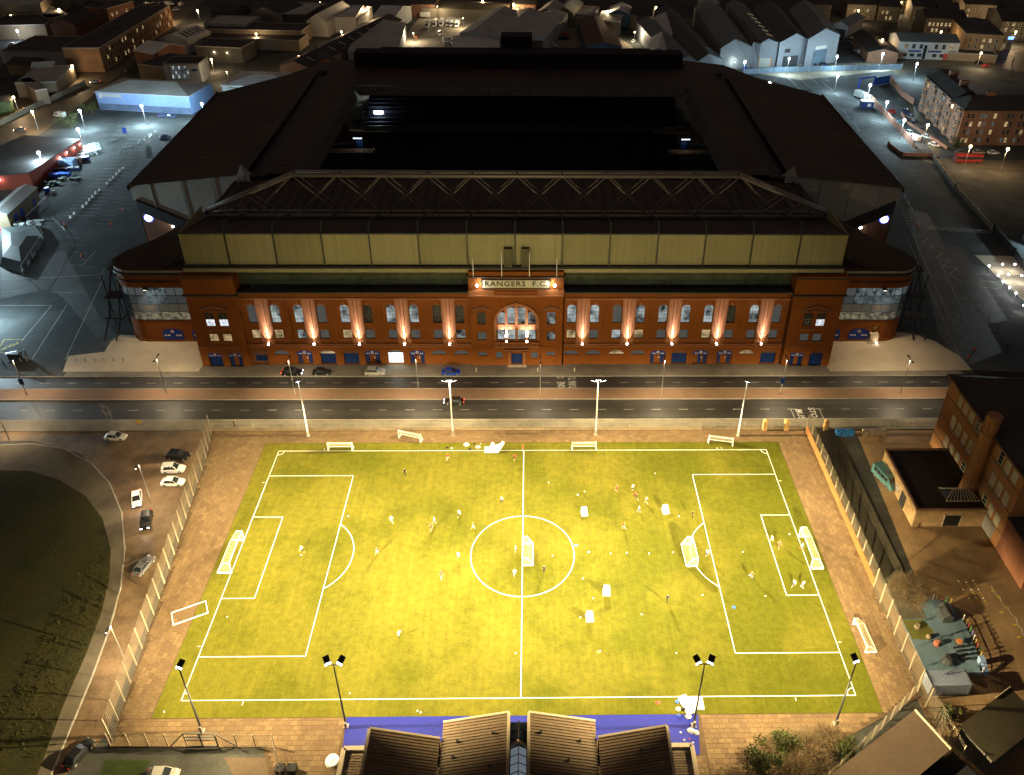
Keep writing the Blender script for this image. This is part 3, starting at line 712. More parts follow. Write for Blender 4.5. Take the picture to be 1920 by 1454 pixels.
b = MB(); b.box(-74.9, 71.2, 58.7, 60.4, 24.45, 24.6); b.box(-74.9, 71.2, 58.6, 58.72, 24.45, 25.35); sb(b, 'soffit_band', CLAD)
b = MB(); b.box(-74.9, 71.2, 58.9, 60.2, 25.36, 25.58); b.box(-74.9, 71.2, 59.6, 60.1, 33.2, 33.5); sb(b, 'gutter', DSTEEL)
for x in (-3.55, 0.25):
    b = MB(); b.box(x - .9, x + .9, 59.0, 59.95, 25.6, 30.0); sb(b, 'vent_duct', mat('olive_duct', (0.11, 0.1, 0.06), .6))
for x in fins:
    b = MB(); b.bar((x, 59.5, 25.6), (x, 59.75, 33.4), .22, .5); b.bar((x, 59.75, 33.4), (x, 61.5, 35.6), .3, .3); b.bar((x, 61.5, 35.6), (x, 74.5, 31.2), .22, .3); sb(b, 'roof_rib', DSTEEL)
# ---- main stand roof and the great girder
b = MB()
b.poly([(-74.6, 60.2, 33.3), (70.9, 60.2, 33.3), (70.9, 74, 30.3), (-74.6, 74, 30.3)])
b.poly([(-74.6, 74, 30.3), (70.9, 74, 30.3), (70.9, 98, 30.0), (-74.6, 98, 30.0)])
b.box(-74.6, 70.9, 97.7, 98.0, 28.6, 30.05)
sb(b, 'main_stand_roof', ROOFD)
b = MB()
for k in range(56):
    x = -74 + k * 2.6; b.box(x - .08, x + .08, 74, 97.7, 30.3 - .0, 30.42)
sb(b, 'roof_seam', mat('roof_seam_brown', (0.05, 0.035, 0.03), .6))
TR = mat('girder_steel', (0.26, 0.235, 0.20), .5, .12, 1, metal=0.2)
tops = [XC - 51 + 10.2 * k for k in range(11)]; bots = [tops[0] - 10.2] + tops + [tops[-1] + 10.2]
zt, zb = 40.8, 30.9
def trb(name, p, q, r): 
    b = MB(); b.tube(p, q, r, n=7); sb(b, name, TR if r > .3 and 'bottom' not in name else TRD, True)
TRD = mat('girder_steel_shaded', (0.21, 0.18, 0.15), .5, .12, 1)  # dimness of the lower girder is put into this steel colour
for y in (74.2, 76.6):
    trb('top_chord', (tops[0], y, zt), (tops[-1], y, zt), .42); trb('bottom_chord', (XC - 72.3, y, zb), (XC + 72.3, y, zb), .42)
    for s, tx in ((-1, tops[0]), (1, tops[-1])):
        ex = XC + s * 72.5
        trb('end_chord', (tx, y, zt), (ex, y, zb + .7), .42)
        m1 = (tx + (ex - tx) * .52, zt + (zb + .7 - zt) * .52); m2 = (tx + (ex - tx) * .8, zt + (zb + .7 - zt) * .8)
        for (u, v) in ((m1[0], XC + s * 56.1), (m1[0], XC + s * 66), (m2[0], XC + s * 66), (m2[0], XC + s * 69.5), (m2[0], XC + s * 62)):
            zz = m1[1] if u == m1[0] else m2[1]
            trb('brace', (u, y, zz), (v, y, zb), .2)
    for k, t in enumerate(tops):
        trb('diagonal', (t, y, zt), (bots[k], y, zb), .16); trb('diagonal', (t, y, zt), (bots[k + 2], y, zb), .16)
for t in tops: trb('cross_tie', (t, 74.2, zt), (t, 76.4, zt), .2)
for t in tops: trb('cross_tie', (t, 74.2, zb), (t, 76.4, zb), .2)
# ---- round stair towers with curved glazing
def obround(s, r, y0=73.0, n=10, back=True):
    cx_ = XC + s * 90.4; pts = []
    xi = XC + s * 73.7
    arc = [(cx_ + s * r * sin(pi * k / n) , y0 - r * cos(pi * k / n)) for k in range(n + 1)]
    p = [(xi, y0 - r)] + arc + [(xi, y0 + r)]
    return p if s > 0 else p[::-1]
for s in (-1, 1):
    b = MB(); b.prism(obround(s, 5.0), 0, 6.2); b.prism(obround(s, 5.25), 15.2, 18.6); b.prism(obround(s, 5.25), 0, .5); sb(b, 'stair_tower_base', BRICK)
    b = MB(); b.prism(obround(s, 5.55), 16.8, 17.0); b.prism(obround(s, 5.75), 18.6, 19.1, nobot=False); b.prism(obround(s, 5.1), 19.1, 19.9); sb(b, 'stair_tower_cornice', DSTEEL)
    b = MB(); b.prism(obround(s, 5.35), 19.9, 20.1); sb(b, 'stair_tower_roof', ROOFD)
    b = MB(); b.prism(obround(s, 5.38), 19.25, 19.85); sb(b, 'pale_parapet', mat('parapet_pale', (0.4, 0.37, 0.3), .7))
    # glazing: panes one by one round the front and the outer end
    cx_ = XC + s * 90.4; path = [(XC + s * 74.0 + s * k * 2.35, 68.0) for k in range(7)] + [(cx_ + s * 5 * sin(pi * k / 8), 73 - 5 * cos(pi * k / 8)) for k in range(0, 8)]
    gl_c = [W_DIM, W_DK, mat('glazing_mesh_tan', (0.14, 0.12, 0.09), .4, .3, .5, emit=((.8, .7, .5), .09)), W_DIM]
    MATS['glazing_mesh_tan'].cycles.emission_sampling = 'NONE'
    lowp = glow('glazing_low_warm', (.85, .72, .45), .30, False, 1.2, .2, 1.4); bluei = glow('glazing_cool_lit', (.6, .74, .74), .16, False, .8, .1, 1.6)
    for i, (p, q) in enumerate(zip(path[:-1], path[1:])):
        for j in range(4):
            z0 = 6.2 + j * 2.25; z1 = z0 + 2.25
            pm2 = MB(); pm2.poly([(p[0], p[1], z0), (q[0], q[1], z0), (q[0], q[1], z1), (p[0], p[1], z1)])
            g_ = lowp if (j == 0 and 0 < i < 9) else (bluei if (s > 0 and j >= 2 and 2 < i < 8) or (s < 0 and j >= 2 and i in (4, 5)) else (gl_c[2] if j == 1 else gl_c[0]))
            pn = sb(pm2, 'glass_pane', g_)
            fb = MB(); nrm = Vector((q[1] - p[1], p[0] - q[0], 0)).normalized() * .06 * (1 if s > 0 else -1)
            if (nrm.y > 0 and i < 7): nrm = -nrm
            P_, Q_ = Vector((p[0], p[1], 0)) + nrm, Vector((q[0], q[1], 0)) + nrm
            fb.bar(P_ + Vector((0, 0, z0)), Q_ + Vector((0, 0, z0)), .12); fb.bar(P_ + Vector((0, 0, z0)), P_ + Vector((0, 0, z1)), .12)
            if j < 3:
                for k in range(1, 9):
                    m_ = P_.lerp(Q_, k / 9); fb.bar(m_ + Vector((0, 0, z0)), m_ + Vector((0, 0, z1)), .07)
            o = fb.build('glazing_frame', mat('blue_grey_frame', (0.04, 0.07, 0.12), .5), ST, world=True)
            o.parent = pn; o.matrix_parent_inverse = Matrix.Identity(4); 
            o.matrix_parent_inverse = (ST.matrix_basis.inverted() @ Matrix.Identity(4)).inverted() @ ST.matrix_basis.inverted()
    # blue gates
    for gi, gx in enumerate((XC + s * 84.2, XC + s * 77.8)):
        b = MB(); w = 2.5 if gi == 0 else 1.7
        b.poly([(gx - w, 67.93, 0), (gx + w, 67.93, 0)] + [(x, 67.93, z) for x, z in arc_pts(gx - w, gx + w, 2.6, 1.0)]); b.box(gx - w, gx + w, 67.85, 67.93, 0, 2.0)
        gt = sb(b, 'blue_gate', BLUEP)
        b = MB(); b.tube((gx, 67.9, 2.85), (gx, 67.82, 2.85), .4, n=16); b.build('crest_disc', WHITE, gt, world=False)
        b = MB(); b.tube((gx, 67.81, 2.85), (gx, 67.79, 2.85), .19, n=12); b.build('crest_centre', MATS['crest_red'], gt)
        for dx in (-1.8, -1.0, 1.0, 1.8):
            if abs(dx) < w - .4: b = MB(); b.box(gx + dx - .3, gx + dx + .3, 67.8, 67.86, 1.6, 1.95); b.build('number_panel', WHITE, gt)
        for c_ in gt.children: pass
    # curved roof running up to the main stand
    b = MB(); pa = [(96.3, 72, 20.1), (94.5, 76, 20.6), (88, 79.5, 22.2), (82, 83, 24.6), (76, 86, 27.6), (72.6, 90, 30.2)]
    pb_ = [(83, 68.5, 20.1), (81.5, 70, 20.6), (79, 72, 22.5), (76, 73, 25), (73.6, 74, 28), (72.6, 74.5, 30.4)]
    P1 = [b.P((XC + s * x, y, z)) for x, y, z in pa]; P2 = [b.P((XC + s * x, y, z)) for x, y, z in pb_]
    P3 = [b.P((XC + s * x, y, z - 2.2)) for x, y, z in pb_]
    for k in range(5): b.F(P1[k], P1[k+1], P2[k+1], P2[k]); b.F(P2[k], P2[k+1], P3[k+1], P3[k])
    sb(b, 'swept_roof', ROOFD, True)
    b = MB()
    for k in range(5): b.bar((XC + s * pb_[k][0], pb_[k][1], pb_[k][2]), (XC + s * pb_[k+1][0], pb_[k+1][1], pb_[k+1][2]), .5, .35)
    sb(b, 'roof_edge', mat('edge_bronze', (0.06, 0.045, 0.03), .5))
    # end wall of the side stand: cladding with ribs, brick pier with lit disc
    b = MB(); x = lambda v: XC + s * v
    ew = [(99.5, 96.0, 29.2), (68.6, 96.4, 32.0), (68.6, 96.4, 14), (80, 96.3, 14.5), (99.5, 96.0, 25.0)]
    b.poly([(x(a), y, z) for a, y, z in ew]); sb(b, 'end_cladding', CLADG)
    for a in (94.2, 86.3, 78.4, 71.5):
        b = MB(); b.bar((x(a), 95.8, 29.6 + (94 - a) * .06), (x(a - .2), 95.8, 22.5 - (94.2 - a) * .3), .35, .3); sb(b, 'cladding_rib', CLADG)
    b = MB(); b.poly([(x(98.5), 95.2, 25.2), (x(98.5), 95.2, 22.2), (x(80), 95.4, 12.5), (x(80), 95.4, 15.6)]); b.poly([(x(98.5), 95.2, 25.2), (x(80), 95.4, 15.6), (x(80), 96.2, 16), (x(98.5), 96, 25.4)]); sb(b, 'raking_beam', DSTEEL)
    b = MB(); b.box(min(x(99), x(91.5)), max(x(99), x(91.5)), 97.0, 104, 0, 24.5); sb(b, 'gable_pier', BRICKD)
    b = MB(); b.box(min(x(91.4), x(79)), max(x(91.4), x(79)), 98.4, 104, 0, 18); sb(b, 'gable_wall', BRICKT)
    b = MB(); b.box(min(x(98), x(90)), max(x(98), x(90)), 94, 97, 9.0, 9.6); sb(b, 'pale_canopy', PAVEL)
    b = MB(); b.tube((x(97.2), 96.97, 19.6), (x(97.2), 96.75, 19.6), 1.25, n=20); dk = sb(b, 'lit_disc', glow('disc_blue_rim', (.12, .18, 1.0), 2.0))
    b = MB(); b.tube((x(97.2), 96.7, 19.6), (x(97.2), 96.6, 19.6), .95, n=20); b.build('disc_face', glow('disc_white', (.9, .93, 1.0), 6), dk)
    b = MB(); b.ball((x(91), 96.0, 17.6), .4); sb(b, 'bulkhead_lamp', LAMPW)
    spot('pier_light', (x(90.9), 95.6, 17.8), (x(88.3), 98.4, 11), 1500 if s > 0 else 1100, (1, .72, .42) if s > 0 else (1, .88, .68), 110, .8, .2, ST)
    # side stand roof
    o_ = [(99.6, 94.8, 29.3), (102.6, 174, 29.3), (84, 192, 30.5), (74.5, 206, 31), (60.5, 211, 31.4), (58, 176, 31.6), (55.8, 168, 31.4), (55.8, 98, 31.4), (68.4, 95.8, 32.2)]
    b = MB()
    out = [(99.6, 94.8, 29.3), (102.6, 174, 29.3), (84, 192, 30.3), (72, 192, 32), (69.5, 95.8, 32.2)]
    inn = [(65.5, 98, 31.6), (68.5, 192, 31.8), (58, 178, 31.6), (56, 172, 31.5), (55.4, 98, 31.4)]
    bk = [(84, 192, 30.3), (74.5, 206, 31), (60.5, 211, 31.4), (58, 196, 31.6), (58, 178, 31.6), (68.5, 192, 31.8), (72, 192, 32)]
    for pl in (out, inn, bk): b.poly([(x(a), y, z) for a, y, z in (pl if s > 0 else pl[::-1])])
    b.poly([(x(99.6), 94.8, 29.3), (x(102.6), 174, 29.3), (x(102.6), 174, 27.9), (x(99.6), 94.8, 27.9)])
    sb(b, 'side_stand_roof', ROOFD)
    b = MB(); b.prism([(x(65.0), 98, 30), (x(69.6), 97, 30), (x(72.6), 189, 30), (x(68.0), 189, 30)][:: (1 if s > 0 else -1)], 30, 31.0); sb(b, 'roof_gutter_channel', BLACK)
    b = MB(); b.poly([(x(69.4), 95.6, 32.2), (x(71.6), 95.6, 31.9), (x(70), 95.6, 35.0)]); b.poly([(x(69.4), 95.6, 32.2), (x(70), 95.6, 35), (x(68.2), 98.5, 31)]); sb(b, 'roof_finial_plate', CLADG)
    b = MB()
    for k in range(7):
        y = 106 + k * 12.5; b.box(min(x(100.5), x(72.5)), max(x(100.5), x(72.5)), y - .1, y + .1, 29, 29.2)
    b.box(min(x(57.6), x(57.2)), max(x(57.6), x(57.2)), 98, 172, 31.45, 31.6)
    b.poly([(x(55.4), 98, 31.4), (x(56), 172, 31.5), (x(54.6), 170, 28.6), (x(53.9), 98, 28.6)])
    sb(b, 'inner_fascia', mat('fascia_grey', (0.07, 0.07, 0.062), .6))
    # gable end behind, outer wall
    b = MB(); wl2 = [(99.2, 97), (102, 174), (83.6, 191.5), (74.2, 205.6), (60, 210.6)]
    for (a0, y0), (a1, y1) in zip(wl2[:-1], wl2[1:]): b.poly([(x(a0), y0, 0), (x(a1), y1, 0), (x(a1), y1, 30.2), (x(a0), y0, 29)])
    sb(b, 'outer_wall', BRICKD)
    b = MB()
    for k in range(26):
        y = 99 + k * 3.6; f_ = (y - 95.8) / 96.2; b.bar((x(99.7 + (y - 95) * .037), y, 29.36), (x(69.6 + 2.5 * f_), y, 32.12 - .15 * f_), .06, .04)
    for k in range(20):
        y = 100 + k * 3.6; b.bar((x(55.9), y, 31.45), (x(64.9), y, 31.66), .06, .04)
    o = sb(b, 'roof_seams', MATS['roof_seam_brown']); o['kind'] = 'stuff'
    b = MB(); b.box(min(x(88), x(87)), max(x(88), x(87)), 66.9, 67.6, 15.0, 15.4); lp_ = sb(b, 'assumed_wall_floodlight', DSTEEL)  # wall floodlight is assumed, added to light the apron and tower foot
    b = MB(); b.box(min(x(87.9), x(87.1)), max(x(87.9), x(87.1)), 66.95, 67.5, 14.93, 14.98); b.build('lamp_lens', glow('assumed_tower_lamp_lens', (1, .85, .6), 8), lp_)
    spot('assumed_tower_floodlight', (x(87.5), 66.6, 14.8), (x(88), 61, 0), 5200, (1, .74, .46), 130, .9, .25, ST)
    # seating rake in the side stand
    b = MB()
    n = 24
    for k in range(n):
        a0 = 57 + k * 1.5; z0 = 1.2 + k * 1.05
        b.poly([(x(a0), 100, z0), (x(a0 + 1.5), 100, z0), (x(a0 + 1.5), 168, z0), (x(a0), 168, z0)]); b.poly([(x(a0 + 1.5), 100, z0), (x(a0 + 1.5), 168, z0), (x(a0 + 1.5), 168, z0 + 1.05), (x(a0 + 1.5), 100, z0 + 1.05)])
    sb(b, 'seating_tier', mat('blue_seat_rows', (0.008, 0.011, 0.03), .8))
# drum gate children were given in world coordinates: bring them under ST offset
# ---- exit stairs beside the round towers
for s in (-1, 1):
    b = MB(); x = lambda v: XC + s * v
    for a, y, z in ((97.2, 79, 13.5), (97.2, 74.5, 8.2), (97.6, 72.5, 3.5)): b.box(min(x(a), x(a + 4.8)), max(x(a), x(a + 4.8)), y, y + 3.4, z, z + .35)
    for p, q in (((98.5, 79, 13.5), (98.5, 75, 8.3)), ((101, 79, 13.5), (101, 75, 8.3)), ((98.5, 74.5, 8.2), (98.5, 72.5, 3.6)), ((101, 74.5, 8.2), (101, 72.5, 3.6)), ((98.5, 72.5, 3.5), (98.5, 68, 0)), ((101.4, 72.5, 3.5), (101.4, 68, 0))): b.bar((x(p[0]), p[1], p[2]), (x(q[0]), q[1], q[2]), .3)
    for a, y in ((98, 80), (101.6, 80), (98, 75.5), (101.6, 75.5)): b.bar((x(a), y, 0), (x(a), y, 14.4), .22)
    sb(b, 'escape_stair', DSTEEL)
    b = MB()
    for z in (14.4, 14.9): b.bar((x(97.2), 79, z), (x(102), 79, z), .06); b.bar((x(102), 79, z), (x(102), 82.4, z), .06)
    sb(b, 'stair_railing', DSTEEL)
# ---- far stand
b = MB(); b.poly([(XC - 58, 176, 31.6), (XC + 58, 176, 31.6), (XC + 58, 197, 31.8), (XC - 58, 197, 31.8)]); b.poly([(XC - 60.5, 203, 32), (XC + 60.5, 203, 32), (XC + 60.5, 211, 31.4), (XC - 60.5, 211, 31.4)]); sb(b, 'far_stand_roof', ROOFD)
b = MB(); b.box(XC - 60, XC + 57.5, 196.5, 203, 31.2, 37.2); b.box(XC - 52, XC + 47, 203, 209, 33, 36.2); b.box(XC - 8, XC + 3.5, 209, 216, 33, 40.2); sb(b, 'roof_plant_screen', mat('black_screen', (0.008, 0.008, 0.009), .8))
b = MB(); b.poly([(XC - 57.8, 175.9, 31.55), (XC + 57.8, 175.9, 31.55), (XC + 54.8, 174.5, 28.6), (XC - 54.8, 174.5, 28.6)]); sb(b, 'far_fascia', MATS['fascia_grey'])
text_mesh('RANGERS F C', 3.0, mat('fascia_letter', (0.16, 0.15, 0.12), .6), ST, (-1.5, 174.9 - 58.3, 30.1), (radians(64), 0, 0), 'fascia_lettering', .03)
b = MB()
for k in range(13):
    y0 = 168 + k * 1.5; z0 = 1.5 + k * .75
    b.poly([(XC - 56, y0, z0), (XC + 56, y0, z0), (XC + 56, y0 + 1.5, z0), (XC - 56, y0 + 1.5, z0)]); b.poly([(XC - 56, y0 + 1.5, z0), (XC + 56, y0 + 1.5, z0), (XC + 56, y0 + 1.5, z0 + .75), (XC - 56, y0 + 1.5, z0 + .75)])
for k in range(14):
    y0 = 186 + k * 1.4; z0 = 14.0 + k * 1.0
    b.poly([(XC - 56, y0, z0), (XC + 56, y0, z0), (XC + 56, y0 + 1.4, z0), (XC - 56, y0 + 1.4, z0)]); b.poly([(XC - 56, y0 + 1.4, z0), (XC + 56, y0 + 1.4, z0), (XC + 56, y0 + 1.4, z0 + 1), (XC - 56, y0 + 1.4, z0 + 1)])
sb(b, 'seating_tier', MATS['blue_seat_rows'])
b = MB(); b.box(XC - 56, XC + 56, 185.6, 186, 12.6, 14.2); sb(b, 'balcony_front', mat('balcony_grey', (0.05, 0.05, 0.06), .5))
b = MB(); b.box(XC - 56, XC + 56, 190, 190.4, 0, 13); sb(b, 'concourse_wall', BRICKD)
b = MB(); b.bar((XC - 50, 167.5, 1.6), (XC + 50, 167.5, 1.6), .14); b.bar((XC - 50, 167.5, 1.1), (XC - 54.5, 162, 1.1), .14); sb(b, 'pitch_rail', WHITE)
# corner towers seen through the opening
for s in (-1, 1):
    x = lambda v: XC + s * v
    b = MB(); b.box(min(x(56.2), x(66)), max(x(56.2), x(66)), 196, 197, 8, 28); b.box(min(x(47), x(56.2)), max(x(47), x(56.2)), 197.5, 198.5, 13, 29); sb(b, 'corner_wall', mat('corner_wall_pale', (0.36, 0.36, 0.33), .7))
    b = MB(); b.box(min(x(47), x(62)), max(x(47), x(62)), 184, 196, 12.4, 12.8); b.box(min(x(52), x(67)), max(x(52), x(67)), 172, 176, 8.9, 9.3); sb(b, 'corner_deck', mat('deck_tan', (0.14, 0.10, 0.06), .8))
    b = MB()
    for k in range(9): b.box(min(x(54.5), x(58.5)), max(x(54.5), x(58.5)), 186 + k * .9, 186.9 + k * .9, 12.8 + k * .55, 13.35 + k * .55)
    sb(b, 'corner_stair', DSTEEL)
    b = MB(); b.box(min(x(56), x(58.2)), max(x(56), x(58.2)), 176.3, 176.5, 9.3, 12); sb(b, 'corner_gate', BLUED)
    b = MB(); b.bar((x(51), 171.8, 10.4), (x(67), 171.8, 10.4), .15)
    for k in range(12): b.bar((x(51 + k * 1.45), 171.8, 9.3), (x(51 + k * 1.45), 171.8, 10.4), .1)
    sb(b, 'deck_railing', WHITE)
    if s < 0:
        b = MB(); b.box(x(53.6), x(50.4), 190.0, 190.2, 17.2, 18.2); sb(b, 'corner_lamp', glow('corner_lamp_white', (.9, 1, .92), 25))
        point('corner_light', (x(52), 189, 17.8), 420, (.85, 1, .9), .3, ST)
    b = MB(); b.box(min(x(56), x(59)), max(x(56), x(59)), 175.6, 175.8, 12.9, 13.3); sb(b, 'gate_lamp', glow('gate_lamp', (.7, .85, 1), 2))
    point('corner_light', (x(57), 174.3, 12.4), 80 if s < 0 else 60, (1, .85, .65), .3, ST)
# statue on plinth in front of the right hand round tower
pl = at(1634, 640); pt = thing('statue_on_plinth', 'small bronze statue on a lit pale plinth by the right round tower', 'statue', (pl.x, pl.y, 0))
b = MB(); b.box(-1.35, 1.35, -1.35, 1.35, 0, .3); b.prism([(-1.1, -1.1), (1.1, -1.1), (1.1, 1.1), (-1.1, 1.1)], .3, 2.6, [(-1.0, -1.0), (1.0, -1.0), (1.0, 1.0), (-1.0, 1.0)]); b.build('plinth', PAVEL, pt)
b = MB(); br = mat('bronze', (0.30, 0.20, 0.08), .4, .2, 3, metal=.6)
b.tube((-.15, 0, 2.6), (-.12, 0, 3.5), .13, .16); b.tube((.18, .1, 2.6), (.12, 0, 3.5), .13, .16); b.tube((0, 0, 3.45), (0, 0, 4.2), .27, .32); b.ball((0, -.02, 4.5), .2); b.tube((.3, 0, 4.1), (.55, -.35, 4.4), .1, .07); b.tube((-.3, 0, 4.1), (-.5, -.1, 3.5), .1, .07)
b.build('figure', br, pt, True)
b = MB(); b.ball((.6, -1.6, .5), .14); b.build('spot_lamp', LAMPW, pt)
spot('plinth_light', (pl.x + .5, pl.y - 2.2, .6), (pl.x, pl.y, 2.8), 120, (1, .75, .45), 90, .8, .1, pt)
# ------------------------------------------------------------------ paths, verges, yards
GRASS = mat('dark_grass', (0.036, 0.029, 0.004), 0.95, 0.5, 0.5, col2=(0.018, 0.02, 0.003), fine=0.5, bump=0.5)
def S(name, px, z, m): return sheet(name, pts_at(px), z, m)
vg = [(0, 882), (60, 884), (110, 900), (160, 930), (192, 972), (208, 1030), (205, 1085), (190, 1150), (160, 1230), (120, 1320), (70, 1454), (-60, 1454), (-60, 882)]
slab('grass_verge', pts_at(vg)[::-1], -0.145, 0.03, GRASS)
ft = [(0, 835), (60, 832), (120, 842), (170, 868), (205, 905), (228, 960), (234, 1030), (226, 1100), (205, 1180), (172, 1270), (130, 1370), (95, 1454), (68, 1454), (118, 1320), (158, 1230), (188, 1150), (203, 1085), (206, 1030), (190, 972), (158, 932), (108, 902), (58, 886), (0, 884)]
slab('footpath', pts_at(ft)[::-1], -0.146, 0.0, mat('worn_footpath', (0.105, 0.088, 0.062), .85, .3, .8))
kb = MB()
kp = [at(x, y, 0) for x, y in ft[:12]]
for p, q in zip(kp[:-1], kp[1:]): kb.bar((p.x, p.y, -.05), (q.x, q.y, -.05), .22, .16)
struct(kb, 'kerb', KERB)
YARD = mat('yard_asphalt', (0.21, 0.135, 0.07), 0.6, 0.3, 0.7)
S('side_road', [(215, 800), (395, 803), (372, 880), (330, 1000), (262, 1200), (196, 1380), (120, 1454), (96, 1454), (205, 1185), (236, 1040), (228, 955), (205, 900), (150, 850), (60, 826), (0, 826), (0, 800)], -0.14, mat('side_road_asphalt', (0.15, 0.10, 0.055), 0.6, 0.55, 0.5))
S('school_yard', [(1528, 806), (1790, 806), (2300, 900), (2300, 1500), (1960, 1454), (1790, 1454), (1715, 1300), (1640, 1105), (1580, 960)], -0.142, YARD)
slab('path', [(61.6, 33.5), (66.5, 33.5), (66.2, -14), (61.8, -14)], -0.15, 0.02, mat('dark_path', (0.09, 0.08, 0.055), .9, .3, .8))  # path in one darker tone than the yard
S('service_lane', [(1578, 815), (1608, 815), (1720, 1090), (1690, 1095)], -0.138, ASPH2)
# roads away from the ground
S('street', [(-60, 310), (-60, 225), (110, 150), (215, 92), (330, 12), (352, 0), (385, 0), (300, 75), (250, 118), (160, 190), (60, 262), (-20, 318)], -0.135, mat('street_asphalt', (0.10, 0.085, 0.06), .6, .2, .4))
S('street', [(1700, 285), (1800, 300), (2000, 300), (2000, 325), (1750, 308)], -0.135, MATS['street_asphalt'])
S('street', [(1660, 118), (1720, 112), (1960, 88), (1960, 140), (1800, 118), (1680, 140)], -0.135, MATS['street_asphalt'])
S('street', [(1690, 205), (1712, 196), (1765, 270), (1760, 300)], -0.135, MATS['street_asphalt'])
S('concrete_yard', [(735, 100), (790, 28), (1110, 28), (1200, 100)], -0.136, mat('yard_concrete', (0.22, 0.19, 0.14), .8, .2, .4))
S('concrete_yard', [(1400, 135), (1420, 122), (1680, 116), (1690, 130), (1500, 150)], -0.134, MATS['yard_concrete'])
S('grass_strip', [(1790, 295 + 20), (2000, 320), (2000, 455), (1880, 420), (1760, 312)], -0.12, mat('dull_waste_ground', (0.05, 0.045, 0.035), .95, .4, .8))
S('forecourt', [(1828, 478), (1905, 480), (2000, 530), (2000, 640)], -0.13, PAVEL)
# worn patches and tyre paths in the car parks
PATCH = mat('asphalt_patch', (0.060, 0.064, 0.062), .6, .35, .8)
S('asphalt_patch', [(40, 500), (120, 470), (190, 600), (232, 640), (205, 660), (120, 560)], -0.142, PATCH)
S('asphalt_patch', [(0, 470), (70, 450), (95, 540), (0, 560)], -0.141, mat('asphalt_patch_dark', (0.045, 0.048, 0.048), .6, .35, .8))
S('asphalt_patch', [(1700, 390), (1740, 400), (1880, 660), (1800, 690), (1760, 620)], -0.142, PATCH)
S('asphalt_patch', [(1750, 470), (1800, 460), (1890, 600), (1840, 610)], -0.141, MATS['asphalt_patch_dark'])
# ---- road paint
rp = MB(); Zr = -0.130
def dash(y, x0, x1, l=2.0, gap=4.0, w=.11):
    x = x0
    while x < x1: rp.poly([(x, y - w/2, Zr), (x + l, y - w/2, Zr), (x + l, y + w/2, Zr), (x, y + w/2, Zr)]); x += l + gap
dash(50.9, -140, 140); dash(41.0, -140, 140)
def pxline(mb, a, b, w=.11, z=Zr): strip_line(mb, at(*a, z)[:2], at(*b, z)[:2], w, None, z)
struct(rp, 'lane_markings', LINEM)
cp = MB(); Zc = -0.132
def bays_px(p0, p1, n, v, w=.12):
    """n lines, their feet spaced from p0 to p1, each running by the pixel vector v"""
    for k in range(n):
        t = k / (n - 1); a = (p0[0] + (p1[0] - p0[0]) * t, p0[1] + (p1[1] - p0[1]) * t)
        s = 0.85 + t * .3
        pxline(cp, a, (a[0] + v[0] * s, a[1] + v[1] * s), w, Zc)
bays_px((240, 262), (118, 405), 22, (52, 0)); bays_px((300, 268), (180, 420), 20, (22, 0), .1)
bays_px((250, 330), (212, 400), 10, (30, -2), .1); bays_px((120, 432), (150, 500), 6, (26, 2), .08)
bays_px((205, 262), (222, 236), 4, (28, 1), .1); bays_px((72, 520), (95, 548), 2, (40, 1), .1)
for a, b in (((195, 520), (122, 675)), ((125, 572), (60, 674)), ((0, 573), (95, 573)), ((97, 573), (40, 640)), ((186, 522), (196, 505)), ((182, 468), (155, 497)), ((155, 497), (124, 498)), ((0, 525), (200, 515)), ((118, 497), (105, 520)), ((0, 548), (40, 545))): pxline(cp, a, b, .12, Zc)
bays_px((1615, 212), (1665, 262), 9, (38, 8), .09); bays_px((1470, 141), (1540, 152), 2, (30, 26), .12)
for k in range(4): pxline(cp, (1477 + k * 19, 144 - k * .5), (1500 + k * 17, 168 - k * 5), .14, Zc)
for k in range(3): pxline(cp, (1543 + k * 19, 143 - k * 1), (1555 + k * 18, 152 - k * 3), .14, Zc)
bays_px((1700, 318), (1735, 365), 10, (38, 4), .1); bays_px((1690, 395), (1700, 425), 6, (26, 3), .12)
zz = [(1715, 440), (1740, 447), (1728, 455), (1752, 460), (1742, 470), (1768, 474), (1755, 484), (1780, 488), (1768, 500), (1795, 503), (1780, 515), (1806, 530)]
for a, b in zip(zz[:-1], zz[1:]): pxline(cp, a, b, .14, Zc)
for a, b in (((1694, 400), (1782, 600)), ((1700, 445), (1800, 670)), ((1806, 552), (1835, 590)), ((1800, 560), (1845, 566)), ((1835, 590), (1852, 575)), ((1820, 610), (1880, 622)), ((1758, 480), (1830, 640)), ((1680, 330), (1720, 425)), ((1700, 210), (1690, 215))): pxline(cp, a, b, .11, Zc)
zz = [(1778, 585), (1800, 592), (1786, 604), (1808, 612), (1795, 622), (1815, 634), (1800, 645), (1820, 655)]
for a, b in zip(zz[:-1], zz[1:]): pxline(cp, a, b, .12, Zc)
bays_px((1825, 500), (1870, 590), 8, (28, 4), .1)
for a, b in (((1580, 205), (1592, 222)), ((1600, 230), (1612, 246)), ((1592, 222), (1582, 218))): pxline(cp, a, b, .12, Zc)
struct(cp, 'bay_markings', LINEM)
yp = MB()
for a, b in (((8, 637), (46, 637)), ((0, 662), (25, 661)), ((8, 637), (0, 650))): pxline(yp, a, b, .14, Zc)
ym = struct(yp, 'yellow_box_marking', YELM)
pl = at(14, 650)
t = text_mesh('POLICE', 1.5, YELM, ym, (pl.x, pl.y, -0.128), (0, 0, radians(-128)), 'road_lettering', 0.0, .02)
mk = MB()
q0 = at(1483, 768, 0); 
for a, b in (((1483, 768), (1490, 784)), ((1528, 767), (1536, 767)), ((1536, 767), (1545, 787))): pxline(mk, a, b, .14, Zr)
mk = struct(mk, 'bus_box_marking', LINEM)
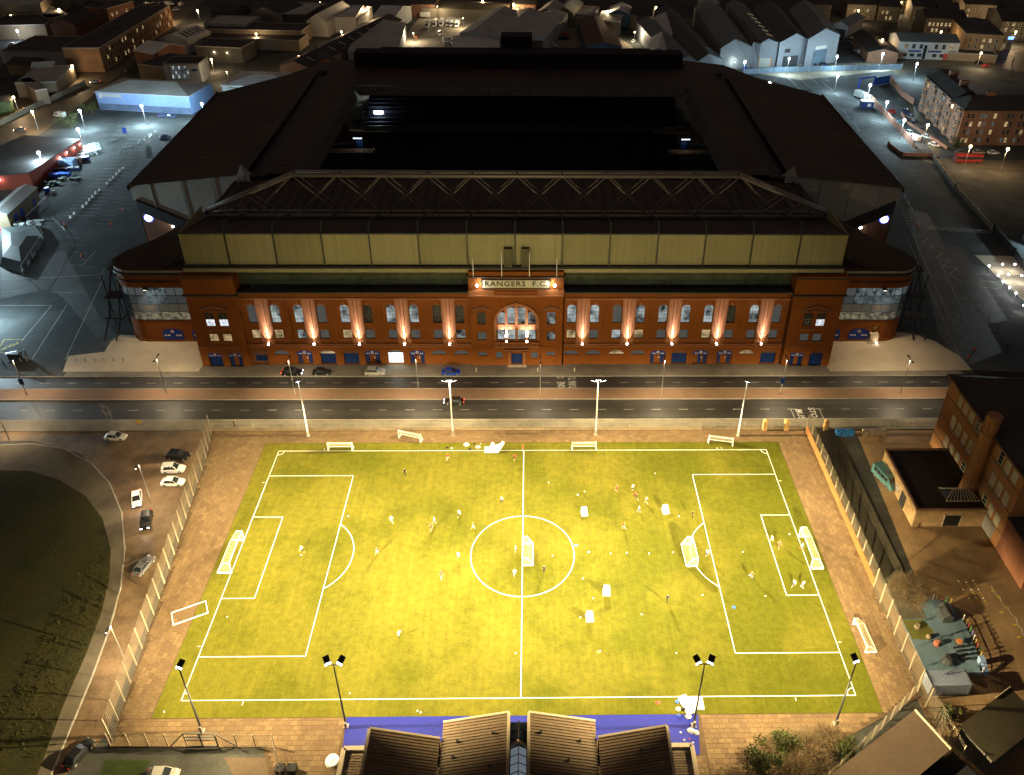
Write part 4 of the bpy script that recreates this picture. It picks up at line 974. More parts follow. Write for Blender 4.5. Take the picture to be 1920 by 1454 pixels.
for txt, px_, py_, s in (('BUS', 1500, 776, 2.0), ('STOP', 1525, 776, 1.9)):
    p = at(px_, py_); text_mesh(txt, s, LINEM, mk, (p.x, p.y, -0.126), (0, 0, -pi/2), 'road_lettering', 0.0, .03)
for txt, px_, py_, s in (('ONE', 1051, 704, 1.3), ('TURN', 1073, 705, 1.3), ('ONE', 1053, 721, 1.3), ('TURN', 1074, 721, 1.3)):
    p = at(px_, py_); text_mesh(txt, 2.4, LINEM, mk, (p.x, p.y, -0.126), (0, 0, pi/2), 'road_lettering', 0.0, .03, sx=.45)
# playground paint beyond the fence
dots = MB()
for (x0, y0), (x1, y1) in (((1797, 1090), (1823, 1133)), ((1812, 1092), (1836, 1130)), ((1825, 1089), (1850, 1133))):
    for k in range(9):
        p = at(x0 + (x1 - x0) * k / 8, y0 + (y1 - y0) * k / 8, -0.13); dots.cur = k % 3; dots.prism([(p.x + .17 * cos(a), p.y + .17 * sin(a)) for a in [2*pi*i/8 for i in range(8)]], -0.135, -0.13)
struct(dots, 'playground_dots', [WHITE, YELM, mat('orange_paint', (.5, .2, .05))])
vine = MB(); vp = [(1858, 1098), (1864, 1112), (1873, 1118), (1880, 1135), (1890, 1142), (1897, 1153), (1905, 1160), (1908, 1172), (1916, 1180), (1918, 1192)]
for a, b in zip(vp[:-1], vp[1:]): pxline(vine, a, b, .16, -.13)
for (x, y) in ((1862, 1108), (1872, 1120), (1888, 1140), (1878, 1148), (1903, 1172), (1910, 1195)):
    p = at(x, y, -.129); vine.cur = 1; vine.poly([(p.x - .5, p.y, -.126), (p.x, p.y - .2, -.126), (p.x + .5, p.y, -.126), (p.x, p.y + .2, -.126)]); vine.cur = 0
struct(vine, 'painted_vine', [LINEM, YELM])

# ------------------------------------------------------------------ fences
MESHW = mat('mesh_wire', (0.21, 0.18, 0.135), .6, .1, 2)
def panel_mesh(w, h, dx=.3, dz=.5, t=.024):
    b = MB(); n = int(w / dx)
    for k in range(1, n): b.bar((w * k / n, 0, .05), (w * k / n, 0, h), t)
    m_ = int(h / dz)
    for j in range(m_ + 1): b.bar((0, 0, .05 + (h - .05) * j / m_), (w, 0, .05 + (h - .05) * j / m_), t)
    return b.mesh('mesh_panel', MESHW)
POSTM = mat('fence_post_paint', (0.30, 0.25, 0.18), .6, .1, 1)
def fence(label, path, h, step, low=None, name='mesh_fence', post=POSTM, lean=0):
    p0 = Vector((*path[0], 0)); root = thing(name, label, 'fence', p0)
    pm = MB(); pm.bar((0, 0, 0), (0, 0, h), .14, .14); pmsh = pm.mesh('post', post)
    pieces = {}; cnt = 0; lowm = {}
    for a, b in zip(path[:-1], path[1:]):
        a = Vector((*a, 0)); b = Vector((*b, 0)); L_ = (b - a).length; n = max(1, round(L_ / step)); w = L_ / n; rz = atan2(b.y - a.y, b.x - a.x)
        key = round(w, 2)
        if key not in pieces: pieces[key] = panel_mesh(w, h - .1)
        for k in range(n):
            p = a.lerp(b, k / n) - p0
            inst('post', pmsh, root, p, rz)
            inst('mesh_panel', pieces[key], root, p, rz)
            if low and low(a.lerp(b, (k + .5) / n)):
                if key not in lowm:
                    lb = MB()
                    lb.box(.05, w - .05, -.12, -.07, .05, 1.9); lowm[key] = lb.mesh('rebound_board', mat('orange_board', (0.17, 0.075, 0.02), .7, .12, .8))
                inst('rebound_board', lowm[key], root, p + Vector((0, 0, 0)), rz)
    inst('post', pmsh, root, Vector((*path[-1], 0)) - p0, 0)
    return root
fence('tall mesh fence down the left side of the pitch', [(-65.5, 33.1), (-64, 25.3), (-62.9, 14.8), (-61.2, 0.4), (-59.2, -18.6), (-57.6, -33.4)], 5.0, 3.1)
fence('tall mesh fence with orange boards down the right side of the pitch', [(59.9, 33.2), (59.7, -29.5), (60.6, -38)], 4.6, 3.1, low=lambda p: p.y > -9)
fence('shorter mesh fence slanting between the near right corner and the brown roof', [(59.5, -26.9), (50, -34.2), (41.5, -40.5)], 3.2, 2.4)
fence('mesh fence along the near left edge of the paving', [(-57.4, -34.2), (-46.6, -34.4)], 3.0, 2.7)
fence('mesh fence stub right of the leaning double gate', [(-42.2, -34.5), (-34.4, -34.6), (-31.4, -41)], 3.0, 2.6)
gt = thing('double_gate', 'dark double gate with raking stays in the near left fence', 'gate', (-46.6, -34.4, 0))
for k in range(2):
    b = MB(); x0 = k * 2.15
    for p, q in (((0, 0, .1), (2.1, 0, .1)), ((0, 0, 3.1), (2.1, 0, 3.1)), ((0, 0, .1), (0, 0, 3.1)), ((2.1, 0, .1), (2.1, 0, 3.1)), ((0, 0, 1.6), (2.1, 0, 1.6)), ((0, 0, 2.3), (2.1, 0, 2.3))): b.bar((p[0] + x0, p[1], p[2]), (q[0] + x0, q[1], q[2]), .13)
    b.build('gate_leaf', DSTEEL, gt)
for s, x in ((-1, 0), (1, 4.3)):
    b = MB(); b.bar((x, 0, 3.1), (x + s * 2.4, 0, .05), .12); b.build('stay', DSTEEL, gt)
# railing on the low wall between the pitch and the road
rl = thing('wall_with_railings', 'low wall topped with grey railings between the dual carriageway and the pitch', 'wall', (-66, 34.1, 0))
b = MB(); b.box(0, 125.3, -.15, .15, -.14, .55); b.build('low_wall', mat('wall_render', (0.22, 0.17, 0.11), .85, .25, 1.2), rl)
rb = MB()
for k in range(12): rb.bar((k * .25 + .12, 0, .7), (k * .25 + .12, 0, 1.9), .035)
rb.bar((0, 0, .75), (3.0, 0, .75), .05); rb.bar((0, 0, 1.85), (3.0, 0, 1.85), .06); rb.bar((0, 0, .55), (0, 0, 2.0), .1)
rbm = rb.mesh('railing_panel', mat('railing_paint', (0.26, 0.24, 0.19), .6))
for k in range(41): inst('railing_panel', rbm, rl, (k * 3.05, 0, 0))
for px_ in (1433, 1473, 1547):
    p = at(px_, 806); b = MB(); b.box(-.45, .45, -.45, .45, -.14, 2.3); b.prism([(-.55, -.55), (.55, -.55), (.55, .55), (-.55, .55)], 2.3, 2.75, [(-.2, -.2), (.2, -.2), (.2, .2), (-.2, .2)])
    o = b.build('gate_pillar', mat('ochre_stone', (0.36, 0.22, 0.09), .8, .2, 1)); o.location = (p.x, p.y, 0)
    tag(o, {1433: 'ochre stone gate pillar, the leftmost of three near the far right corner', 1473: 'ochre stone gate pillar in the middle of the three by the far right corner', 1547: 'ochre stone gate pillar just outside the right hand mesh fence'}[px_], 'pillar', 'stone gate pillars on the roadside')
b = MB()
for k in range(26): b.bar((k * 1.5, 0, 0), (k * 1.5, 0, 1.4), .06)
for z in (.6, 1.0, 1.4): b.bar((0, 0, z), (38, 0, z), .05)
o = b.build('roadside_railing', MATS['railing_paint']); o.location = (64.5, 34.6, 0); tag(o, 'thin railing along the pavement right of the gate pillars', 'railing')

# ------------------------------------------------------------------ goals
GW = mat('goal_white', (0.78, 0.78, 0.75), .5, .04, 2)
NET = mat('goal_net', (0.38, 0.33, 0.22), .8, .05, 2)
def net_quad(mb, a, b, c, d, n, m, t=.035):
    a, b, c, d = map(Vector, (a, b, c, d))
    for i in range(n + 1): mb.bar(a.lerp(b, i / n), d.lerp(c, i / n), t)
    for j in range(m + 1): mb.bar(a.lerp(d, j / m), b.lerp(c, j / m), t)
def goal(label, x, y, rz, w=7.32, h=2.44, dt=1.0, db=2.3, group='full size and small training goals', wheels=True, z=0.014, rx=0, dark=False):
    """mouth faces local -y, width along x, base depth db, top depth dt"""
    t = thing('football_goal', label, 'goal', (x, y, z), rz, group); t.rotation_euler = (rx, 0, rz)
    W = w / 2
    for s in (-1, 1):
        b = MB(); b.tube((s*W, 0, 0), (s*W, 0, h), .075, n=7); b.build('goal_post', GW, t)
        b = MB(); b.bar((s*W, 0, .1), (s*W, db, .1), .17, .2); b.bar((s*W, 0, h), (s*W, dt, h), .07); b.bar((s*W, dt, h), (s*W, db, .1), .09)
        b.build('side_frame', GW, t)
        if wheels:
            for yy in (.25 * db, .75 * db): b = MB(); b.tube((s*(W + .05), yy, .16), (s*(W + .17), yy, .16), .17, n=9); b.build('wheel', GW, t)
    b = MB(); b.tube((-W, 0, h), (W, 0, h), .075, n=7); b.build('crossbar', GW, t)
    b = MB(); b.tube((-W, db, .1), (W, db, .1), .07, n=7); b.build('rear_bar', GW, t)
    n = MB(); q = max(8, int(w / .3))
    net_quad(n, (-W, 0, h), (W, 0, h), (W, dt, h), (-W, dt, h), q, 3); net_quad(n, (-W, dt, h), (W, dt, h), (W, db, .1), (-W, db, .1), q, 8)
    for s in (-1, 1): net_quad(n, (s*W, 0, .1), (s*W, db, .1), (s*W, dt, h), (s*W, 0, h), 6, 7)
    n.build('net', NET, t)
    return t
goal('full size wheeled goal on the left goal line', -49.9, -.15, -pi/2 * -1, db=2.45)
goal('full size wheeled goal on the right goal line', 50.15, .1, -pi/2, db=2.3)
goal('portable goal standing on the halfway line inside the centre circle', 0, -.05, pi/2 * -1, w=4.9, h=1.9, dt=.8, db=1.9)
goal('portable goal at the edge of the right penalty arc', 30.4, -.35, pi/2 + .03, w=5.0, h=1.9, dt=.9, db=1.9)
goal('narrow portable goal on the paving beyond the near right touchline', 53.8, -17.6, -pi/2 + .04, w=5.2, h=1.5, dt=.6, db=1.9, z=0)
goal('small goal on the far touchline toward the left corner', -37.5, 27.45, pi * 0, w=4.9, h=2.0, dt=.4, db=1.2)
goal('small goal set askew on the paving behind the far touchline', -23.8, 30.7, -.31, w=4.9, h=2.0, dt=.4, db=1.2, z=0)
goal('small goal on the far touchline right of halfway', 12.4, 27.4, 0, w=4.9, h=2.0, dt=.4, db=1.2)
goal('small goal turned slightly near the far right corner', 40.8, 29.0, -.2, w=4.9, h=2.0, dt=.4, db=1.2)
tg = goal('white goal tipped on its face on the paving off the near left corner', -54.0, -14.0, radians(26), w=5.3, h=2.6, dt=1.6, db=1.6, z=0.1, wheels=False, rx=radians(90) - radians(180))
tg.location = (-53.6 - .0, -13.2, .12)
b = MB(); b.bar((-2.65, 0, 0), (2.65, 0, 0), .14); b.build('ground_bar', GW, tg)
# small pop-up training goals / rebound boards
for i, (px_, py_, rz, lab) in enumerate(((1096, 966, .1, 'white pop up board nearest the halfway line on the right half'), (1137, 1115, -.1, 'white pop up board below the middle of the right half'), (1106, 1164, .05, 'white pop up board, the lowest of those on the pitch'), (1249, 962, .2, 'white pop up board beside players in the far right half'))):
    p = at(px_, py_); t = thing('popup_board', lab, 'training board', (p.x, p.y, .014), rz + pi/2 * 0, 'white boards on the pitch')
    b = MB(); b.prism([(-.55, -.15), (.55, -.15), (.55, 1.0), (-.55, 1.0)], 0, 1.15, [(-.5, .6), (.5, .6), (.5, 1.0), (-.5, 1.0)]); b.build('board', GW, t)
    b = MB(); b.bar((-.6, -.3, .05), (.6, -.3, .05), .08); b.bar((-.6, -.3, .05), (-.6, 1.2, .05), .08); b.bar((.6, -.3, .05), (.6, 1.2, .05), .08); b.build('base_frame', GW, t)
# balls, cones, bags
def ordinal(i):
    a = ['first', 'second', 'third', 'fourth', 'fifth', 'sixth', 'seventh', 'eighth', 'ninth', 'tenth', 'eleventh', 'twelfth', 'thirteenth', 'fourteenth', 'fifteenth', 'sixteenth', 'seventeenth', 'eighteenth', 'nineteenth', 'twentieth']
    return a[i] if i < 20 else ('thirtieth' if i == 29 else ('twenty ' if i < 29 else 'thirty ') + a[(i - 20) % 10])
balls = [(1029, 906), (1096, 923), (1084, 929), (1083, 929), (1103, 1037), (1036, 1043), (1105, 1036), (1145, 1039), (1175, 1038), (1217, 1039), (1262, 1037), (1273, 969), (1093, 1086), (1112, 1123), (1088, 1159), (1125, 1222), (1203, 1153), (1268, 1226), (967, 1226), (783, 1334), (789, 1337), (308, 1336), (656, 1301), (1393, 1036), (1317, 1117), (1435, 1119), (1345, 842), (1480, 1003), (1228, 889), (565, 1042), (653, 969), (426, 1158)]
bm = MB(); bm.ball((0, 0, .12), .125, 8, 6); bme = bm.mesh('football', WHITE)
balls.sort()
for i, (x, y) in enumerate(balls):
    p = at(x, y); o = bpy.data.objects.new('football', bme); COL.objects.link(o); o.location = (p.x, p.y, .015)
    tag(o, 'loose white football, %s counting from the left' % ordinal(i), 'ball', 'footballs scattered over the pitch')
for (x, y, c, lab) in ((1080, 1023, 'blue', 'blue bib lying by the centre circle line'), (1376, 1139, 'blue', 'blue bib lying in the right penalty area'), (1270, 1316, 'blue', 'blue bib by the bottom touchline near the bags'), (1234, 1318, 'red', 'red bib by the bottom touchline'), (1122, 1223, 'orange', 'orange marker low on the right half')):
    p = at(x, y); b = MB(); b.prism([(-.35, -.2), (.1, -.3), (.38, .0), (.2, .28), (-.25, .22)], 0, .1, [(-.2, -.1), (.1, -.15), (.2, .0), (.1, .15), (-.15, .1)])
    o = b.build('bib', mat('bib_' + c, {'blue': (.05, .15, .6), 'red': (.6, .06, .04), 'orange': (.7, .3, .05)}[c], .8)); o.location = (p.x, p.y, .014); tag(o, lab, 'bib')
kitm = [mat('kit_white', (.45, .45, .43), .9, .15, 3), BLACK, mat('bag_blue', (.05, .1, .4)), mat('bag_red', (.5, .06, .05))]
kits = [(875, 834, 1.5, 0, 'square white sheet near the far touchline'), (838, 840, .6, 1, 'black kit bag left of the white sheet by the far touchline'), (881, 843, .8, 1, 'black kit bag on the far touchline below the white sheet'), (889, 833, .6, 1, 'dark rucksack behind the far touchline'), (897, 839, 1.1, 0, 'pile of pale bibs beside the dark rucksack'), (847, 841, .5, 0, 'small pale bag at the left of the kit on the far touchline'), (901, 833, .4, 0, 'small pale cone at the right of the far touchline kit'),
        (1272, 1330, 1.0, 0, 'white heap of bibs above the blue track at its right end'), (1281, 1331, .8, 1, 'black kit bag above the right end of the blue track'), (1290, 1344, 1.0, 0, 'crumpled white sheet on the right end of the blue track'), (1305, 1374, 1.2, 0, 'white polythene bundle at the edge of the blue track'), (1297, 1371, 1.3, 0, 'crumpled white wrapping beside the polythene bundle'), (1272, 1342, .7, 2, 'round brown bin lid on the blue track'), (1276, 1374, .3, 0, 'tiny white scrap, the upper left one on the blue track'), (1283, 1388, .4, 0, 'white scrap nearest the pavilion on the blue track'), (1299, 1393, .4, 0, 'lowest white scrap on the blue track'), (1293, 1386, .3, 3, 'little red scrap on the blue track')]
for x, y, s, mi, lab in kits:
    p = at(x, y); b = MB(); n = 7; rr = [s * .5 * random.uniform(.75, 1.15) for _ in range(n)]
    b.prism([(rr[k] * cos(2*pi*k/n), rr[k] * .8 * sin(2*pi*k/n)) for k in range(n)], 0, .35 * min(s, .8), [(rr[k] * .6 * cos(2*pi*k/n), rr[k] * .5 * sin(2*pi*k/n)) for k in range(n)])
    o = b.build('kit_bag' if mi else 'kit_heap', kitm[mi]); o.location = (p.x, p.y, .018); tag(o, lab, 'bag' if mi else 'kit')
p = at(927, 846); t = thing('folded_goal', 'stack of folded white goals and boards on the far touchline', 'goal', (p.x, p.y, .014))
b = MB(); b.box(-2.0, .9, -.6, .5, 0, .7); b.box(-1.7, .2, -.66, -.6, .15, .5); b.build('folded_base', GW, t)
b = MB(); b.bar((-1.2, 0, .7), (1.8, .6, 1.3), .5, .3); b.bar((.8, -.3, .4), (1.9, .9, 1.7), .5, .4); b.bar((-.6, .4, .6), (-.2, .8, 1.5), .7, .3); b.build('folded_frames', GW, t)
for x, y, w, d, rz, lab in ((1287, 1322, 1.4, 3.0, .35, 'tall white board lying at a slant above the blue track'), (1306, 1320, 2.0, 2.0, 0, 'square white board lying flat above the blue track')):
    p = at(x, y); b = MB(); b.box(-w/2, w/2, -d/2, d/2, 0, .15); b.box(-w/2 + .2, w/2 - .2, -d/2 + .2, d/2 - .2, .15, .2); o = b.build('flat_board', GW); o.location = (p.x, p.y, .018); o.rotation_euler.z = rz; tag(o, lab, 'board', 'white boards by the near right mast')

# ------------------------------------------------------------------ people
SKIN = mat('skin', (0.45, 0.27, 0.18), .7, .05, 3)
HAIRS = [mat('hair_dark', (.03, .02, .015), .8), mat('hair_fair', (.25, .16, .07), .8)]
def cloth(n, c): return mat('cloth_' + n, c, .9, .08, 3)
CW, CRD, CBK, CNV = cloth('white', (.5, .5, .5)), cloth('red', (.55, .05, .035)), cloth('black', (.02, .02, .024)), cloth('navy', (.03, .05, .15))
COR = cloth('orange', (.40, .06, .04))
def pose_mesh(kind, H=1.75):
    """one continuous figure grown from a jointed skeleton"""
    run = {'stand': (.0, .10, .0, .12), 'walk': (.28, .05, -.25, .1), 'run': (.45, .25, -.5, .45), 'kick': (.7, .3, -.15, .05), 'bend': (.15, .05, -.2, .05)}[kind]
    fl_, fz, bl, bz = run; lean = {'bend': .45, 'run': .16, 'kick': -.08}.get(kind, .02)
    def T(y, z): return (0, y + lean * max(0, z - .95), z if kind != 'bend' else .95 + (z - .95) * .82)
    V = [(0, 0, .95), T(0, 1.12), T(0, 1.32), T(0, 1.46), T(.02, 1.55), T(.03, 1.66)]
    R = [.155, .145, .165, .085, .075, .12]
    E = [(0, 1), (1, 2), (2, 3), (3, 4), (4, 5)]
    for s in (-1, 1):
        f = (fl_, fz) if s > 0 else (bl, bz)
        i = len(V); V += [(s*.1, 0, .88), (s*.11, f[0]*.45 + .03, .49 + (f[1]-.1)*.3), (s*.12, f[0], .1 + (f[1]-.1) * .5), (s*.12, f[0] + .2, .05 + (f[1]-.1) * .5)]
        R += [.12, .08, .055, .05]; E += [(0, i), (i, i+1), (i+1, i+2), (i+2, i+3)]
        j = len(V); a = -f[0] * .6
        sh = T(0, 1.4); el = T(a * .5 - .03, 1.15); hd = T(a + .12, .95)
        V += [(s*.2, sh[1], sh[2]), (s*.27, el[1], el[2]), (s*.28, hd[1], hd[2]), (s*.27, hd[1] + .05, hd[2] - .09)]
        R += [.07, .05, .038, .042]; E += [(2, j), (j, j+1), (j+1, j+2), (j+2, j+3)]
    me = bpy.data.meshes.new('sk'); me.from_pydata(V, E, []); ob = bpy.data.objects.new('sk', me); COL.objects.link(ob)
    mo = ob.modifiers.new('s', 'SKIN'); mo.use_smooth_shade = True
    for k, v in enumerate(me.skin_vertices[0].data): v.radius = (R[k], R[k]); v.use_root = (k == 0)
    sm = ob.modifiers.new('d', 'SUBSURF'); sm.levels = 1; sm.render_levels = 1
    dg = bpy.context.evaluated_depsgraph_get(); dg.update(); out = bpy.data.meshes.new_from_object(ob.evaluated_get(dg)); bpy.data.objects.remove(ob)
    out.name = 'body'; return out
POSES = {k: pose_mesh(k) for k in ('stand', 'walk', 'run', 'kick', 'bend')}
_pv = {}
def person_mesh(kind, shirt, shorts, legs, hair):
    key = (kind, shirt.name, shorts.name, legs.name, hair.name)
    if key in _pv: return _pv[key]
    me = POSES[kind].copy(); me.materials.clear()
    for m_ in (SKIN, shirt, shorts, legs, hair): me.materials.append(m_)
    sc_ = .82 if kind == 'bend' else 1
    for p in me.polygons:
        c = p.center; z = c.z; ax = abs(c.x)
        idx = 1
        if ax > .245 and z < 1.15: idx = 0
        elif z > 1.6 * (0.93 if kind == 'bend' else 1): idx = 4 if (z > 1.69 * (.93 if kind == 'bend' else 1) or c.y < .02) else 0
        elif z > 1.49 * (.93 if kind == 'bend' else 1): idx = 0
        elif z < .1: idx = 3
        elif z < .5: idx = 3
        elif z < .98 and ax < .25: idx = 2
        p.material_index = idx
    _pv[key] = me; return me
ppl = [(980, 846, 'stand', CRD, COR, CW, 'person in a red top standing where halfway meets the far touchline'), (840, 864, 'run', COR, CW, SKIN, 'person in red and white just below the far touchline, left of halfway'), (965, 864, 'walk', COR, CBK, SKIN, 'person in a red and white top just left of the far end of halfway'),
 (760, 892, 'run', CBK, CBK, CBK, 'person all in black walking alone in the far left half'), (941, 944, 'walk', CW, CBK, CBK, 'person in white top and black shorts between centre circle and far touchline'), (861, 970, 'run', CW, CBK, SKIN, 'person in white running with a ball left of the centre circle'), (735, 981, 'run', CW, CW, SKIN, 'person in white nearest the left penalty arc on its far side'),
 (815, 982, 'walk', CW, CNV, SKIN, 'person in white close behind a player in an orange bib'), (809, 994, 'walk', COR, CBK, SKIN, 'person in an orange bib with arms out left of the centre circle'), (888, 992, 'walk', COR, CW, SKIN, 'person in red and white just off the top left of the centre circle'), (708, 1039, 'walk', COR, CW, SKIN, 'person in pink and white in front of the left penalty arc'),
 (860, 1046, 'bend', CW, CW, SKIN, 'person in white stooping just left of the centre circle'), (967, 1036, 'stand', CW, CNV, SKIN, 'person in white and navy inside the centre circle left of the goal'), (965, 1081, 'walk', CW, CW, SKIN, 'person in white inside the lower centre circle left of halfway'), (1020, 1074, 'stand', CBK, CBK, CBK, 'person in dark tracksuit inside the centre circle beside the goal'),
 (1156, 922, 'walk', COR, CRD, SKIN, 'person in pink, the leftmost of the group in the far right half'), (1186, 921, 'stand', CW, CBK, SKIN, 'person in white at the top of the group in the far right half'), (1191, 935, 'kick', COR, CBK, SKIN, 'person in pink stretching a leg amid the group in the far right half'), (1211, 944, 'walk', CW, COR, SKIN, 'person in white at the right of the group in the far right half'),
 (1198, 961, 'walk', CW, CNV, SKIN, 'person in white at the bottom of the group in the far right half'), (1169, 992, 'walk', COR, CNV, SKIN, 'person in pink and navy alone right of the centre circle'), (1298, 971, 'stand', CBK, CBK, CBK, 'person all in black at the edge of the right penalty area'), (1447, 1015, 'bend', CW, CW, SKIN, 'person in white stooping on the edge of the right goal area'),
 (1460, 1027, 'run', COR, CRD, SKIN, 'person in orange inside the right goal area'), (1503, 1031, 'walk', CW, CNV, COR, 'goalkeeper in white in front of the right hand goal'), (1325, 1044, 'walk', CW, CNV, SKIN, 'person in white by the goal at the right penalty arc'), (828, 1084, 'walk', COR, COR, CW, 'person in orange below and left of the centre circle'),
 (1251, 1129, 'walk', CBK, CBK, CBK, 'person in dark kit alone in the lower right half'), (749, 1195, 'kick', CW, CW, CBK, 'person in white alone in the lower left half'), (1407, 1085, 'run', COR, CW, CBK, 'person in orange and white inside the right penalty area'), (1488, 1100, 'run', CW, CNV, SKIN, 'person in white and navy, left of a pair near the right goal area'),
 (1503, 1102, 'bend', CW, CNV, CW, 'person in white bending, right of a pair near the right goal area'), (567, 1037, 'run', CW, CBK, SKIN, 'person in white in the left penalty area'), (910, 682, 'walk', CBK, CBK, CBK, 'passer by in black at the foot of the stadium wall'), (440, 801, 'walk', CBK, CBK, CBK, 'passer by in dark clothes on the pavement beyond the left fence corner')]
for i, (x, y, kind, a, b_, c_, lab) in enumerate(ppl):
    p = at(x, y); me = person_mesh(kind, a, b_, c_, HAIRS[i % 2])
    o = bpy.data.objects.new('person', me); COL.objects.link(o); o.location = (p.x, p.y, .012 if y > 830 else .0); o.rotation_euler.z = random.uniform(0, 6.28); o.scale = (1.06,) * 3
    tag(o, lab, 'person', 'players and coaches on the pitch' if y > 830 else 'passers by')

# ------------------------------------------------------------------ vehicles
TYRE = mat('tyre', (.02, .02, .02), .9); RIM = mat('rim', (.35, .35, .36), .4, metal=.6)
HEADL = glow('headlight_on', (.95, .95, 1.0), 14); TAILL = glow('taillight_on', (1.0, .06, .02), 7)
HEAD0 = mat('headlight_off', (.5, .5, .5), .2); TAIL0 = mat('taillight_off', (.3, .02, .02), .3)
def paint(n, c): return mat('car_paint_' + n, c, .25, .03, 1, spec=.6, fine=.02)
PN = {'black': (.012, .012, .014), 'white': (.72, .72, .70), 'silver': (.42, .40, .37), 'blue': (.01, .05, .38), 'grey': (.13, .13, .14), 'red': (.42, .03, .02), 'teal': (.06, .15, .155), 'cream': (.55, .5, .38), 'dkblue': (.02, .03, .09)}
_cm = {}
def car_parts(kind, col, on):
    key = (kind, col, on)
    if key in _cm: return _cm[key]
    P_ = paint(col, PN[col])
    if kind == 'van': L_, W_, prof = 5.2, .98, [(-2.6, .45, 1.15), (-2.5, .4, 2.2), (1.2, .4, 2.25), (1.9, .4, 1.5), (2.5, .42, 1.15), (2.6, .5, .9)]
    elif kind == 'minibus': L_, W_, prof = 6.2, 1.05, None
    elif kind == 'suv': L_, W_ = 4.7, .95
    else: L_, W_ = 4.4, .9
    parts = {}
    def loft(secs, m_, name, smooth=True):
        b = MB(); rings = []
        for (x, hw, z0, z1, tap) in secs:
            rings.append([b.P((x, -hw, z0)), b.P((x, -hw, (z0 + z1) / 2)), b.P((x, -hw * tap, z1)), b.P((x, hw * tap, z1)), b.P((x, hw, (z0 + z1) / 2)), b.P((x, hw, z0))])
        for r0, r1 in zip(rings[:-1], rings[1:]):
            for k in range(6): b.F(r0[k], r1[k], r1[(k+1) % 6], r0[(k+1) % 6])
        b.F(*rings[0]); b.F(*reversed(rings[-1])); return b.mesh(name, m_)
    h = {'car': 1.42, 'suv': 1.7, 'pickup': 1.8, 'van': 2.3, 'minibus': 2.6}[kind]
    hl = L_ / 2
    if kind in ('car', 'suv', 'pickup'):
        bz = .82 if kind == 'car' else 1.02
        parts['body'] = [loft([(-hl, W_*.82, .35, bz*.85, .9), (-hl + .25, W_, .25, bz, .93), (-hl*.3, W_, .22, bz + .02, .93), (hl*.35, W_, .22, bz, .93), (hl - .5, W_*.97, .25, bz*.88, .9), (hl, W_*.75, .35, bz*.68, .85)], P_, 'body')]
        cr = -hl + (.35 if kind != 'car' else .55); cf = hl*.42
        parts['cabin_glass'] = [loft([(cr, W_*.88, bz - .05, bz, .98), (cr + .5, W_*.9, bz - .05, h, .80), (cf - .75, W_*.9, bz - .05, h, .80), (cf + .1, W_*.86, bz - .05, bz, .95)], GLASS, 'cabin_glass')]
        b = MB(); b.prism([(cr + .45, -W_*.74), (cf - .7, -W_*.74), (cf - .7, W_*.74), (cr + .45, W_*.74)], h - .02, h + .04)
        for s in (-1, 1):
            for (xa, xb) in ((cr + .05, cr + .5), (cf + .05, cf - .72)): b.bar((xa, s*W_*.85, bz), (xb, s*W_*.72, h), .09)
            b.bar((-.15, s*W_*.88, bz), (-.15, s*W_*.73, h), .09)
        parts['roof'] = [b.mesh('roof', P_)]
        if kind == 'pickup':
            b = MB(); b.prism([(-hl + .15, -W_*.85), (-.5, -W_*.85), (-.5, W_*.85), (-hl + .15, W_*.85)], bz, h + .05, [(-hl + .3, -W_*.75), (-.55, -W_*.75), (-.55, W_*.75), (-hl + .3, W_*.75)]); parts['canopy'] = [b.mesh('canopy', P_)]
    else:
        zb = .4
        parts['body'] = [loft([(-hl, W_*.96, zb, h*.97, .95), (-hl + .1, W_, zb, h, .94), (hl - 1.5, W_, zb, h, .94), (hl - .75, W_*.98, zb, h*.62, .95), (hl, W_*.9, zb, h*.42, .9)], P_, 'body')]
        b = MB()
        b.poly([(hl - 1.46, -W_*.85, h*.97), (hl - .74, -W_*.9, h*.66), (hl - .74, W_*.9, h*.66), (hl - 1.46, W_*.85, h*.97)])
        b.v = [v + Vector((.03, 0, .03)) for v in b.v]
        for s in (-1, 1):
            n_ = 4 if kind == 'minibus' else 1
            for k in range(n_):
                x1_ = hl - 1.55 - k * 1.05; b.box(x1_ - .9, x1_, s*W_*1.0 - .02, s*W_*1.0 + .02, h*.55, h*.86)
        parts['glazing'] = [b.mesh('glazing', GLASS)]
        if kind == 'minibus':
            b = MB(); b.box(-.4, .5, -.35, .35, h, h + .06); parts['roof_hatch'] = [b.mesh('roof_hatch', DSTEEL)]
    wb = MB(); wb.tube((0, -.11, 0), (0, .11, 0), .33, n=12); rb_ = MB(); rb_.tube((0, -.125, 0), (0, .125, 0), .19, n=8)
    lb = MB(); lb.box(-.05, .04, -.16, .16, -.07, .07)
    _cm[key] = (parts, wb.mesh('wheel', TYRE), rb_.mesh('rim', RIM), lb.mesh('headlight', HEADL if on else HEAD0), lb.mesh('taillight', TAILL if on else TAIL0), hl, W_, kind)
    return _cm[key]
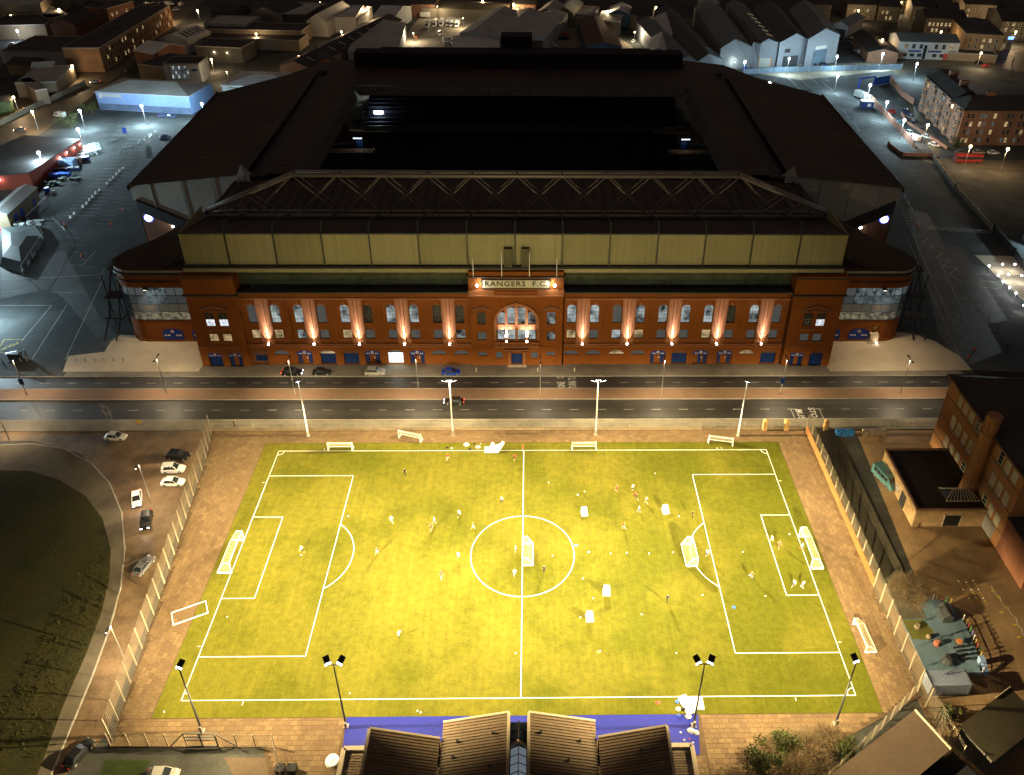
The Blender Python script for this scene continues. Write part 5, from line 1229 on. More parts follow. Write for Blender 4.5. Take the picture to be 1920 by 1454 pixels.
def car(label, px_, py_, deg, kind='car', col='black', on=False, group=None, ground=-.135, lights=False):
    p = at(px_, py_, .5); t = thing('car' if kind in ('car', 'suv') else {'pickup': 'pickup_truck', 'van': 'van', 'minibus': 'minibus'}[kind], label, {'car': 'car', 'suv': 'car', 'pickup': 'pickup truck', 'van': 'van', 'minibus': 'minibus'}[kind], (p.x, p.y, ground), radians(deg), group)
    parts, wm, rm, hm, tm, hl, W_, k = car_parts(kind, col, on)
    for nm, ms in parts.items():
        for me in ms: inst(nm, me, t)
    wx = hl * .62
    for s in (-1, 1):
        for x in (-wx, wx): w = inst('wheel', wm, t, (x, s * (W_ - .1), .33)); inst('rim', rm, w)
        bzl = .58 if k == 'car' else .72
        inst('headlight', hm, t, (hl - .02, s * W_ * .62, bzl)); inst('taillight', tm, t, (-hl - .0, s * W_ * .62, bzl + .08))
    if lights:
        d = Vector((cos(radians(deg)), sin(radians(deg)), 0)); q = Vector((p.x, p.y, .6)) + d * (hl + .1)
        spot('headlight_beam', q, q + d * 6 + Vector((0, 0, -.8)), 120, (.85, .9, 1), 70, .8, .1)
    return t
car('black estate car with lit lamps, leftmost of those parked before the stadium', 548, 698, 0, 'suv', 'black', True, 'cars parked before the stadium front')
car('black saloon car second from the left in the row before the stadium', 604, 697, 0, 'car', 'black', False, 'cars parked before the stadium front')
car('silver hatchback parked before the stadium in front of the blue gates', 703, 697, 0, 'suv', 'silver', False, 'cars parked before the stadium front')
car('bright blue car, rightmost of those parked before the stadium', 846, 697, 0, 'car', 'blue', False, 'cars parked before the stadium front')
car('dark car with lit lamps driving left on the nearer carriageway', 851, 752, 180, 'car', 'black', True, lights=True)
car('white car with dark roof glass parked across the asphalt left of the pitch', 217, 818, -3, 'car', 'white', False)
car('black off roader, topmost of three parked by the left fence', 334, 854, -6, 'suv', 'black', False, 'cars parked nose to the left fence')
car('white pickup with a canopy, middle of three parked by the left fence', 325, 879, 3, 'pickup', 'white', False, 'cars parked nose to the left fence')
car('white saloon, lowest of three parked by the left fence', 324, 903, 0, 'car', 'white', False, 'cars parked nose to the left fence')
car('white car with headlights on, first of the queue on the side road', 256, 934, -68, 'car', 'white', True, 'cars queuing down the side road', lights=True)
car('black car with headlights on, second in the queue on the side road', 274, 975, -74, 'suv', 'black', True, 'cars queuing down the side road', lights=True)
car('grey car stopped beside the left fence below the queue', 269, 1060, 75, 'car', 'grey', False)
car('black car parked alone at the bottom of the side road', 147, 1412, 68, 'car', 'black', False)
car('silver car cut off by the bottom edge left of the pavilion', 305, 1452, 0, 'car', 'silver', False)
car('teal minibus parked beside the single storey annexe', 1660, 899, -74, 'minibus', 'teal', False)
misc = [(37, 243, 205, 'car', 'grey', True, 'car with red tail lights on the street at the far left edge'), (178, 153, 215, 'car', 'silver', True, 'car with red tail lights further up the left street'), (306, 217, 0, 'suv', 'dkblue', False, 'dark blue car, left of two by the blue warehouse wall'), (321, 218, 0, 'car', 'dkblue', False, 'dark blue car, right of two by the blue warehouse wall'), (310, 257, 10, 'car', 'dkblue', False, 'dark blue car beside the far left stand roof'), (112, 217, 160, 'van', 'white', False, 'white van by the left street behind the car park'),
 (237, 133, 130, 'car', 'grey', False, 'grey car on the corner of the left street'), (233, 107, 35, 'car', 'black', False, 'black car turning in the left street by the terrace'),
 (1672, 208, 100, 'car', 'red', False, 'red car in the lane inside the right boundary wall'), (1700, 210, -60, 'suv', 'dkblue', False, 'dark blue car at the top of the row below the tenement'), (1708, 219, -60, 'car', 'grey', False, 'grey car second in the row below the tenement'), (1716, 229, -58, 'car', 'black', False, 'black car third in the row below the tenement'), (1690, 229, 100, 'car', 'teal', False, 'teal car beside the right boundary wall'), (1702, 248, 112, 'suv', 'white', False, 'white car with glare beside the right boundary wall'), (1714, 260, 110, 'van', 'white', False, 'white van lowest beside the right boundary wall'), (1727, 243, -60, 'car', 'grey', False, 'grey car fourth in the row below the tenement'), (1738, 256, -58, 'car', 'white', False, 'white car fifth in the row below the tenement'), (1752, 271, -55, 'car', 'white', False, 'white car at the bottom of the row below the tenement'),
 (1801, 285, 0, 'car', 'grey', False, 'grey car, left of three before the tenement front'), (1835, 285, 0, 'car', 'silver', False, 'silver car, middle of three before the tenement front'), (1863, 286, 0, 'car', 'white', False, 'white car, right of three before the tenement front'), (1836, 118, 0, 'suv', 'black', False, 'black car on the street beyond the tenement'), (1848, 124, 10, 'car', 'red', False, 'red car on the street beyond the tenement'),
 (1514, 114, 5, 'van', 'white', False, 'white van before the big grey shed doors'), (1487, 117, 0, 'car', 'silver', False, 'silver car under the lamp by the big grey shed'), (1590, 62, 60, 'car', 'white', False, 'white car at the top of the yard beside the big shed'), (1598, 70, 30, 'car', 'silver', False, 'silver car second in the yard beside the big shed'), (1588, 76, 10, 'car', 'grey', False, 'grey car in the yard beside the big shed'), (1604, 80, -20, 'car', 'white', False, 'white car lower in the yard beside the big shed'), (1607, 94, 30, 'car', 'silver', False, 'silver car by the shed yard gate'), (1617, 99, 0, 'van', 'white', False, 'white van by the shed yard gate'),
 (824, 64, -80, 'van', 'white', False, 'small white van alone in the lorry yard'), (839, 76, 20, 'van', 'white', False, 'white van, upper of two in the lorry yard'), (841, 84, 15, 'van', 'silver', False, 'silver van, lower of two in the lorry yard'), (1050, 50, -10, 'van', 'white', False, 'long white van at the top of the right hand yard'), (1035, 52, -10, 'van', 'white', False, 'white van next to the long white van in the right hand yard'), (1036, 86, -5, 'van', 'white', False, 'white box van low in the right hand yard'), (1049, 80, 90, 'car', 'white', False, 'small white car in the right hand yard'), (1089, 91, 0, 'car', 'dkblue', False, 'dark blue car by the brown roofed building'), (1188, 77, 70, 'car', 'white', False, 'small white car right of the brown roofed building'),
 (318, 8, 20, 'van', 'white', False, 'white van at the top end of the left street'), (340, 9, 90, 'van', 'white', False, 'white van further along the top of the left street'), (14, 70, 20, 'car', 'silver', False, 'silver car in the walled yard at far left'), (25, 83, 10, 'car', 'white', False, 'white car in the walled yard at far left')]
for (x, y, d, k, c, on, lab) in misc: car(lab, x, y, d, k, c, on)
# double-decker bus on the street below the tenement
p = at(1815, 299, 1); t = thing('bus', 'red bus on the street in front of the tenement', 'bus', (p.x, p.y, -.135), 0)
b = MB(); b.box(-5, 5, -1.25, 1.25, .4, 3.1); b.build('body', paint('busred', (.28, .025, .02)), t)
b = MB(); b.box(-4.8, 4.8, -1.28, -1.25, 1.5, 2.5); b.box(5, 5.03, -1.1, 1.1, 1.3, 2.6); b.build('window_band', GLASS, t)
wmm = car_parts('car', 'black', False)[1]
for x in (-3.2, 3.2):
    for y in (-1.15, 1.15): inst('wheel', wmm, t, (x, y, .33), scale=(1.3, 1, 1.3))
# lorries
def lorry(lab, x, y, deg, c='white'):
    p = at(x, y, 1.5); t = thing('lorry', lab, 'lorry', (p.x, p.y, -.135), radians(deg), 'lorries parked in the yard')
    b = MB(); b.box(-4.5, 2.4, -1.2, 1.2, .9, 3.7); b.build('cargo_box', mat('lorry_box_' + c, (.6, .6, .56) if c == 'white' else (.3, .3, .3), .6), t)
    b = MB(); b.prism([(2.6, -1.15), (4.5, -1.15), (4.5, 1.15), (2.6, 1.15)], .5, 2.9, [(2.6, -1.1), (4.1, -1.1), (4.1, 1.1), (2.6, 1.1)]); b.build('cab', WHITE, t)
    b = MB(); b.poly([(4.46, -1, 1.6), (4.46, 1, 1.6), (4.2, 1, 2.7), (4.2, -1, 2.7)]); b.build('windscreen', GLASS, t)
    for xx in (-3, -1.8, 3.3):
        for yy in (-1.05, 1.05): inst('wheel', wmm, t, (xx, yy, .45), scale=(1.35, 1, 1.35))
for i, (x, y, d) in enumerate(((803, 46, -95), (816, 44, -95), (829, 43, -95), (841, 42, -95), (849, 43, -95), (858, 44, -95), (802, 29, 0), (842, 29, 0))):
    lorry(['white lorry at the left end of the yard row', 'white lorry second from left in the yard row', 'white lorry third from left in the yard row', 'white lorry fourth from left in the yard row', 'white lorry second from right in the yard row', 'white lorry at the right end of the yard row', 'white lorry parked sideways behind the left of the row', 'white lorry parked sideways behind the right of the row'][i], x, y, d)
# ------------------------------------------------------------------ buildings helper
def near_rect(A, B, C):
    ax = (B - A); ax.z = 0; w = ax.length; ax.normalize(); n = Vector((-ax.y, ax.x, 0)); d = (C - B).dot(n)
    return w, d, atan2(ax.y, ax.x)
def wins_on(root, face, w, d, cols, rows, z0, dz, ww, wh, lit=.1, x0=None, x1=None, glass=None, fm=None, nx=1, nz=2, litm=None):
    span = w if face in 'fb' else d
    a = 1.2 if x0 is None else x0; b = span - 1.2 if x1 is None else x1
    for i in range(cols):
        u = a + (b - a) * (i + .5) / cols
        for j in range(rows):
            z = z0 + j * dz
            if face == 'f': x, y, rz = u, -.05, 0
            elif face == 'r': x, y, rz = w + .05, u, pi/2
            elif face == 'l': x, y, rz = -.05, span - u, -pi/2
            gm = (litm or W_WARM) if random.random() < lit else (glass or W_DK)
            add_window(root, x, y, z, ww, wh, 0, nx, nz, gm, fm or FRAME, rz, key='b', bar=.12)
def bldg(name, label, A, B, C, h, roof='flat', rh=2.0, wm=None, rm=None, cat='building', group=None, n=1, z0=-.15, par=.0, over=.3):
    """A, B: front eaves corners (left, right), C: rear corner on B's side, as surveyed at eaves height"""
    PA, PB, PC = at(*A, h), at(*B, h), at(*C, h)
    w, d, rz = near_rect(PA, PB, PC)
    if d < 0: d = abs(d)
    t = thing(name, label, cat, (PA.x, PA.y, 0), rz, group)
    wm = wm or BRICKD; rm = rm or ROOFM
    b = MB(); b.prism([(0, 0), (w, 0), (w, d), (0, d)], z0, h - .02)
    if roof == 'gy':
        sw = w / n
        for k in range(n):
            for y in (0, d): b.poly([(k*sw, y, h - .02), ((k+1)*sw, y, h - .02), ((k+.5)*sw, y, h + rh)])
    if roof == 'gx':
        for x in (0, w): b.poly([(x, 0, h - .02), (x, d, h - .02), (x, d/2, h + rh)])
    b.build('wall', wm, t)
    o = over
    def sheet_(pts, nm='roof_slope'):
        b = MB(); b.poly(pts); b.poly([(p[0], p[1], p[2] - .18) for p in reversed(pts)])
        for i in range(len(pts)):
            p, q = pts[i], pts[(i+1) % len(pts)]; b.poly([p, (p[0], p[1], p[2] - .18), (q[0], q[1], q[2] - .18), q])
        b.build(nm, rm, t)
    if roof == 'flat':
        b = MB(); b.prism([(-.1, -.1), (w + .1, -.1), (w + .1, d + .1), (-.1, d + .1)], h, h + .15); b.build('roof', rm, t)
        b = MB()
        for p, q in (((0, 0), (w, 0)), ((w, 0), (w, d)), ((w, d), (0, d)), ((0, d), (0, 0))): b.bar((p[0], p[1], h + .35), (q[0], q[1], h + .35), .3, .5)
        b.build('parapet', KERB, t)
    elif roof == 'gy':
        sw = w / n
        for k in range(n):
            x0, xm, x1 = k*sw, (k+.5)*sw, (k+1)*sw
            sheet_([(x0 - (o if k == 0 else 0), -o, h), (xm, -o, h + rh), (xm, d + o, h + rh), (x0 - (o if k == 0 else 0), d + o, h)][::-1]); sheet_([(xm, -o, h + rh), (x1 + (o if k == n-1 else 0), -o, h), (x1 + (o if k == n-1 else 0), d + o, h), (xm, d + o, h + rh)][::-1])
    elif roof == 'gx':
        sheet_([(-o, -o, h), (w + o, -o, h), (w + o, d/2, h + rh), (-o, d/2, h + rh)]); sheet_([(-o, d/2, h + rh), (w + o, d/2, h + rh), (w + o, d + o, h), (-o, d + o, h)])
    elif roof == 'hip':
        m_ = min(w, d) / 2
        if w >= d:
            r0, r1 = (m_, d/2, h + rh), (w - m_, d/2, h + rh)
            sheet_([(-o, -o, h), (w + o, -o, h), r1, r0]); sheet_([(w + o, -o, h), (w + o, d + o, h), r1]); sheet_([(w + o, d + o, h), (-o, d + o, h), r0, r1]); sheet_([(-o, d + o, h), (-o, -o, h), r0])
        else:
            r0, r1 = (w/2, m_, h + rh), (w/2, d - m_, h + rh)
            sheet_([(-o, -o, h), (w + o, -o, h), r0]); sheet_([(w + o, -o, h), (w + o, d + o, h), r1, r0]); sheet_([(w + o, d + o, h), (-o, d + o, h), r1]); sheet_([(-o, d + o, h), (-o, -o, h), r0, r1])
    return t, w, d
def skylights(t, w, d, h, rh, n, x_off, glassm, side='r', per=4, sw=None):
    pass
BUFF = mat('buff_render', (0.19, 0.165, 0.12), .8, .15, .6); WHITEW = mat('white_render', (0.36, 0.37, 0.36), .75, .1, .6); SHEDW = mat('shed_cladding', (0.25, 0.27, 0.30), .6, .08, .3)
BLUEW = mat('blue_grey_cladding', (0.17, 0.26, 0.46), .6, .12, .3); TANW = mat('tan_panel', (0.20, 0.155, 0.10), .8, .15, .5); STONE = mat('red_sandstone', (0.26, 0.14, 0.085), .85, .22, .6, fine=.25)
SLATE = mat('slate_roof', (0.05, 0.046, 0.045), .7, .25, .8); BROWNR = mat('brown_roof', (0.11, 0.06, 0.04), .7, .12, .4)
DKW = mat('dark_render', (0.09, 0.085, 0.07), .8, .2, .6)
SKYL = mat('rooflight_grp', (0.45, 0.47, 0.42), .6, .1, 1)

# ------------------------------------------------------------------ pavilion below the pitch
PT = thing('sports_pavilion', 'pavilion with four ribbed brown roof slopes and a glazed spine at the bottom edge', 'building', (0, -40, 0))
RIBR = [mat('pavilion_sheet', (0.165, 0.115, 0.07), .55, .12, .5), mat('pavilion_sheet_b', (0.145, 0.10, 0.062), .55, .12, .5), mat('pavilion_sheet_c', (0.18, 0.128, 0.078), .55, .12, .5)]
RIB = mat('pavilion_rib', (0.24, 0.175, 0.105), .5, .12, .5); TRIM = mat('pavilion_trim', (0.40, 0.33, 0.23), .6, .1, .8)
def pav_roof(xr, zr, xv, zv, yf, yb):
    n = int((yf - yb) / .42)
    for k in range(n):
        y0 = yf - k * .42; y1 = y0 - .42
        b = MB(); b.poly([(xr, y0, zr), (xv, y0, zv), (xv, y1, zv), (xr, y1, zr)][:: (1 if xr > xv else -1)])
        b.bar((xr, y0 - .03, zr + .05), (xv, y0 - .03, zv + .05), .13, .12); b.build('roof_sheet', RIBR[k * 7 % 3], PT, world=True)
    b = MB(); b.bar((xr, yf + .15, zr), (xv, yf + .15, zv), .3, .35); b.bar((xr, yf, zr + .05), (xr, yb, zr + .05), .4, .25); b.build('verge_trim', TRIM, PT, world=True)
    b = MB(); b.poly([(xr, yf, 0), (xv, yf, 0), (xv, yf, zv), (xr, yf, zr)]); b.build('gable_wall', BUFF, PT, world=True)
pav_roof(-1.55, 5.8, -10.7, 3.55, -33.5, -46.5); pav_roof(-20.3, 6.4, -10.95, 3.85, -36.0, -46.5); pav_roof(1.2, 5.8, 10.5, 3.55, -33.5, -46.5); pav_roof(20.0, 6.4, 10.75, 3.85, -36.0, -46.5)
for s, xo, xe in ((-1, -20.4, -24.0), (1, 20.1, 23.6)):
    a, c = min(xo, xe), max(xo, xe)
    b = MB(); b.box(a, c, -46, -36.6, -.1, 2.6); b.box(min(xe, xe + s * 6.5), max(xe, xe + s * 6.5), -46, -41.2, -.1, 2.6); b.build('side_wing', BUFF, PT, world=True)
    b = MB()
    pth = [(xo, -36.6), (xe, -36.6), (xe, -41.2), (xe + s * 6.5, -41.2), (xe + s * 6.5, -46)]
    for p, q in zip(pth[:-1], pth[1:]): b.bar((*p, 2.85), (*q, 2.85), .62, .5)
    b.build('parapet', TRIM, PT, world=True)
    k = 0; y = -37.2
    while y > -46:
        b = MB(); x1 = xe if y > -41.8 else xe + s * 6
        b.box(min(xo, x1) + .35, max(xo, x1) - .35, y - .3, y - .06, 2.6, 2.72); b.build('roof_sheet', RIBR[k % 3], PT, world=True); y -= .36; k += 1
b = MB(); b.box(xe + 1.2, xe + 3.4, -44, -42.6, 2.72, 3.3); b.box(xe + 1.9, xe + 2.7, -43.7, -42.9, 3.3, 3.4); b.build('roof_hatch', PAVEL, PT, world=True)
# glazed spine
SPG = mat('spine_glass', (0.10, 0.16, 0.22), .15, .4, 1.5, spec=.8)
b = MB(); b.box(-1.5, 1.15, -46.5, -33.6, -.1, 3.9); b.build('spine_wall', DSTEEL, PT, world=True)
for k in range(10):
    y0 = -34.2 - k * 1.15; lit = k > 2
    for s in (-1, 1):
        b = MB(); xc_ = -.17; b.poly([(xc_, y0, 5.0), (xc_ + s * 1.05, y0, 4.2), (xc_ + s * 1.05, y0 - 1.05, 4.2), (xc_, y0 - 1.05, 5.0)]); pn = b.build('glass_pane', SPG if not lit else mat('spine_glass_lit', (0.30, 0.38, 0.42), .2, .4, 2, emit=((.6, .75, .9), .18)), PT, world=True)
        b = MB(); b.bar((xc_, y0 - 1.1, 5.03), (xc_ + s * 1.1, y0 - 1.1, 4.2), .1); b.build('glazing_bar', TRIM if lit else DSTEEL, pn)
MATS['spine_glass_lit'].cycles.emission_sampling = 'NONE'
b = MB(); b.bar((-.17, -34, 5.06), (-.17, -46.5, 5.06), .12); b.bar((-1.4, -37.6, 4.6), (-.17, -37.2, 5.5), .3); b.bar((1.05, -37.6, 4.6), (-.17, -37.2, 5.5), .3); b.build('ridge_bar', TRIM, PT, world=True)
for x, y, z in ((-8.5, -36.5, 4.15), (-3.7, -36.0, 5.35), (2.9, -36.1, 5.45), (8.2, -36.6, 4.15), (-9, -38.6, 4.0), (16.2, -38.5, 5.4), (-3.9, -40.5, 5.3), (6.5, -39.5, 4.6)):
    b = MB(); b.box(x - .16, x + .16, y - .16, y + .16, z, z + .3); b.tube((x, y, z + .3), (x, y, z + .5), .07, n=6); b.build('roof_vent', DSTEEL, PT, world=True)
p = at(623, 1427, .1); t = thing('round_lid', 'round white lid on the paving left of the pavilion parapet', 'lid', (p.x, p.y, 0))
b = MB(); b.tube((0, 0, 0), (0, 0, .35), 1.0, .9, 16); b.tube((0, 0, .35), (0, 0, .42), .3, n=10); b.build('lid', WHITE, t)
for i, (x, y) in enumerate(((525, 1440), (547, 1440))):
    p = at(x, y, 1); t = thing('wheeled_bin', ['dark wheeled bin by the bottom fence, the left one of a pair', 'dark wheeled bin by the bottom fence, the right one of a pair'][i], 'bin', (p.x, p.y, -.14))
    b = MB(); b.prism([(-.55, -.45), (.55, -.45), (.55, .45), (-.55, .45)], .1, 1.2, [(-.62, -.5), (.62, -.5), (.62, .5), (-.62, .5)]); b.build('bin_body', DSTEEL, t)
    b = MB(); b.box(-.66, .66, -.55, .55, 1.2, 1.3); b.build('bin_lid', BLACK, t)
S('grass_patch', [(196, 1425), (285, 1425), (262, 1454), (185, 1460)], -.12, mat('green_grass', (0.03, 0.045, 0.008), .95, .3, 1))  # small patch, greener than the verge grass
S('yard_paving', [(420, 1420), (560, 1420), (590, 1460), (440, 1460)], -.13, mat('yard_slabs', (.10, .07, .045), .85, .3, 1))

# ------------------------------------------------------------------ school block and annexe
SCB = mat('school_brick', (0.40, 0.20, 0.085), .85, .22, .7, fine=.25, bump=.2)
t = thing('school_building', 'tall brown brick school block with rows of sash windows beyond the right fence', 'building', (84.9, 29.5, 0), -pi/2)
# local frame: x runs toward the camera along the facade, y runs away from the pitch
b = MB(); b.prism([(0, 0), (28.6, 0), (28.6, 16), (0, 16)], -.15, 17.0); b.build('wall', SCB, t)
b = MB(); b.prism([(-.5, -.5), (29.1, -.5), (29.1, 16.5), (-.5, 16.5)], 17.0, 17.35); b.prism([(0, 0), (28.6, 0), (28.6, 16), (0, 16)], 17.35, 20.4, [(5, 5), (23.6, 5), (23.6, 11), (5, 11)]); b.build('roof', SLATE, t)
b = MB(); b.box(-.6, 29.2, -.75, -.35, 16.9, 17.3); b.build('gutter', mat('gutter_brown', (0.16, 0.10, 0.06), .6), t)
for z in (3.4, 8.4, 13.2): b = MB(); b.box(0, 28.6, -.1, 0, z - .25, z); b.build('string_course', STONE, t)
b = MB(); b.tube((17.6, -1.3, -.15), (17.6, -1.3, 17.5), 1.6, 1.25, 10); b.tube((17.6, -1.3, 17.5), (17.6, -1.3, 21.0), 1.0, 1.1, 10); b.tube((17.6, -1.3, 21.0), (17.6, -1.3, 21.5), 1.35, n=10)
for k in range(6): a = k * pi / 3; b.bar((17.6 + 1.25 * cos(a), -1.3 + 1.05 * sin(a), 18), (17.6 + 1.1 * cos(a), -1.3 + 1.1 * sin(a), 20.9), .3)
b.build('chimney_turret', SCB, t)
SASH = mat('sash_white', (0.6, 0.58, 0.5), .6); BLIND = mat('window_blind', (0.55, 0.50, 0.34), .7, .3, 2)
for zr in (4.5, 9.7, 15.0):
    for yy in (24.4, 22.0, 19.5, 17.0, 14.5, 8.1, 5.7, 3.3):
        o = add_window(t, 29.5 - yy, -.06, zr - 1.25, 1.35, 2.5, 0, 1, 3, BLIND if random.random() < .7 else W_DK, SASH, 0, key='b', bar=.15)
        b = MB(); b.box(29.5 - yy - .85, 29.5 - yy + .85, -.22, 0, zr - 1.5, zr - 1.28); b.build('sill', KERB, t)
b = MB(); b.box(20.5, 26.5, -.08, 0, 0, 2.7)
for k in range(9): b.box(20.5, 26.5, -.12, -.08, .3 * k + .05, .3 * k + .15)
b.build('garage_shutter', mat('shutter_grey', (0.33, 0.33, 0.31), .6), t)
t, w, d = bldg('school_wing', 'dark rear wing of the brick school block at the right edge', (1861, 742), (1990, 745), (1990, 700), 17, 'hip', 3, SCB, SLATE)
t = thing('school_extension', 'low dark block with a grey wall at the foot of the school block', 'building', (84.9, -8, 0)); b = MB(); b.box(0, 16, 0, 8.9, -.15, 7.5); b.build('wall', mat('reddish_render', (.22, .09, .05), .8), t); b = MB(); b.box(-.3, 16.3, -.3, 9.0, 7.5, 7.8); b.build('roof', SLATE, t); b = MB(); b.box(.8, 15, -.07, 0, 0, 2.6); b.build('shutter', MATS['shutter_grey'], t)
# annexe with parapet and lean rooflight
t = thing('annexe', 'single storey stone annexe with a dark flat roof in front of the school', 'building', (71.8, 6.3, 0))
b = MB(); b.prism([(0, 0), (13.0, 0), (13.0, 16.4), (.3, 16.4)], -.15, 3.9); b.build('wall', mat('ochre_rubble', (0.30, 0.20, 0.10), .85, .35, 2.5, fine=.4, bump=.6), t)
b = MB(); b.prism([(.1, .1), (12.9, .1), (12.9, 16.3), (.35, 16.3)], 3.9, 4.0); b.build('roof', mat('bitumen_roof', (0.022, 0.016, 0.014), .35, .4, .8), t)
b = MB()
for p, q in (((0, 0), (13, 0)), ((.3, 16.4), (13, 16.4)), ((0, 0), (.3, 16.4))): b.bar((*p, 4.12), (*q, 4.12), .4, .4)
b.build('parapet', mat('parapet_stone', (0.22, 0.13, 0.08), .8), t)
b = MB(); b.box(5.6, 8.6, -.07, 0, 0, 2.8); b.build('door', BLACK, t); b = MB(); b.box(5.4, 5.6, -.12, 0, 0, 3); b.box(8.6, 8.8, -.12, 0, 0, 3); b.box(5.4, 8.8, -.12, 0, 2.8, 3.0); b.build('door_frame', TRIM, t)
b = MB(); b.box(-.07, .05, 4.3, 6.3, 0, 2.9); b.build('side_door', GLASS, t)
add_window(t, .1, 11.5, 1.0, 1.2, 1.4, 0, 2, 2, W_COOL, FRAMEW, -pi/2, key='b')
add_window(t, .08, 8.0, 1.0, 1.2, 1.4, 0, 2, 2, W_WARM, FRAMEW, -pi/2, key='b')
b = MB(); q = [(6.3, 2.2, 4.1), (12.6, 2.2, 4.1), (12.6, 5.6, 4.1), (6.3, 5.6, 4.1)]; r0, r1 = (8.0, 3.9, 5.4), (11.0, 3.9, 5.4)
b.poly([q[0], q[1], r1, r0]); b.poly([q[1], q[2], r1]); b.poly([q[2], q[3], r0, r1]); b.poly([q[3], q[0], r0]); rl_ = b.build('rooflight', GLASS, t)
b = MB()
for k in range(10):
    x = 6.3 + .7 * k; xr_ = 8.0 + (11.0 - 8.0) * k / 9; b.bar((x, 2.2, 4.16), (xr_, 3.9, 5.46), .09); b.bar((x, 5.6, 4.16), (xr_, 3.9, 5.46), .09)
b.bar(q[0], q[1], .12); b.bar(r0, r1, .12); b.build('glazing_bars', TRIM, rl_)
# wheeled bins / containers by the pavement
for x0, x1, c, lab in ((1568, 1602, (.03, .16, .42), 'row of blue lidded bins behind the roadside railing'), (1618, 1662, (.28, .22, .17), 'row of dull brown bins right of the blue bins')):
    p, q = at(x0, 808, 1), at(x1, 808, 1); t = thing('bin_row', lab, 'bins', (p.x, p.y, -.14)); n = 4; w_ = (q.x - p.x) / n
    for k in range(n):
        b = MB(); b.prism([(k*w_ + .05, -.5), ((k+1)*w_ - .05, -.5), ((k+1)*w_ - .05, .5), (k*w_ + .05, .5)], 0, 1.15); b.prism([(k*w_ + .05, -.55), ((k+1)*w_ - .05, -.55), ((k+1)*w_ - .05, .55), (k*w_ + .05, .55)], 1.15, 1.35, [(k*w_ + .1, -.2), ((k+1)*w_ - .1, -.2), ((k+1)*w_ - .1, .4), (k*w_ + .1, .4)])
        b.build('bin', mat('bin_%d' % x0, c, .5), t)
# steel store, playground
t = thing('shipping_container', 'corrugated blue-grey steel container beside the near right fence', 'container', (60.9, -27.6, -.1), .02)
b = MB(); b.box(0, 6.0, 0, 2.45, .1, 2.55); b.build('container_body', mat('container_blue', (0.17, 0.21, 0.30), .5, .12, 1), t)
rb_ = MB(); rb_.box(-.05, .05, -.05, 0, .15, 2.5); rb_.box(-.06, .06, 0, 2.45, 2.55, 2.6); rm_ = rb_.mesh('corrugation', mat('container_rib', (0.22, 0.26, 0.36), .5, .12, 1))
for k in range(20): inst('corrugation', rm_, t, (.2 + k * .295, 0, 0))
b = MB()
for x in (0, 6.0): b.bar((x, 0, .1), (x, 0, 2.6), .16); b.bar((x, 0, 2.58), (x, 2.45, 2.58), .14)
b.build('frame', DSTEEL, t)
pg = [(66, -10.8), (69.5, -10.0), (71.4, -11.0), (72.2, -15), (71.6, -21), (70.5, -24.2), (62.3, -24), (61.9, -14.6)]
slab('playground_surface', pg[::-1], -.14, -.02, mat('rubber_blue', (0.10, 0.155, 0.20), .7, .15, .8))
sheet('playground_green', [(62.2, -14.2), (65.5, -14.2), (66.4, -16.3), (65.4, -18), (62.4, -17.8)][::1], -.01, mat('rubber_olive', (0.10, 0.10, 0.02), .8, .15, 1))
t = thing('playground_fence', 'low rail fence with coloured tops curving round the little playground', 'fence', (66, -10.8, 0)); b = MB(); path = [(66, -10.8), (69.5, -10.0), (71.4, -11.0), (72.3, -15), (71.8, -21), (70.6, -24.4)]
cl = [mat('peg_%d' % k, c, .6) for k, c in enumerate(((.5, .4, .05), (.45, .06, .05), (.08, .3, .12), (.1, .15, .5), (.6, .6, .55)))]
for p, q in zip(path[:-1], path[1:]):
    p, q = Vector((*p, 0)), Vector((*q, 0)); n = max(2, int((q - p).length / .7))
    b = MB(); o_ = Vector((66, -10.8, 0)); b.bar(p - o_ + Vector((0, 0, .9)), q - o_ + Vector((0, 0, .9)), .06); b.bar(p - o_ + Vector((0, 0, .4)), q - o_ + Vector((0, 0, .4)), .06); b.build('rail', DSTEEL, t)
    for k in range(n):
        r_ = p.lerp(q, k / n) - o_; b = MB(); b.tube(r_, r_ + Vector((0, 0, 1.0)), .05, n=5); b.ball(r_ + Vector((0, 0, 1.05)), .13, 6, 4); b.build('peg', cl[k % 5], t)
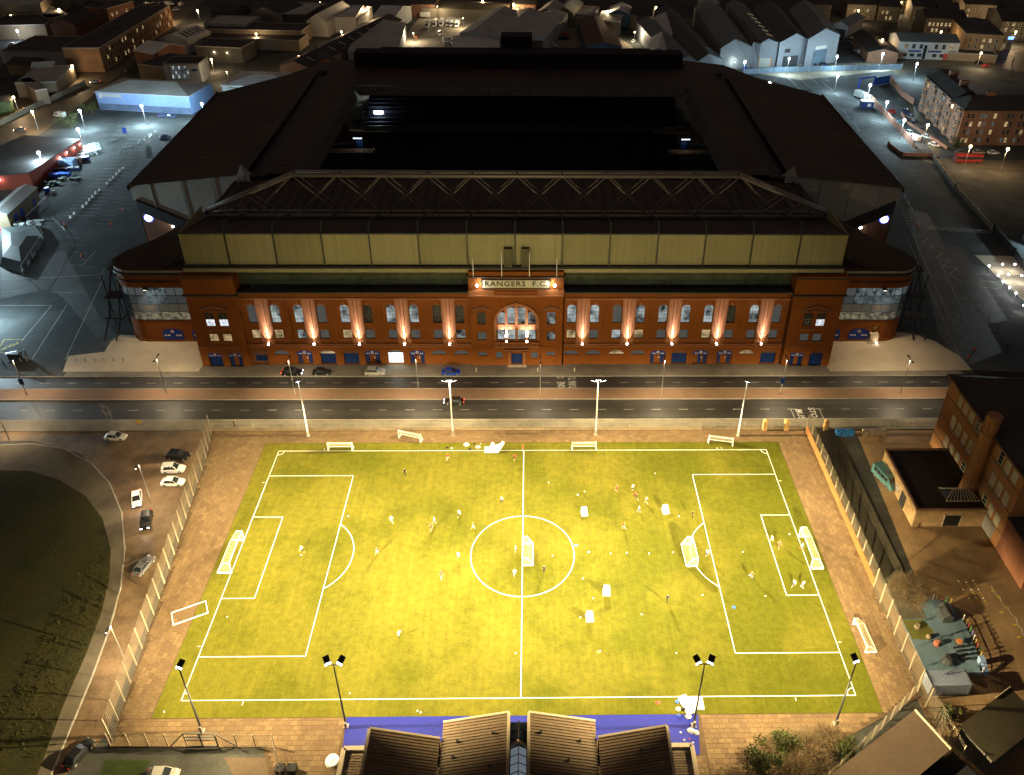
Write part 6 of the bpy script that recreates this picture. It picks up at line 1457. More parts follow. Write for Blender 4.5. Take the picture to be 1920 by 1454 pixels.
toys = [('play_house', 'dark roofed little play house in the playground', 69.3, -13.6, lambda b: (b.prism([(-.8, -1.2), (.8, -1.2), (.8, 1.2), (-.8, 1.2)], 0, 1.3), b.prism([(-.9, -1.3), (.9, -1.3), (.9, 1.3), (-.9, 1.3)], 1.3, 2.0, [(-.1, -1.3), (.1, -1.3), (.1, 1.3), (-.1, 1.3)])), DSTEEL),
        ('tree_stump_seat', 'round stump seat on the olive patch of the playground', 64.0, -15.6, lambda b: b.tube((0, 0, 0), (0, 0, .6), .45, .42, 10), TANW), ('boulder', 'tan boulder at the edge of the olive patch', 65.0, -17.6, lambda b: b.ball((0, 0, .3), .42, 8, 5), TANW), ('play_drum', 'reddish play drum below the olive patch', 65.8, -18.8, lambda b: b.tube((0, 0, 0), (0, 0, .8), .5, .4, 10), mat('drum_red', (.35, .12, .07), .7)),
        ('climbing_dome', 'dark climbing mound low on the playground', 66.3, -21.8, lambda b: b.ball((0, 0, .2), 1.1, 10, 6, .7), DSTEEL), ('play_table', 'orange topped play table on the playground', 69.4, -18.7, lambda b: (b.tube((0, 0, .5), (0, 0, .65), .5, n=8), b.tube((0, 0, 0), (0, 0, .5), .15, n=6)), mat('toy_orange', (.5, .2, .06), .7)),
        ('balance_frame', 'dark balance frame near the container', 69.0, -21.6, lambda b: [b.bar((-.8, k * .7, .05), (.8, k * .7, .5 + .1 * k), .22) for k in range(4)], BLACK), ('play_slide', 'pale blue slide at the corner of the playground', 71.3, -23.4, lambda b: (b.bar((-.2, .9, 1.4), (-.1, -1, .1), .8, .15), b.box(-.5, .3, .9, 1.6, 0, 1.4)), mat('toy_blue', (.2, .3, .5), .6))]
for nm, lab, x, y, fn, m_ in toys:
    b = MB(); fn(b); o = b.build(nm, m_); o.location = (x, y, -.02); tag(o, lab, 'play equipment')
# brown sloping roofs bottom right
t, w, d = bldg('hall', 'building with a plain brown sloping roof cutting the bottom right corner of the paving', (1440, 1530), (1640, 1454), (1795, 1370), 5, 'flat', 1, DKW, mat('brown_membrane', (0.12, 0.085, 0.06), .6, .15, .5))
bpy.data.objects.remove(t.children[0]) if False else None
t.location = (40.9, -42.0, 0)
A_, B_ = Vector((38.0, -43.8, 0)), Vector((55.2, -33.4, 0)); dirv = (B_ - A_).normalized(); L_ = (B_ - A_).length
for c in list(t.children): bpy.data.objects.remove(c)
t.location = A_; t.rotation_euler.z = atan2(dirv.y, dirv.x)
b = MB(); b.prism([(0, -5.5), (L_, -5.5), (L_, 0), (0, 0)], -.15, 4.0); b.build('wall', DKW, t)
b = MB(); b.poly([(-.2, -5.8, 4.2), (L_ + .3, -5.8, 4.2), (L_ + .3, .2, 5.1), (-.2, .2, 5.1)]); b.poly([(L_ + .3, -5.8, 4.2), (L_ + .3, -5.8, 3.9), (L_ + .3, .2, 4.8), (L_ + .3, .2, 5.1)]); b.poly([(-.2, .2, 5.1), (L_ + .3, .2, 5.1), (L_ + .3, .2, 4.8), (-.2, .2, 4.8)]); b.build('roof', MATS['brown_membrane'], t)
b = MB(); b.bar((L_ + .35, -5.8, 4.25), (L_ + .35, .2, 5.15), .25, .25); b.build('verge', PAVEL, t)
b = MB(); b.box(-1, L_ + 1, -12, -5.9, -.15, 3.2); b.build('rear_wing', BLACK, t)
t = thing('shed', 'low shed with a dark lean-to roof in the bottom right corner', 'building', (61.4, -35.0, 0), .52)
b = MB(); b.prism([(0, -5), (11, -5), (11, 0), (0, 0)], -.15, 3.4); b.build('wall', DKW, t); b = MB(); b.poly([(-.2, -5.2, 3.5), (11.2, -5.2, 3.5), (11.2, .2, 4.4), (-.2, .2, 4.4)]); b.build('roof', mat('lean_to_roof', (.06, .05, .03), .7), t); b = MB(); b.bar((7.8, .25, 4.5), (11.2, .25, 4.5), .14); b.build('ridge_flashing', PAVEL, t)

# ------------------------------------------------------------------ foliage
def leaves(b, c, r, n, size, rs, squash=1.0, clump=9):
    cl_ = [(Vector((rs.gauss(0, .45), rs.gauss(0, .45), rs.uniform(-.5, .8)))) for _ in range(clump)]
    for _ in range(n):
        k = rs.choice(cl_); p = k + Vector((rs.gauss(0, .22), rs.gauss(0, .22), rs.gauss(0, .22)))
        p = Vector((c[0] + p.x * r, c[1] + p.y * r, c[2] + p.z * r * squash))
        if p.z < .1: continue
        a = Vector((rs.gauss(0, 1), rs.gauss(0, 1), rs.gauss(0, 1))).normalized(); s = a.orthogonal().normalized(); u = a.cross(s) * size * rs.uniform(.6, 1.3); s = s * size * rs.uniform(.4, .8)
        b.cur = rs.randrange(3); b.poly([p - s, p - u * .6, p + s, p + u])
    b.cur = 0
LEAF = [mat('leaf_dark', (.03, .045, .012), .8, .3, 3), mat('leaf_mid', (.055, .075, .016), .8, .3, 3), mat('leaf_olive', (.08, .075, .02), .8, .3, 3)]
TWIG = [mat('twig_brown', (.12, .085, .05), .9, .2, 3), mat('twig_tan', (.18, .13, .08), .9, .2, 3), mat('leaf_dry', (.13, .09, .03), .9, .2, 3)]
BARK = mat('bark', (.07, .05, .035), .95, .3, 3)
def shrub(lab, x, y, r, h, kind=0, n=2600, seed=1, name='shrub', z=-.1):
    rs = random.Random(seed); t = thing(name, lab, 'shrub' if name == 'shrub' else 'tree', (x, y, z))
    b = MB(); b.tube((0, 0, 0), (0, 0, h * .5), .09 * r / 2 + .05, .04, 6)
    for k in range(9):
        a = rs.uniform(0, 6.28); e = Vector((cos(a) * r * .6, sin(a) * r * .6, h * rs.uniform(.6, 1))); s0 = Vector((0, 0, h * rs.uniform(.1, .4))); b.tube(s0, e, .06, .02, 5, False)
    b.build('trunk' if name != 'shrub' else 'stem', BARK, t)
    b = MB()
    if kind == 0: leaves(b, (0, 0, h * .55), r, n, .16, rs, h / r * .6, 12); b.build('crown', LEAF, t)
    else:
        for _ in range(n // 3):
            a = rs.uniform(0, 6.28); q_ = rs.uniform(.1, 1) ** .6; p = Vector((cos(a) * r * q_, sin(a) * r * q_, h * rs.uniform(.35, 1.0) * (1.1 - .45 * q_))); dd = (Vector((p.x, p.y, p.z * .6)).normalized() + Vector((rs.gauss(0, .35), rs.gauss(0, .35), rs.gauss(0, .3)))) * rs.uniform(.3, .8)
            b.cur = rs.randrange(3); b.bar(p, p + dd, .028)
        leaves(b, (0, 0, h * .6), r * .9, n // 4, .1, rs, h / r * .5); b.build('crown', TWIG, t)
    return t
shrub('bright green bushy shrub at the left of the thicket by the pavilion', 33.0, -38.2, 2.2, 3.6, 0, 3600, 3)
shrub('leafy green shrub high in the thicket behind the paving edge', 37.2, -35.6, 2.0, 3.2, 0, 2600, 4)
shrub('bare twiggy brown shrub in the middle of the thicket', 40.0, -36.5, 2.6, 3.6, 1, 5200, 5)
shrub('tan twiggy shrub at the top right of the thicket', 43.2, -35.0, 1.9, 3.0, 1, 4200, 6)
shrub('dark green shrub at the right end of the thicket by the fence', 45.4, -36.2, 1.8, 2.8, 0, 2600, 7)
shrub('brown twiggy shrub low in the thicket at the bottom edge', 37.2, -40.0, 2.4, 3.2, 1, 4500, 8)
shrub('olive shrub above the sloping brown roof', 41.0, -39.5, 2.0, 2.8, 1, 3500, 9)
shrub('bare twiggy tree outside the right fence above the playground', 64.2, -10.4, 2.8, 5.2, 1, 7000, 10, 'bare_tree')
shrub('small dark bush at the foot of the container', 62.3, -30.8, 1.1, 1.4, 0, 900, 11)
VG = MB(); rs = random.Random(5)
for _ in range(1300):
    x = rs.uniform(-76, -66); y = rs.uniform(-36, 18); 
    if rs.random() < .75 and not (y < -2): continue
    p = Vector((x, y, .03)); VG.cur = rs.randrange(3); a = rs.uniform(0, 3.14); l = rs.uniform(.1, .35); VG.poly([p, p + Vector((l * cos(a), l * sin(a), .02)), p + Vector((l * cos(a) * .8, l * sin(a) * .8, rs.uniform(.15, .5)))])
vp_ = [tuple(at(x, y)[:2]) for x, y in vg]
keep = [i for i, f in enumerate(VG.f) if inside(VG.v[f[0]].x, VG.v[f[0]].y, vp_)]
VG.f = [VG.f[i] for i in keep]; VG.mi = [VG.mi[i] for i in keep]
o = VG.build('rough_grass', [mat('tuft_dark', (.022, .026, .006), .9, .3, 3), mat('tuft_olive', (.034, .032, .007), .9, .3, 3), mat('tuft_green', (.028, .038, .007), .9, .3, 3)]); o['kind'] = 'stuff'; o['label'] = 'tufts of rough grass on the dark verge'
WD = MB()
for _ in range(1500):
    s = rs.choice((-1, 1)); yy = rs.uniform(-33, 33)
    if s > 0: x = 59.2 + rs.gauss(0, .25)
    else:
        x = None
        for (x0, y0), (x1, y1) in zip(fence_l[:-1], fence_l[1:]):
            if min(y0, y1) <= yy <= max(y0, y1): x = x0 + (x1 - x0) * (yy - y0) / (y1 - y0) + .5 + rs.gauss(0, .25)
        if x is None: continue
    p = Vector((x, yy, -.03)); WD.cur = rs.randrange(3); a = rs.uniform(0, 6.28); l = rs.uniform(.08, .3); WD.poly([p, p + Vector((l, 0, .05)), p + Vector((l * cos(a), l * sin(a), rs.uniform(.05, .3)))])
o = WD.build('weeds', TWIG); o['kind'] = 'stuff'; o['label'] = 'weeds and dry leaves along the foot of the side fences'
# ------------------------------------------------------------------ lamps of the streets and car parks
def street_lamp(lab, x, y, h, head='double', group='street lamps on the central reservation', col=(1, .78, .5), en=900, shade=True, globe=None, pm_=None):
    t = thing('street_lamp', lab, 'street lamp', (x, y, 0), 0, group)
    b = MB(); b.tube((0, 0, -.1), (0, 0, h), .12, .07, 7); b.build('pole', pm_ or STEEL, t)
    b = MB()
    if head == 'double': b.bar((0, -1.0, h + .1), (0, 1.0, h + .1), .1); b.box(-.15, .15, -1.5, -.8, h + .05, h + .2); b.box(-.15, .15, .8, 1.5, h + .05, h + .2)
    else: b.bar((0, 0, h), (0, -.8, h + .15), .09); b.box(-.16, .16, -1.3, -.6, h + .1, h + .25)
    b.build('lamp_head', DSTEEL, t)
    if globe:
        b = MB(); b.ball((0, -.3, h + .0), .55, 10, 7); b.build('lamp_lens', globe, t)
    else:
        b = MB()
        for s in ((-1, 1) if head == 'double' else (-1,)): b.box(-.1, .1, s * 1.15 - .2, s * 1.15 + .2, h + .02, h + .045)
        b.build('lamp_lens', glow('street_lens', (1, .85, .6), 12), t)
    if en:
        if globe: point('lamp_light', (x, y - .3, h - .6), en, col, .3, t)
        else: spot('lamp_light', (x, y, h - .1), (x, y, 0), en, col, 156, .8, .3, t)
    return t
tops = [(25, 670), (290, 668), (540, 680), (780, 681), (1015, 668), (1246, 671), (1478, 668), (1708, 672)]
nm_ = ['first', 'second', 'third', 'fourth', 'fifth', 'sixth', 'seventh', 'eighth']
for i, (bx, by) in enumerate(((50, 740), (312, 737), (553, 740), (785, 738), (1013, 740), (1240, 740), (1463, 738), (1688, 738))):
    p = at(bx, by); t = street_lamp('street lamp on the central reservation, %s from the left' % nm_[i], p.x, p.y, 9.4, en=7500)
    if i in (0, 6): b = MB(); b.box(-.5, .5, -.12, -.05, 2.8, 4.4); b.build('blue_banner', BLUED, t)
for x, y, h, lab in ((281, 934, 8.5, 'street lamp beside the queue on the side road'), (231, 1232, 7.5, 'street lamp outside the left fence near the grass'), (17, 824, 7, 'street lamp at the far left end of the slip road')):
    p = at(x, y); street_lamp(lab, p.x, p.y, h, 'single', 'street lamps on the side road', en=7000 if x > 100 else 5000)
COOLG = glow('car_park_globe', (.82, .9, 1.0), 22); WARMG = glow('warm_globe', (1, .75, .35), 14)
cl = [(72, 287, 'car park lamp beside the blue skips at far left', .6), (146, 243, 'car park lamp behind the dark roofed shed at left', 1), (149, 208, 'car park lamp, the furthest left by the street', .8), (265, 199, 'car park lamp before the middle of the blue warehouse', 1.2), (378, 195, 'car park lamp at the right end of the blue warehouse', 1),
      (1480, 110, 'car park lamp before the big shed, leftmost of four', .4), (1570, 106, 'car park lamp before the big shed, second of four', .4), (1656, 101, 'car park lamp before the white office, third of four', .55), (1720, 120, 'car park lamp nearest the tenement gable', .6), (1397, 116, 'twin lamp beside the blue sign by the shed gable', .12), (1632, 160, 'car park lamp behind the parked lorry at right', .45), (1664, 192, 'car park lamp inside the right boundary wall, upper one', .45), (1696, 226, 'car park lamp inside the right boundary wall, lower one', .5), (1571, 142, 'small car park lamp low by the blue gantry', .4),
      (-45, 395, 'assumed unseen car park lamp at the left end of the lower car park', 1.3), (-60, 560, 'assumed unseen car park lamp by the tent at the left of the forecourt', 1.2), (1975, 420, 'assumed unseen car park lamp on the far right forecourt', .5)]  # lamps on this line stand out of view, assumed and added to light the ground
for x, y, lab, e in cl:
    p = at(x, y, 8); street_lamp(lab, p.x, p.y + .3, 8, 'single', 'car park lamps', (.62, .88, 1.0), 40000 * e, globe=COOLG)
wl_ = [(255, 48, 7, 'orange street lamp by the long terrace at top left', 1.2), (200, 80, 7, 'orange street lamp half way along the terrace', 1.2), (312, 20, 7, 'orange street lamp at the top of the left street', 1), (135, 124, 7, 'street lamp on the left street near the grey unit', .6), (25, 183, 7, 'street lamp at far left on the street', .7), (396, 112, 6, 'street lamp behind the white office', .8), (963, 8, 9, 'bright orange lamp at the top centre of the picture', 3), (690, 14, 9, 'orange lamp at the top left of the lorry yard', 3.5), (1795, 30, 8, 'street lamp in the far top right', 1), (1690, 5, 8, 'street lamp at the very top right', 1), (1905, 60, 8, 'street lamp at the far right edge', 1.5), (1840, 100, 8, 'street lamp by the far tenement corner', 1.2), (1820, 275, 9, 'street lamp before the tenement front, left one', .8), (1890, 280, 9, 'street lamp before the tenement front, right one', .8), (1740, 235, 8, 'street lamp over the row of parked cars', .5)]
for x, y, h, lab, e in wl_:
    p = at(x, y, h); street_lamp(lab, p.x, p.y + .3, h, 'single', 'sodium street lamps in the streets beyond', (1, .68, .36), 9500 * e, globe=WARMG)
yl = [(775, 62, 5, (1, .85, .6), 2500), (868, 34, 6, (1, .8, .5), 2500), (1030, 52, 5, (.95, 1, .85), 3500), (1100, 60, 5, (1, .85, .55), 2500), (1190, 60, 6, (1, .8, .5), 2200), (1140, 20, 8, (1, .75, .4), 2500), (820, 12, 8, (1, .8, .5), 2000), (560, 105, 7, (1, .6, .3), 2500), (425, 135, 6, (1, .8, .5), 1500), (1377, 117, 3.5, (.9, 1, .85), 220), (1440, 90, 5, (1, .9, .7), 1500)]
for i, (x, y, h, c, e) in enumerate(yl):
    p = at(x, y, h); t = thing('wall_lamp', ['floodlight in the lorry yard beside the pale shed', 'floodlight at the right of the lorry yard', 'floodlight in the cluttered yard right of the grey shed', 'floodlight left of the brown roofed building', 'floodlight right of the brown roofed building', 'lamp beyond the brown roofed building', 'lamp above the long shed at the top', 'lamp over the pinkish gables behind the stadium', 'lamp over the yard by the white office', 'bulkhead lamp on the shed gable above the stadium roof', 'lamp over the orange edged shed door'][i], 'lamp', (p.x, p.y, h), 0, 'yard lamps behind the stadium')
    b = MB(); b.box(-.3, .3, -.1, .1, -.15, .15); b.tube((0, .1, -h), (0, .1, 0), .08, n=6); b.build('lamp_body', DSTEEL, t); b = MB(); b.box(-.28, .28, -.16, -.1, -.13, .13); b.build('lamp_lens', WARMG if c[2] < .7 else COOLG, t)
    point('yard_light', (p.x, p.y - .6, h), e * 3.5, c, .3, t)
p = at(1443, 157, 30.2); t = thing('roof_lamp', 'bright lamp on the far right rim of the stadium roof', 'lamp', (p.x, p.y, p.z)); b = MB(); b.ball((0, 0, .2), .45); b.build('lamp_lens', glow('roof_lamp_white', (1, .93, .8), 30), t); point('roof_light', (p.x + 1.2, p.y + 2.2, p.z - .6), 1500, (1, .93, .8), .3, t)
# string of festival lamps at right
t0 = at(1880, 530); ft_ = thing('light_frame', 'frame hung with bright white lamps on the forecourt at far right', 'lamp frame', (t0.x, t0.y, 0))
pts_ = [(1855, 499), (1880, 496), (1903, 496), (1872, 517), (1891, 515), (1916, 517), (1881, 528), (1893, 539), (1905, 550), (1920, 573)]
for x, y in pts_:
    p = at(x, y, 2.2); b = MB(); b.ball((p.x, p.y, 2.2), .28); b.build('lamp', COOLG, ft_, world=True); point('frame_light', (p.x, p.y, 1.7), 260, (1, .95, .85), .2, ft_)
for a, c in ((0, 3), (3, 6), (6, 7), (7, 8), (8, 9), (0, 2), (3, 5)):
    p, q = at(*pts_[a], 2.2), at(*pts_[c], 2.2); b = MB(); b.bar(p, q, .07); b.bar((p.x, p.y, 0), p, .08); b.build('frame_bar', STEEL, ft_, world=True)

# ------------------------------------------------------------------ buildings beyond, left
t, w, d = bldg('blue_warehouse', 'blue grey warehouse with a shallow hipped roof left of the stadium', (178, 172), (353, 181), (396, 155), 7.6, 'hip', 2.6, BLUEW, ROOFM)
b = MB(); b.box(2, w * .28, -.12, 0, 5.6, 6.9); b.build('sign_board', WHITEW, t); b = MB(); b.box(1.2, 2.6, -.2, -.05, 4.9, 7.0); b.build('logo_panel', mat('logo_pale', (.5, .45, .45), .5), t)
b = MB(); b.box(-.1, w, -.06, 0, 0, 2.6); b.build('plinth', mat('warehouse_plinth', (.08, .11, .18), .7), t)
t, w, d = bldg('white_office', 'white office with a tall glazed grid and dark roof behind the blue warehouse', (305, 122), (372, 122), (384, 108), 8.5, 'flat', 0, WHITEW, SLATE)
for i in range(9):
    for j in range(3): add_window(t, w * .22 + i * w * .055, -.06, 2.2 + j * 2.0, w * .05, 1.8, 0, 1, 1, W_DIM if (i + j) % 3 else W_COOL, DSTEEL, 0, key='b')
b = MB(); b.box(w * .8, w * .93, -.1, 0, 5.6, 6.6); b.build('sign_board', BLUED, t)
t, w, d = bldg('tan_block', 'tan curved fronted block with a dark flat roof left of the white office', (258, 122), (306, 128), (372, 108), 7, 'flat', 0, TANW, SLATE)
t, w, d = bldg('terrace', 'long dark roofed brick terrace with a lit facade along the street at top left', (185, 92), (318, 12), (280, 2), 11, 'flat', 0, mat('lit_terrace_brick', (.30, .16, .075), .85, .25, .8), SLATE)
wins_on(t, 'f', w, d, 24, 3, 1.2, 3.3, 1.3, 2.0, .25, fm=STONE)
t, w, d = bldg('gabled_house', 'orange brick gabled house with a pale blue billboard at the left street', (132, 90), (184, 92), (180, 60), 8, 'gy', 4, mat('orange_brick', (.36, .15, .06), .85, .15, .8), SLATE)
b = MB(); b.box(w * .38, w * .96, -.25, -.05, 4.2, 8.0); b.build('billboard', mat('billboard_blue', (.22, .38, .5), .5), t); b = MB(); b.tube((w*.7, -.3, 5.6), (w*.7, -.26, 5.6), .8, n=12); b.bar((w*.42, -.3, 7.3), (w*.7, -.3, 7.3), .3); b.build('billboard_print', WHITEW, t)
t, w, d = bldg('long_shed', 'long low pale shed left of the orange gabled house', (0, 98), (132, 100), (130, 70), 5.5, 'flat', 0, WHITEW, SLATE)
t, w, d = bldg('warehouse', 'pale grey warehouse in the top left corner', (-40, 12), (75, 8), (60, -25), 12, 'flat', 0, BUFF, ROOFM)
t, w, d = bldg('walled_store', 'dark roofed store below the corner warehouse', (-30, 50), (84, 48), (92, 28), 7, 'flat', 0, TANW, SLATE)
t, w, d = bldg('flat_roof_store', 'low flat roofed store right of the corner warehouse', (88, 36), (132, 30), (118, 12), 7, 'flat', 0, WHITEW, ROOFM)
for i, (A, B, C, h, rf, rh, wm_, rm_, lab) in enumerate([((28, 158), (104, 155), (152, 124), 6, 'flat', 0, TANW, ROOFM, 'grey flat roofed unit on the near side of the left street'), ((66, 172), (88, 168), (152, 130), 6, 'flat', 0, BUFF, ROOFM, 'tan workshop with a dark door on the left street'), ((-20, 195), (22, 188), (35, 178), 6, 'gx', 1.5, mat('green_lit_render', (.08, .12, .05), .8), SLATE, 'small greenish lit house at the far left edge'), ((58, 130), (98, 128), (100, 118), 6, 'gx', 2, WHITEW, ROOFM, 'small pale gable behind the grey unit'),  # green lamplight on the small house is put into its wall colour
    ((250, 95), (288, 102), (320, 82), 7, 'gx', 3, BRICKD, ROOFG, 'pale roofed gabled house at the street bend'), ((300, 72), (350, 76), (378, 58), 7, 'gy', 3, WHITEW, ROOFG, 'ridged pale shed behind the gabled house'), ((366, 88), (452, 92), (464, 77), 7, 'flat', 0, DKW, SLATE, 'flat roofed unit with two small lights behind the white office'), ((380, 56), (565, 60), (580, 46), 7, 'flat', 0, BUFF, SLATE, 'long dark roofed shed with a pale eaves line'), ((380, 72), (560, 78), (575, 66), 5, 'flat', 0, BUFF, SLATE, 'lower long shed with a pale eaves line'), ((382, 46), (462, 48), (470, 32), 8, 'flat', 0, WHITEW, ROOFM, 'pale edged shed at the top left of centre'),
    ((524, 123), (580, 128), (650, 30), 7, 'gy', 3, mat('pinkish_render', (.35, .22, .17), .8), SLATE, 'long dark roofed shed with a pinkish gable behind the stadium'), ((590, 122), (634, 118), (640, 90), 7, 'gy', 3, MATS['orange_brick'], SLATE, 'orange gabled shed left of the roof plant screen'), ((415, 160), (545, 164), (560, 137), 8, 'hip', 2, WHITEW, ROOFG, 'pale hipped roof just behind the left rear of the stadium'), ((466, 24), (528, 28), (530, 8), 8, 'gy', 4, BUFF, SLATE, 'dark gabled block at the top left of centre'), ((520, 26), (575, 28), (575, 6), 8, 'flat', 0, DKW, ROOFM, 'grey roofed block at the top left of centre'), ((575, 40), (612, 42), (620, 14), 8, 'gy', 4, WHITEW, ROOFM, 'steep pale gable at the top left of centre'), ((610, 34), (666, 34), (664, 11), 8, 'flat', 0, WHITEW, ROOFG, 'pale roofed shed beside the orange lit road at the top')]):
    t, w, d = bldg('industrial_unit' if i > 3 else 'workshop', lab, A, B, C, h, rf, rh, wm_, rm_)
    if i in (1,): b = MB(); b.box(w*.5, w*.5 + .1, 0, 0.01, 0, 1); b.build('downpipe', DSTEEL, t); b = MB(); b.box(w - .05, w + .08, d * .25, d * .4, 0, 4); b.build('loading_door', BLACK, t)
    if i == 6:
        for xx in (w*.4, w*.68): b = MB(); b.box(xx - .3, xx + .3, -.3, -.1, 4.6, 5.0); b.build('lamp', WARMG, t); point('unit_light', tuple(t.matrix_basis @ Vector((xx, -.8, 4.4))), 120, (1, .8, .5), .2, None).parent = None
    if i == 10:
        for k in range(9):
            b = MB(); yy = d * (.08 + k * .1); b.poly([(w*.62, yy, h + rh * .78), (w*.88, yy, h + rh * .27), (w*.88, yy + 1.0, h + rh * .27), (w*.62, yy + 1.0, h + rh * .78)]); b.v = [v + Vector((0, 0, .12)) for v in b.v]; b.build('rooflight', SKYL, t)
    if i in (5,):
        for k in range(5):
            b = MB(); yy = d * (.15 + k * .16); b.poly([(w*.6, yy, h + rh * .82), (w*.9, yy, h + rh * .22), (w*.9, yy + 1.6, h + rh * .22), (w*.6, yy + 1.6, h + rh * .82)]); b.v = [v + Vector((0, 0, .12)) for v in b.v]; b.build('rooflight', SLATE, t)
# red shed with its wall lights, brick store with blue doors
t = thing('red_shed', 'dark roofed shed with a red wall lit by small lamps in the left car park', 'building', at(0, 338, 5).to_tuple()[:2] + (0,), 0)
o0 = t.location.copy(); q = [at(x, y, 5) for x, y in ((-60, 335), (54, 325), (150, 262), (46, 254), (-60, 300))]
b = MB(); b.prism([(p.x - o0.x, p.y - o0.y) for p in q], -.15, 4.9); b.build('wall', mat('red_cladding', (.30, .06, .035), .7, .15, .6), t); b = MB(); b.prism([(p.x - o0.x, p.y - o0.y) for p in q], 4.9, 5.15); b.build('roof', SLATE, t)
for x, y in ((30, 331), (151, 269), (140, 277), (126, 286), (113, 295), (0, 337)):
    p = at(x, y, 3.6); b = MB(); b.ball((p.x, p.y - .3, 3.6), .25, 6, 4); b.build('wall_lamp', COOLG, t, world=True); point('wall_light', (p.x + .4, p.y - .9, 3.4), 160, (1, .8, .75), .2, t)
t, w, d = bldg('brick_store', 'tan brick store with a pale roof and blue doors in the left car park', (12, 402), (68, 352), (44, 344), 4.5, 'gx', 1.2, TANW, ROOFG)
for k, (xx, ww) in enumerate(((.14, .12), (.34, .12), (.78, .06))): b = MB(); b.box(w * xx, w * (xx + ww), -.1, 0, 0, 2.6 if k < 2 else 2.2); b.build('blue_door', BLUEP, t)
b = MB(); b.box(w * .02, w * .05, -.08, 0, 1.5, 2.4); b.build('yellow_notice', YELM, t)
b = MB(); b.bar((w*.25, -2.4, 1.3), (w * 1.02, -2.2, 1.3), .5, .12); [b.bar((w * q_, -2.3, 0), (w * q_, -2.3, 1.3), .15) for q_ in (.28, .6, 1.0)]; b.build('loading_canopy', WHITEW, t)
t = thing('white_tent', 'rounded grey tarpaulin tent at the left edge of the car park', 'tent', at(30, 440, 0).to_tuple())
b = MB(); qs = [(0, 432), (68, 424), (84, 450), (44, 512), (0, 500)]; pp = [at(x, y, 0) for x, y in qs][::-1]; c0 = sum((p for p in pp), Vector()) / 5
for z0_, s_ in (((0, 1.0)), ((2.0, .85)), ((2.8, .5))): pass
b.prism([(p.x - t.location.x, p.y - t.location.y) for p in pp], -.1, 1.8, [((c0.x + (p.x - c0.x) * .8) - t.location.x, (c0.y + (p.y - c0.y) * .8) - t.location.y) for p in pp]); b.prism([((c0.x + (p.x - c0.x) * .8) - t.location.x, (c0.y + (p.y - c0.y) * .8) - t.location.y) for p in pp], 1.8, 2.6, [((c0.x + (p.x - c0.x) * .35) - t.location.x, (c0.y + (p.y - c0.y) * .35) - t.location.y) for p in pp])
b.build('tarpaulin', mat('tarp_grey', (.045, .055, .054), .6, .3, .5), t)
b = MB()
for (x, y) in ((68, 424), (84, 450), (62, 485), (44, 512)): p = at(x, y, 0) - t.location; b.tube(p, p + Vector((0, 0, 2.4)), .08, n=6)
ps = [at(x, y, 0) - t.location + Vector((0, 0, 2.4)) for x, y in ((68, 424), (84, 450), (62, 485), (44, 512))]
for p_, q_ in zip(ps[:-1], ps[1:]): b.bar(p_, q_, .07)
b.build('edge_frame', STEEL, t)
# skips, trailer, crates
def crate(name, lab, x, y, w, d, h, m_, rz=.5, cat='skip', lid=None, z=1):
    p = at(x, y, h * .5); t = thing(name, lab, cat, (p.x, p.y, -.14), rz)
    b = MB(); b.prism([(-w/2 + .15, -d/2 + .15), (w/2 - .15, -d/2 + .15), (w/2 - .15, d/2 - .15), (-w/2 + .15, d/2 - .15)], .1, h, [(-w/2, -d/2), (w/2, -d/2), (w/2, d/2), (-w/2, d/2)]); b.build('body', m_, t)
    b = MB(); b.box(-w/2 - .05, w/2 + .05, -d/2 - .05, d/2 + .05, h, h + .12); b.build('lid', lid or m_, t)
    b = MB(); [b.bar((k, -d/2 - .02, .15), (k, -d/2 - .02, h), .12) for k in (-w/2 + .3, 0, w/2 - .3)]; b.build('side_ribs', DSTEEL, t)
    return t
BLB = mat('skip_blue', (.02, .09, .42), .5, .15, 1); TRL = mat('trailer_pale_blue', (.25, .36, .6), .5, .1, 1)
crate('trailer', 'pale blue box trailer by the red shed', 118, 306, 9, 3, 3.2, TRL, 0.05, 'trailer')
crate('container', 'brown steel box right of the pale blue trailer', 144, 302, 2.6, 2.6, 2.4, BRICKD, .05, 'container')
for k in range(5): crate('skip', ['blue bin with a pale lid, first of the row below the trailer', 'blue bin with a pale lid, second of the row below the trailer', 'blue bin with a pale lid, third of the row below the trailer', 'blue bin with a pale lid, fourth of the row below the trailer', 'blue bin with a pale lid, last of the row below the trailer'][k], 100 + k * 11, 319 - k * .6, 1.6, 1.4, 1.4, BLB, .05, 'bin', WHITEW)
crate('skip', 'open blue skip in front of the row of bins, left one', 102, 329, 3.2, 2, 1.6, BLB, .05); crate('skip', 'open blue skip in front of the row of bins, right one', 121, 328, 4, 2, 1.5, BLB, .05)
crate('skip', 'blue skip at the foot of the stacked cages', 158, 297, 3, 1.8, 1.4, BLB, .3)
CAGE = mat('cage_steel', (.38, .42, .40), .45, .2, 2, metal=.4)
k_ = 0
